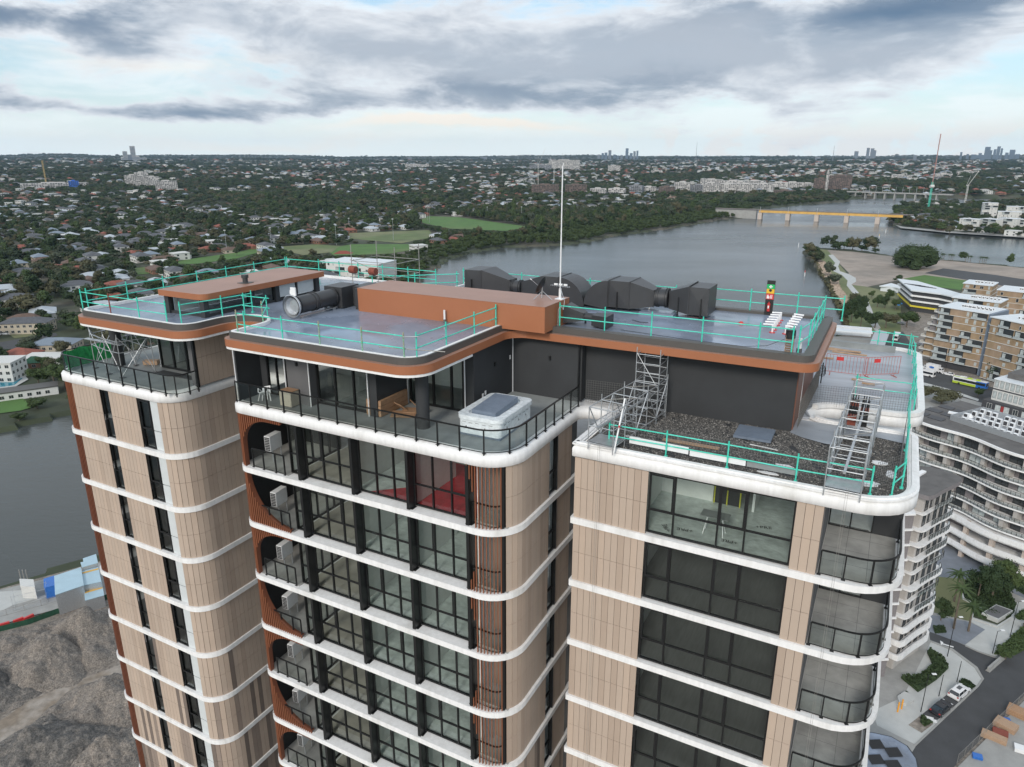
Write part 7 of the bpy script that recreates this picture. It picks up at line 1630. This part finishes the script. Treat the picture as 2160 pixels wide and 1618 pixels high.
def single_house(i):                                 # one mesh per kind for the far ones
    w_, r_, q_, lbl, s_ = HV[i]; me = bpy.data.meshes.new('house'); V = []; F = []; mi = []
    for k, m_ in enumerate((w_, r_, q_)):
        o = len(V); V += [tuple(v.co) for v in m_.vertices]; 
        for p in m_.polygons: F.append([o + a for a in p.vertices]); mi.append(k)
        me.materials.append(m_.materials[0])
    me.from_pydata(V, [], F); me.polygons.foreach_set('material_index', mi); me.update(); return me
SH = [single_house(i) for i in range(8)]
rsn = np.random.RandomState(11)
def sector(r0, r1, step, a0=-40, a1=40, jit=.45):    # jittered points in the view sector
    xs = np.arange(-r1 * math.sin(R(41)), r1 * math.sin(R(41)), step); ys = np.arange(r0 * .6, r1, step); X_, Y_ = np.meshgrid(xs, ys); X_ = X_.ravel() + rsn.uniform(-jit, jit, X_.size) * step; Y_ = Y_.ravel() + rsn.uniform(-jit, jit, Y_.size) * step
    r = np.hypot(X_, Y_); a = np.degrees(np.arctan2(X_, Y_)); k = (r > r0) & (r < r1) & (a > a0) & (a < a1); return X_[k], Y_[k]
BANK = [(-230, 160), (-178, 233), (-165, 250), (-130, 330), (-100, 430), (-74, 527), (-68, 589), (-58, 676), (-38, 730), (-10, 770), (36, 783), (83, 815), (128, 893), (218, 987), (322, 1129), (366, 1166), (458, 1367), (603, 1510), (724, 1600)]
def bankdist(x, y):
    best = np.full(x.shape, 1e9)
    for i in range(len(BANK) - 1):
        ax, ay = BANK[i]; bx, by = BANK[i+1]; dx, dy = bx - ax, by - ay; t_ = np.clip(((x - ax) * dx + (y - ay) * dy) / (dx*dx + dy*dy), 0, 1); best = np.minimum(best, np.hypot(x - ax - t_*dx, y - ay - t_*dy))
    return best
NEARSIDE = [(-230, 160), (-40, 230), (120, 330), (181, 379), (232, 511), (317, 762), (445, 624), (700, 560), (1400, 540), (1400, -200), (-420, -300)]
EAST = [(538, 1023), (553, 923), (610, 866), (720, 820), (1100, 740), (2500, 500), (2500, 1450), (1500, 1500), (1100, 1540), (900, 1520), (781, 1440), (650, 1260), (565, 1100)]
def land(x, y): return ~inpoly(x, y, RIVER) & ~inpoly(x, y, NEARSIDE)
def suburb(x, y):                                    # where houses stand, where woods are
    r = np.hypot(x, y); n_ = np.sin(x / 170 + 1) * np.sin(y / 210 + .5) + .5 * np.sin(x / 90 - y / 130) + .35 * np.sin(x / 400 + y / 300)
    s = n_ > -.45; left = (x < -60) & (r < 1100); s |= left & (n_ > -.9); s &= ~((bankdist(x, y) < 190) & (x > -60)); s &= ~((x > -60) & (x < 350) & (y < 1250) & (y > 500)); return s
street = lambda x, y: (np.abs(((x * .8 + y * .6) % 74) - 37) < 5.5)
placed = []
FS = (1.0, 1.03, 1.06, 1.10, 1.14)
def hlimit(x, y):                                    # trees in front of a field are low enough to leave it in view
    lim = np.full(x.shape, 99.)
    for k in range(len(FS) - 1, 0, -1):
        for f in FIELDS: lim = np.where(inpoly(x * FS[k], y * FS[k], f), 90 * (1 - 1 / FS[k - 1]) + .8, lim)
    return lim
def okfield(x, y, pad=True):
    b = np.zeros(x.shape, bool)
    for f in FIELDS: b |= inpoly(x * 1.02, y * 1.02, f)
    for f in FIELDS:
        cx_, cy_ = sum(p[0] for p in f) / len(f), sum(p[1] for p in f) / len(f); b |= inpoly(x, y, [(cx_ + (p[0] - cx_) * 1.05, cy_ + (p[1] - cy_) * 1.05) for p in f])
    return ~b
# special houses near the left edge
def villa(px, py, w, d, h, wm, rm, label, ang=.2, flat=False, cat='house', wins=True):
    x, y = G(px, py); t = empty('villa' if flat else 'house', (x, y, .05), ang, label, cat); q = MB(); q.box(-w/2, w/2, -d/2, d/2, 0, h); q.build('wall', M[wm], t)
    if flat: q = MB(); q.box(-w/2 - .3, w/2 + .3, -d/2 - .3, d/2 + .3, h, h + .4); q.build('roof', M[rm], t)
    else: hip(w, d, h, h + 2.4).build('roof', M[rm], t)
    if wins:
        for k in range(int(h // 2.7)):
            for i in range(int(w // 3)): inst('window', win_me(1.6, 1.4, 'win_dark', 'palewall'), t, (-w/2 + .6 + i * 3, -d/2, .8 + k * 2.8))
            for i in range(int(d // 3)): inst('window', win_me(1.4, 1.4, 'win_dark', 'palewall'), t, (w/2, -d/2 + .6 + i * 3, .8 + k * 2.8), R(90))
    placed.append((x, y, max(w, d) * .62)); return t
villa(60, 700, 24, 12, 5.8, 'wall_cream', 'tile_grey', 'cream two storey house with solar panels above the curved street', .15); villa(48, 757, 15, 11, 3, 'wall_brick', 'tile_red', 'house with reddish tiled roof below the street bend', -.2)
villa(120, 735, 20, 13, 3.2, 'wall_cream', 'roof_blue', 'house with dark blue solar roof partly behind the scaffold', .1); villa(100, 765, 17, 11, 3.2, 'palewall', 'palewall', 'white flat roofed house behind the green roofed shed', .1, True); villa(75, 775, 8, 6, 2.8, 'wall_brick', 'greencloth', 'small brick shed with a green roof', .3)
villa(15, 800, 12, 12, 8.4, 'palewall', 'palewall', 'tall white modern villa with large windows above the pool', .1, True); villa(62, 835, 20, 7, 3.2, 'palewall', 'darkfascia', 'long white building with dark flat roof by the river lawn', .55, True)
M['pool'] = mat('pool_water', (.03, .22, .30), .08, var=.05); o = sheet('swimming_pool', [(-40, 800), (10, 796), (48, 797), (30, 812), (-40, 822)], .5, M['pool'], None, th=.4); tag(o, 'long turquoise swimming pool below the white villa', 'pool')
sheet('pool_terrace', [(-60, 800), (0, 793), (55, 795), (60, 800), (28, 818), (-60, 832)], .42, M['paving'])
sheet('street', [(-60, 728), (0, 722), (60, 712), (118, 702), (122, 708), (70, 722), (50, 735), (20, 750), (-60, 765)], .12, M['asphalt']); sheet('verge', [(20, 706), (70, 702), (90, 704), (60, 710), (30, 713)], .14, M['grassdry'])
x, y = G(12, 706); car(x, y, .2, 'carwhite', 'white car parked in the street at the left edge', 'cars across the river')
skip = [(G(a, b)) for a, b in ((-60, 735), (0, 735), (30, 728), (60, 716), (100, 708), (-20, 810), (20, 806), (40, 800))]
for p in skip: placed.append((*p, 13))
hx, hy = sector(285, 1500, 25); k = land(hx, hy) & (hlimit(hx, hy) > 9) & suburb(hx, hy) & okfield(hx, hy) & (bankdist(hx, hy) > 42) & ~street(hx, hy); hx, hy = hx[k], hy[k]
o_ = np.argsort(np.hypot(hx, hy)); hx, hy = hx[o_], hy[o_]; cnt = 0; rh = random.Random(5)
rest_h = []
for x, y in zip(hx, hy):
    if any((x - a) ** 2 + (y - b) ** 2 < (c + 9) ** 2 for a, b, c in placed[:60]): continue
    if x > 150 and rh.random() < .4: continue
    i = rh.choice((0, 1, 1, 2, 3, 3, 4, 5, 6, 7, 7)); an = .64 + rh.choice((0, math.pi / 2)) + rh.uniform(-.12, .12)
    if cnt < 285:
        w_, r_, q_, lbl, s_ = HV[i]; far_ = 'near the river' if math.hypot(x, y) < 420 else ('in the streets beyond' if math.hypot(x, y) < 620 else 'in the wooded suburb')
        zone = 'at the left edge' if x / y < -.5 else ('left of the penthouse' if x / y < -.3 else ('above the left roof' if x / y < -.1 else 'beyond the mangroves'))
        t = empty('house', (x, y, float(hgt(x, y))), an, f'{lbl} house {far_}, {zone}', 'house', 'houses in the suburb across the river'); t.scale = (1.18, 1.18, 1.12); inst('wall', w_, t); inst('roof', r_, t); tag(inst('windows', q_, t), kind='stuff'); cnt += 1
        placed.append((x, y, s_ * .55))
    else: rest_h.append((x, y, i, an))
HPOS = np.array([(p[0], p[1], p[2]) for p in placed])
# ---- geometry nodes scatter: points with scale, turn and kind
def scatter(name, X_, Y_, Z_, S_, rot, var, objs, label=None):
    me = bpy.data.meshes.new(name); n = len(X_); me.vertices.add(n); me.vertices.foreach_set('co', np.stack([X_, Y_, Z_], -1).astype(np.float32).ravel())
    a = me.attributes.new('scl', 'FLOAT_VECTOR', 'POINT'); a.data.foreach_set('vector', S_.astype(np.float32).ravel()); a = me.attributes.new('rz', 'FLOAT', 'POINT'); a.data.foreach_set('value', rot.astype(np.float32)); a = me.attributes.new('kind_id', 'INT', 'POINT'); a.data.foreach_set('value', var.astype(np.int32))
    o = bpy.data.objects.new(name, me); C.objects.link(o); tag(o, kind='stuff'); ng = bpy.data.node_groups.new(name, 'GeometryNodeTree')
    ng.interface.new_socket('Geometry', in_out='INPUT', socket_type='NodeSocketGeometry'); ng.interface.new_socket('Geometry', in_out='OUTPUT', socket_type='NodeSocketGeometry')
    N = ng.nodes; gi, go = N.new('NodeGroupInput'), N.new('NodeGroupOutput'); jn = N.new('GeometryNodeJoinGeometry')
    def attr(nm, ty): q = N.new('GeometryNodeInputNamedAttribute'); q.data_type = ty; q.inputs['Name'].default_value = nm; return q.outputs['Attribute']
    sv, rv, kv = attr('scl', 'FLOAT_VECTOR'), attr('rz', 'FLOAT'), attr('kind_id', 'INT'); cx = N.new('ShaderNodeCombineXYZ'); ng.links.new(rv, cx.inputs[2])
    for i, ob in enumerate(objs):
        oi = N.new('GeometryNodeObjectInfo'); oi.inputs['Object'].default_value = ob; oi.inputs['As Instance'].default_value = True; oi.transform_space = 'ORIGINAL'
        ip = N.new('GeometryNodeInstanceOnPoints'); cp = N.new('FunctionNodeCompare'); cp.data_type = 'INT'; cp.operation = 'EQUAL'; ng.links.new(kv, cp.inputs[2]); cp.inputs[3].default_value = i
        ng.links.new(gi.outputs[0], ip.inputs['Points']); ng.links.new(cp.outputs[0], ip.inputs['Selection']); ng.links.new(oi.outputs['Geometry'], ip.inputs['Instance']); ng.links.new(cx.outputs[0], ip.inputs['Rotation']); ng.links.new(sv, ip.inputs['Scale']); ng.links.new(ip.outputs[0], jn.inputs[0])
    ng.links.new(jn.outputs[0], go.inputs[0]); md = o.modifiers.new('scatter', 'NODES'); md.node_group = ng; return o
def treepts(r0, r1, step, wlo, whi, hlo, hhi, seed, dens=.86, clear=True):
    X_, Y_ = sector(r0, r1, step); rs = np.random.RandomState(seed); k = land(X_, Y_) & okfield(X_, Y_)
    r = np.hypot(X_, Y_); bd = bankdist(X_, Y_); dn = np.where(suburb(X_, Y_) & (r < 9000), dens * .86, dens + .12); dn = np.where(bd < 60, 1.0, dn); k &= rs.uniform(0, 1, X_.size) < dn; k &= ~(street(X_, Y_) & suburb(X_, Y_) & (rs.uniform(0, 1, X_.size) < .75)); k &= (bd > 4) | (X_ > 620)
    X_, Y_ = X_[k], Y_[k]
    if clear and len(HPOS):
        d = np.full(X_.shape, 1e9)
        for a, b, c in HPOS: d = np.minimum(d, np.hypot(X_ - a, Y_ - b) - c)
        k = d > -.5; X_, Y_ = X_[k], Y_[k]
    n = len(X_); bd = bankdist(X_, Y_); man = ((bd < 70) & (X_ > -130) & (X_ < 520)) | (bd < 26)
    tall = (np.sin(X_ / 47 + 2) * np.sin(Y_ / 61) + np.sin(X_ / 23 + Y_ / 31) * .4)
    w = rs.uniform(wlo, whi, n); h = rs.uniform(hlo, hhi, n) * (1 + .22 * tall); h = np.where(man, h * .62, h); h = np.where(suburb(X_, Y_), h * .72, h); big_ = rs.uniform(0, 1, n) < .05; h = np.where(big_ & ~man, h * 1.5, h); w = np.where(big_ & ~man, w * 1.35, w)
    h = np.minimum(h, hlimit(X_, Y_)); w = np.minimum(w, h * 2.2)
    var = rs.choice([0, 1, 2, 3, 4, 5], n, p=[.26, .17, .17, .17, .15, .08]); var = np.where(man, 6, var)
    S_ = np.stack([w / 9, w * rs.uniform(.85, 1.15, n) / 9, h / 9], -1); return X_, Y_, hgt(X_, Y_) - .3, S_, rs.uniform(0, 6.28, n), var
# individual trees: the nearest ones
ind = treepts(235, 420, 9.6, 6.5, 11.5, 7, 12.5, 1)
order = np.argsort(np.hypot(ind[0], ind[1])); KN = ['dark', 'mid', 'far', 'dry', 'grey', 'far', 'mangrove']
KL = {'dark': 'dark green', 'mid': 'bright green', 'far': 'deep green', 'dry': 'olive brown', 'grey': 'grey green', 'mangrove': 'dense mangrove'}
for j in order[:240]:
    kd = KN[ind[5][j]]; x, y = ind[0][j], ind[1][j]; pos = 'at the water edge across the river' if bankdist(np.array([x]), np.array([y]))[0] < 45 else 'between the nearest houses across the river'
    tree(float(x), float(y), float(ind[3][j][2] * 9), float(ind[3][j][0] * 9), kd, f'{KL[kd]} tree {pos}', 'nearest trees across the river', int(j) % 997, float(ind[2][j]))
k = order[240:]
# light crown meshes for the masses; each also stands in the scene as a tree of its own
SRC = []
for i, kd in enumerate(KN):
    x, y = G([560, 470, 610, 660, 900, 500, 850][i], [545, 560, 548, 545, 560, 540, 575][i]); t = empty('tree', (x, y, 0), 0, f'{KL[kd]} tree standing by the sports fields' if i != 5 else 'deep green tree beside the thin strip of lawn', 'tree', 'trees by the sports fields')
    SRC.append(inst('crown', crown_mesh('crown', LM[kd], 9, 9, 60 + i, 420, .62, 11), t)); inst('trunk', tree_mesh('dark', 0)[1], t)
def cat_(*ts): return [np.concatenate([t[i] for t in ts]) for i in range(6)]
near_rest = [a[k] for a in ind]
a_ = cat_(near_rest, treepts(420, 1300, 8.6, 7.5, 13.5, 8, 15, 2))
scatter('near_canopy', *a_, SRC)
b_ = cat_(treepts(1300, 3000, 15, 14, 21, 8, 13, 3, .8, False), treepts(3000, 6000, 29, 27, 40, 9, 13, 4, .76, False), treepts(6000, 12600, 62, 62, 88, 11, 17, 5, .8, False))
scatter('far_canopy', *b_, SRC)
# east shore hill vegetation
# ---- houses beyond the individually built ones
hs = []
for i in range(8):
    px, py = 150 + i * 60, [470, 480, 466, 475, 482, 468, 478, 471][i]; x, y = G(px, py); o = bpy.data.objects.new('house', SH[i]); C.objects.link(o); o.location = (x, y, 0); o.rotation_euler = (0, 0, .6 + i); tag(o, f'{HV[i][3]} house standing mid distance in the left suburb', 'house', 'mid distance houses'); hs.append(o)
X_ = [p[0] for p in rest_h]; Y_ = [p[1] for p in rest_h]; V_ = [p[2] for p in rest_h]; A_ = [p[3] for p in rest_h]
for r0, r1, st, sc_, pr in ((1500, 3200, 36, 1.15, .5), (3200, 5600, 55, 1.5, .42), (5600, 9500, 100, 2.4, .4)):
    x, y = sector(r0, r1, st); kk = land(x, y) & suburb(x, y) & (rsn.uniform(0, 1, x.size) < pr * np.where((x < 0) & (np.hypot(x, y) > 2400), .55, 1)) & (np.hypot(x, y) < 8000) & ~((x > 560) & (x < 1100) & (y < 1560)); x, y = x[kk], y[kk]
    X_ += list(x); Y_ += list(y); V_ += list(rsn.choice([0, 1, 3, 7, 6, 6, 4, 2, 5, 0], len(x))); A_ += list(rsn.uniform(0, 3.1, len(x)))
X_, Y_, V_, A_ = map(np.array, (X_, Y_, V_, A_)); rr_ = np.hypot(X_, Y_); s_ = np.interp(rr_, [1400, 2500, 5000, 9000], [1, 1.2, 1.6, 2.4]); hs_ = np.interp(rr_, [1400, 2500, 5000, 9000], [1.1, 1.5, 1.9, 2.3])
scatter('far_houses', X_, Y_, hgt(X_, Y_), np.stack([s_, s_, hs_], -1), A_, V_, hs)
# ================================================================ mid and far buildings
def midrise(px, py, wpx, hpx, m, label, group, depth=18, ang=0, fl=3.1, name='apartment_block', winm='win_dark', fill=.62, seed=0, cat='apartment building', pos=None):
    x, y, z = pos or terr(px, py); r = math.hypot(x, y); k = r / FP * math.sqrt(1 + ((px - 1080) / FP) ** 2) * .93; w, h = wpx * k, hpx * k
    t = empty(name, (x, y, z), -math.atan2(x, y) + ang, label, cat, group); q = MB(); q.box(-w/2, w/2, 0, depth, -8, h); q.build('wall', M[m], t); rs = random.Random(seed + int(px))
    q = MB(); nf = max(2, min(60, int(h / fl))); fh = h / nf; nb = max(2, min(26, int(w / 4.2))); bw = w / nb
    for f in range(nf):
        for b in range(nb):
            if rs.random() < fill + .2: q.box(-w/2 + b * bw + bw * .14, -w/2 + b * bw + bw * rs.choice((.6, .86, .98)), -.12, -.02, f * fh + fh * .22, f * fh + fh * .78)
    if len(q.v): tag(q.build('windows', M[winm], t), kind='stuff')
    q = MB(); q.box(-w*.2, w*.15, depth*.3, depth*.7, h, h + 2.5); q.build('roof_house', M[m], t); return t
M['farwhite'] = mat('far_pale_wall', (.46, .45, .44), .8, var=.1); M['fargrey'] = mat('far_grey_wall', (.22, .23, .25), .8); M['farbrown'] = mat('far_brown_wall', (.14, .105, .09), .8); M['farblue'] = mat('far_blue_wall', (.10, .14, .19), .4); M['netblue'] = mat('blue_site_wrap', (.03, .13, .5), .7)
g_ = 'mid rise apartment blocks behind the far bank'; rs = random.Random(12)
for px, py, wp, hp, m in ((1150, 412, 60, 22, 'farbrown'), (1215, 410, 46, 20, 'farbrown'), (1262, 412, 34, 14, 'farwhite'), (1300, 411, 36, 13, 'farwhite'), (1340, 410, 28, 18, 'fargrey'), (1368, 409, 30, 14, 'farwhite'), (1405, 411, 32, 16, 'farbrown'), (1440, 408, 34, 22, 'farwhite'), (1472, 410, 30, 18, 'fargrey'), (1500, 412, 34, 24, 'farwhite'), (1500, 396, 44, 16, 'farwhite'),
                          (1535, 412, 30, 22, 'farwhite'), (1545, 398, 44, 15, 'farwhite'), (1572, 410, 36, 20, 'farwhite'), (1590, 396, 40, 13, 'farwhite'), (1612, 406, 36, 16, 'farwhite'), (1640, 400, 36, 13, 'farwhite'), (1672, 400, 38, 13, 'farwhite'), (1702, 400, 30, 11, 'farwhite'), (1655, 412, 40, 9, 'farbrown')):
    midrise(px, py, wp, hp, m, {'farwhite': 'white mid rise block with rows of balconies behind the river trees', 'farbrown': 'brown mid rise block behind the river trees', 'fargrey': 'grey mid rise block among the white ones'}[m], g_, 22, rs.uniform(-.2, .2))
for px, py, wp, hp, m, lb_ in ((1730, 405, 26, 24, 'farbrown', 'dark brown tower block left of the white lift core'), (1742, 406, 5, 38, 'farwhite', 'narrow white lift core between brown blocks'), (1770, 404, 38, 28, 'farbrown', 'wide brown tower block right of the white lift core'),
        (118, 400, 92, 10, 'farwhite', 'long low building under construction beside a yellow crane'), (158, 401, 14, 14, 'netblue', 'bright blue wrapped end of the construction building'), (283, 395, 26, 20, 'farwhite', 'left white flats of the mid left cluster'), (302, 397, 22, 26, 'farwhite', 'tallest flats of the mid left cluster'), (324, 398, 22, 20, 'farwhite', 'brown white flats right of the tallest in the mid left cluster'), (353, 404, 36, 18, 'farwhite', 'wide white flats at the right of the mid left cluster'),
        (1140, 362, 48, 14, 'fargrey', 'large grey hall building left of the hospital like block'), (1190, 360, 66, 22, 'farwhite', 'big pale building under construction behind the mast'), (1295, 364, 26, 14, 'farwhite', 'white office block right of the mast'), (880, 356, 50, 9, 'farwhite', 'long white building on the wooded hill'), (1385, 368, 24, 8, 'farwhite', 'small white block in the centre right hills'), (1030, 402, 40, 9, 'farwhite', 'pale low buildings above the sports fields'), (1170, 452, 20, 12, 'farbrown', 'brick flats at the edge of the far woods'),
        (2040, 372, 30, 8, 'farwhite', 'white block on the hill at the far right'), (1990, 376, 24, 7, 'farwhite', 'low white block left on the far right hill'), (1900, 380, 30, 8, 'farwhite', 'low white buildings above the road bridge')):
    midrise(px, py, wp, hp, m, lb_, None, 20, 0, cat='building')
# towers on the horizon
def skyl(px, top, wpx, m, label, group, r=8600, base=345):
    a = math.atan2(px - 1080, 1583); x, y = r * math.sin(a), r * math.cos(a); z = float(hgt(x, y)); zt = CAM_Z + (332 - top) * y * .91 / FP
    w = wpx * y * .954 / FP; t = empty('tower_block', (x, y, z), -a, label, 'tower', group); h = zt - z; q = MB(); q.box(-w/2, w/2, 0, w, -10, h); q.build('wall', M[m], t); q = MB(); nf = int(h / 9)
    for f in range(nf): q.box(-w/2 + w*.06, w/2 - w*.06, -1.2, -.1, f * 9 + 2, f * 9 + 6.5)
    if nf > 1: tag(q.build('window_bands', M['farblue'], t), kind='stuff')
    return t
for i, (px, top, w, m) in enumerate(((265, 318, 9, 'farwhite'), (264, 330, 16, 'farwhite'), (282, 307, 10, 'farwhite'), (275, 325, 10, 'fargrey'), (300, 332, 16, 'farwhite'), (290, 328, 8, 'farwhite'))): skyl(px, top, w, m, ['slim left tower of the horizon cluster at far left', 'broad low tower of the left horizon cluster', 'tallest tower of the left horizon cluster', 'grey tower between the two tall ones at far left', 'low wide block at the right of the left horizon cluster', 'block right behind the tallest at far left'][i], 'horizon cluster at far left', 6200, 350)
for i, (px, top, w) in enumerate(((1263, 325, 6), (1271, 322, 5), (1278, 321, 6), (1286, 316, 6), (1296, 325, 5), (1303, 327, 5), (1311, 326, 5), (1322, 312, 6), (1331, 322, 6), (1338, 318, 5), (1344, 317, 4))): skyl(px, top, w, 'farblue' if i % 3 else 'fargrey', 'slim blue grey tower of the horizon group right of the mast', 'horizon towers right of the mast')
for i, (px, top, w) in enumerate(((1805, 318, 8), (1829, 311, 6), (1838, 312, 7), (1842, 316, 8))): skyl(px, top, w, 'fargrey', 'pair of towers on the horizon left of the tall crane', 'horizon towers left of the crane')
for i, (px, top, w) in enumerate(((2026, 320, 4), (2040, 324, 5), (2052, 325, 8), (2066, 322, 6), (2080, 309, 10), (2087, 316, 6), (2096, 314, 5), (2103, 308, 6), (2110, 312, 4), (2122, 321, 6), (2133, 315, 10), (2145, 324, 8), (2070, 326, 30))): skyl(px, top, w, 'farblue', 'dark blue city tower on the horizon at far right', 'city towers at far right')
for i, (px, top, w) in enumerate(((863, 331, 10), (1020, 330, 14), (1725, 330, 10), (1575, 331, 12), (1930, 326, 6))): skyl(px, top, w, 'fargrey', ['lone grey block on the horizon left of centre', 'wide grey block on the horizon near the centre', 'low block on the horizon below the clouds', 'low block between the horizon masts', 'small block near the tall crane'][i], None, 7600)
for i, (px, top) in enumerate(((1468, 298), (1757, 306), (1186, 322))):
    a = math.atan2(px - 1080, 1583); r = 7000; x, y = r * math.sin(a), r * math.cos(a); z = float(hgt(x, y)); h = CAM_Z + (332 - top) * y * .91 / FP - z; q = MB(); q.tube((0, 0, 0), (0, 0, h), 3.0, 4, r2=.8); o = q.build('radio_mast', M['fargrey']); o.location = (x, y, z); tag(o, ['thin radio mast on the horizon right of centre', 'thin radio mast left of the horizon tower pair', 'small mast on the horizon beside the big pale building'][i], 'mast')
# tower cranes
def crane(px, pyb, pyt, m, label, jib=None, r=None):
    x, y, z = terr(px, pyb); R_ = math.hypot(x, y); k = R_ / FP; h = (pyb - pyt) * k; t = empty('tower_crane', (x, y, z), 0, label, 'crane'); s = .9 + k * .15
    q = MB()
    for sx in (-1, 1):
        for sy in (-1, 1): q.tube((sx * s, sy * s, 0), (sx * s, sy * s, h), s * .22, 4)
    n = int(h / 6)
    for i in range(n): q.tube((-s, -s, i * 6), (s, -s, i * 6 + 6), s * .14, 3); q.tube((s, s, i * 6), (-s, s, i * 6 + 6), s * .14, 3)
    q.build('mast', M[m], t)
    if jib:
        dx, dy = jib[0] * k, jib[1] * k; q = MB(); q.tube((0, 0, h * .97), (dx, 0, h * .97 + dy), s * .4, 4); q.tube((0, 0, h * .97), (-dx * .25, 0, h * .97), s * .6, 4); q.tube((-dx * .2, 0, h * .97), (dx * .1, 0, h * .97 + abs(dy) * .5 + 4), s * .2, 4); q.build('jib', M[m], t)
M['craneyellow'] = mat('pale_crane_paint', (.50, .36, .16), .6); M['cranered'] = mat('red_white_crane', (.40, .22, .20), .6)
x, y, z = terr(1957, 445)
crane(100, 400, 352, 'craneyellow', 'yellow tower crane beside the building at the far left', (3, 1)); crane(1957, 445, 395, 'teal', 'green lower part of the tall crane mast at the right', None); crane(1135, 398, 350, 'palewall', 'pale crane with raised jib left of the mast', (14, 32)); crane(1168, 395, 355, 'palewall', 'pale crane close left of the mast', (-8, 20)); crane(2035, 430, 398, 'palewall', 'white crane with a raised jib on the right shore', (14, 24))
a_ = empty('crane_mast', (x, y, z + 42), 0, 'upper red and white part of the tall crane on the right shore', 'crane'); k = math.hypot(x, y) / FP
q = MB(); q.tube((0, 0, 0), (0, 0, 88 * k), .8, 4); q.build('upper_mast', M['cranered'], a_); q = MB(); q.tube((-3, 0, 0), (3, 0, 0), 3, 6); q.build('cab', M['palewall'], a_)
for i, (px, py, w, h) in enumerate(((1945, 437, 60, 6), (1985, 440, 50, 7), (2010, 447, 30, 5))): midrise(px, py, w, h, 'farwhite', ['long pale shed near the foot of the tall crane', 'pale shed right of the tall crane foot', 'low shed behind the waterfront trees'][i], None, 30, 0, cat='shed', fill=-.2)
# floodlight poles of the sports fields
for i, (px, py, h) in enumerate(((479, 533, 22), (573, 520, 20), (710, 517, 22), (830, 507, 24), (737, 487, 16), (906, 470, 24), (902, 465, 22), (1100, 465, 20), (1028, 462, 18))):
    x, y = G(px, py); q = MB(); q.tube((0, 0, 0), (0, 0, h), .28, 5, r2=.15); q.box(-1, 1, -.2, .2, h - .6, h + .3); o = q.build('floodlight_pole', M['galv']); o.location = (x, y, 0); tag(o, 'tall floodlight pole beside the green sports fields', 'floodlight', 'floodlight poles of the sports fields')
x, y = G(725, 541); q = MB(); hip(16, 10, 3, 5.5).build('clubhouse_roof', M['rust']); 
o = bpy.data.objects['clubhouse_roof']; o.location = (x, y, 0); tag(o, 'orange red roof beside the bright green field', 'pavilion')
# stepped white building glimpsed behind the roof scaffold
xx = [(728, 585), (800, 590), (752, 578)]
t, L_ = flats('apartment_building', 'white terraced building on the near bank seen above the far roof edge', G(690, 590), G(800, 598), 26, 14, 4, wall_m='palewall', podium=.5, seed=41, sides=('f',), units=4, cells=4, dens=.5)
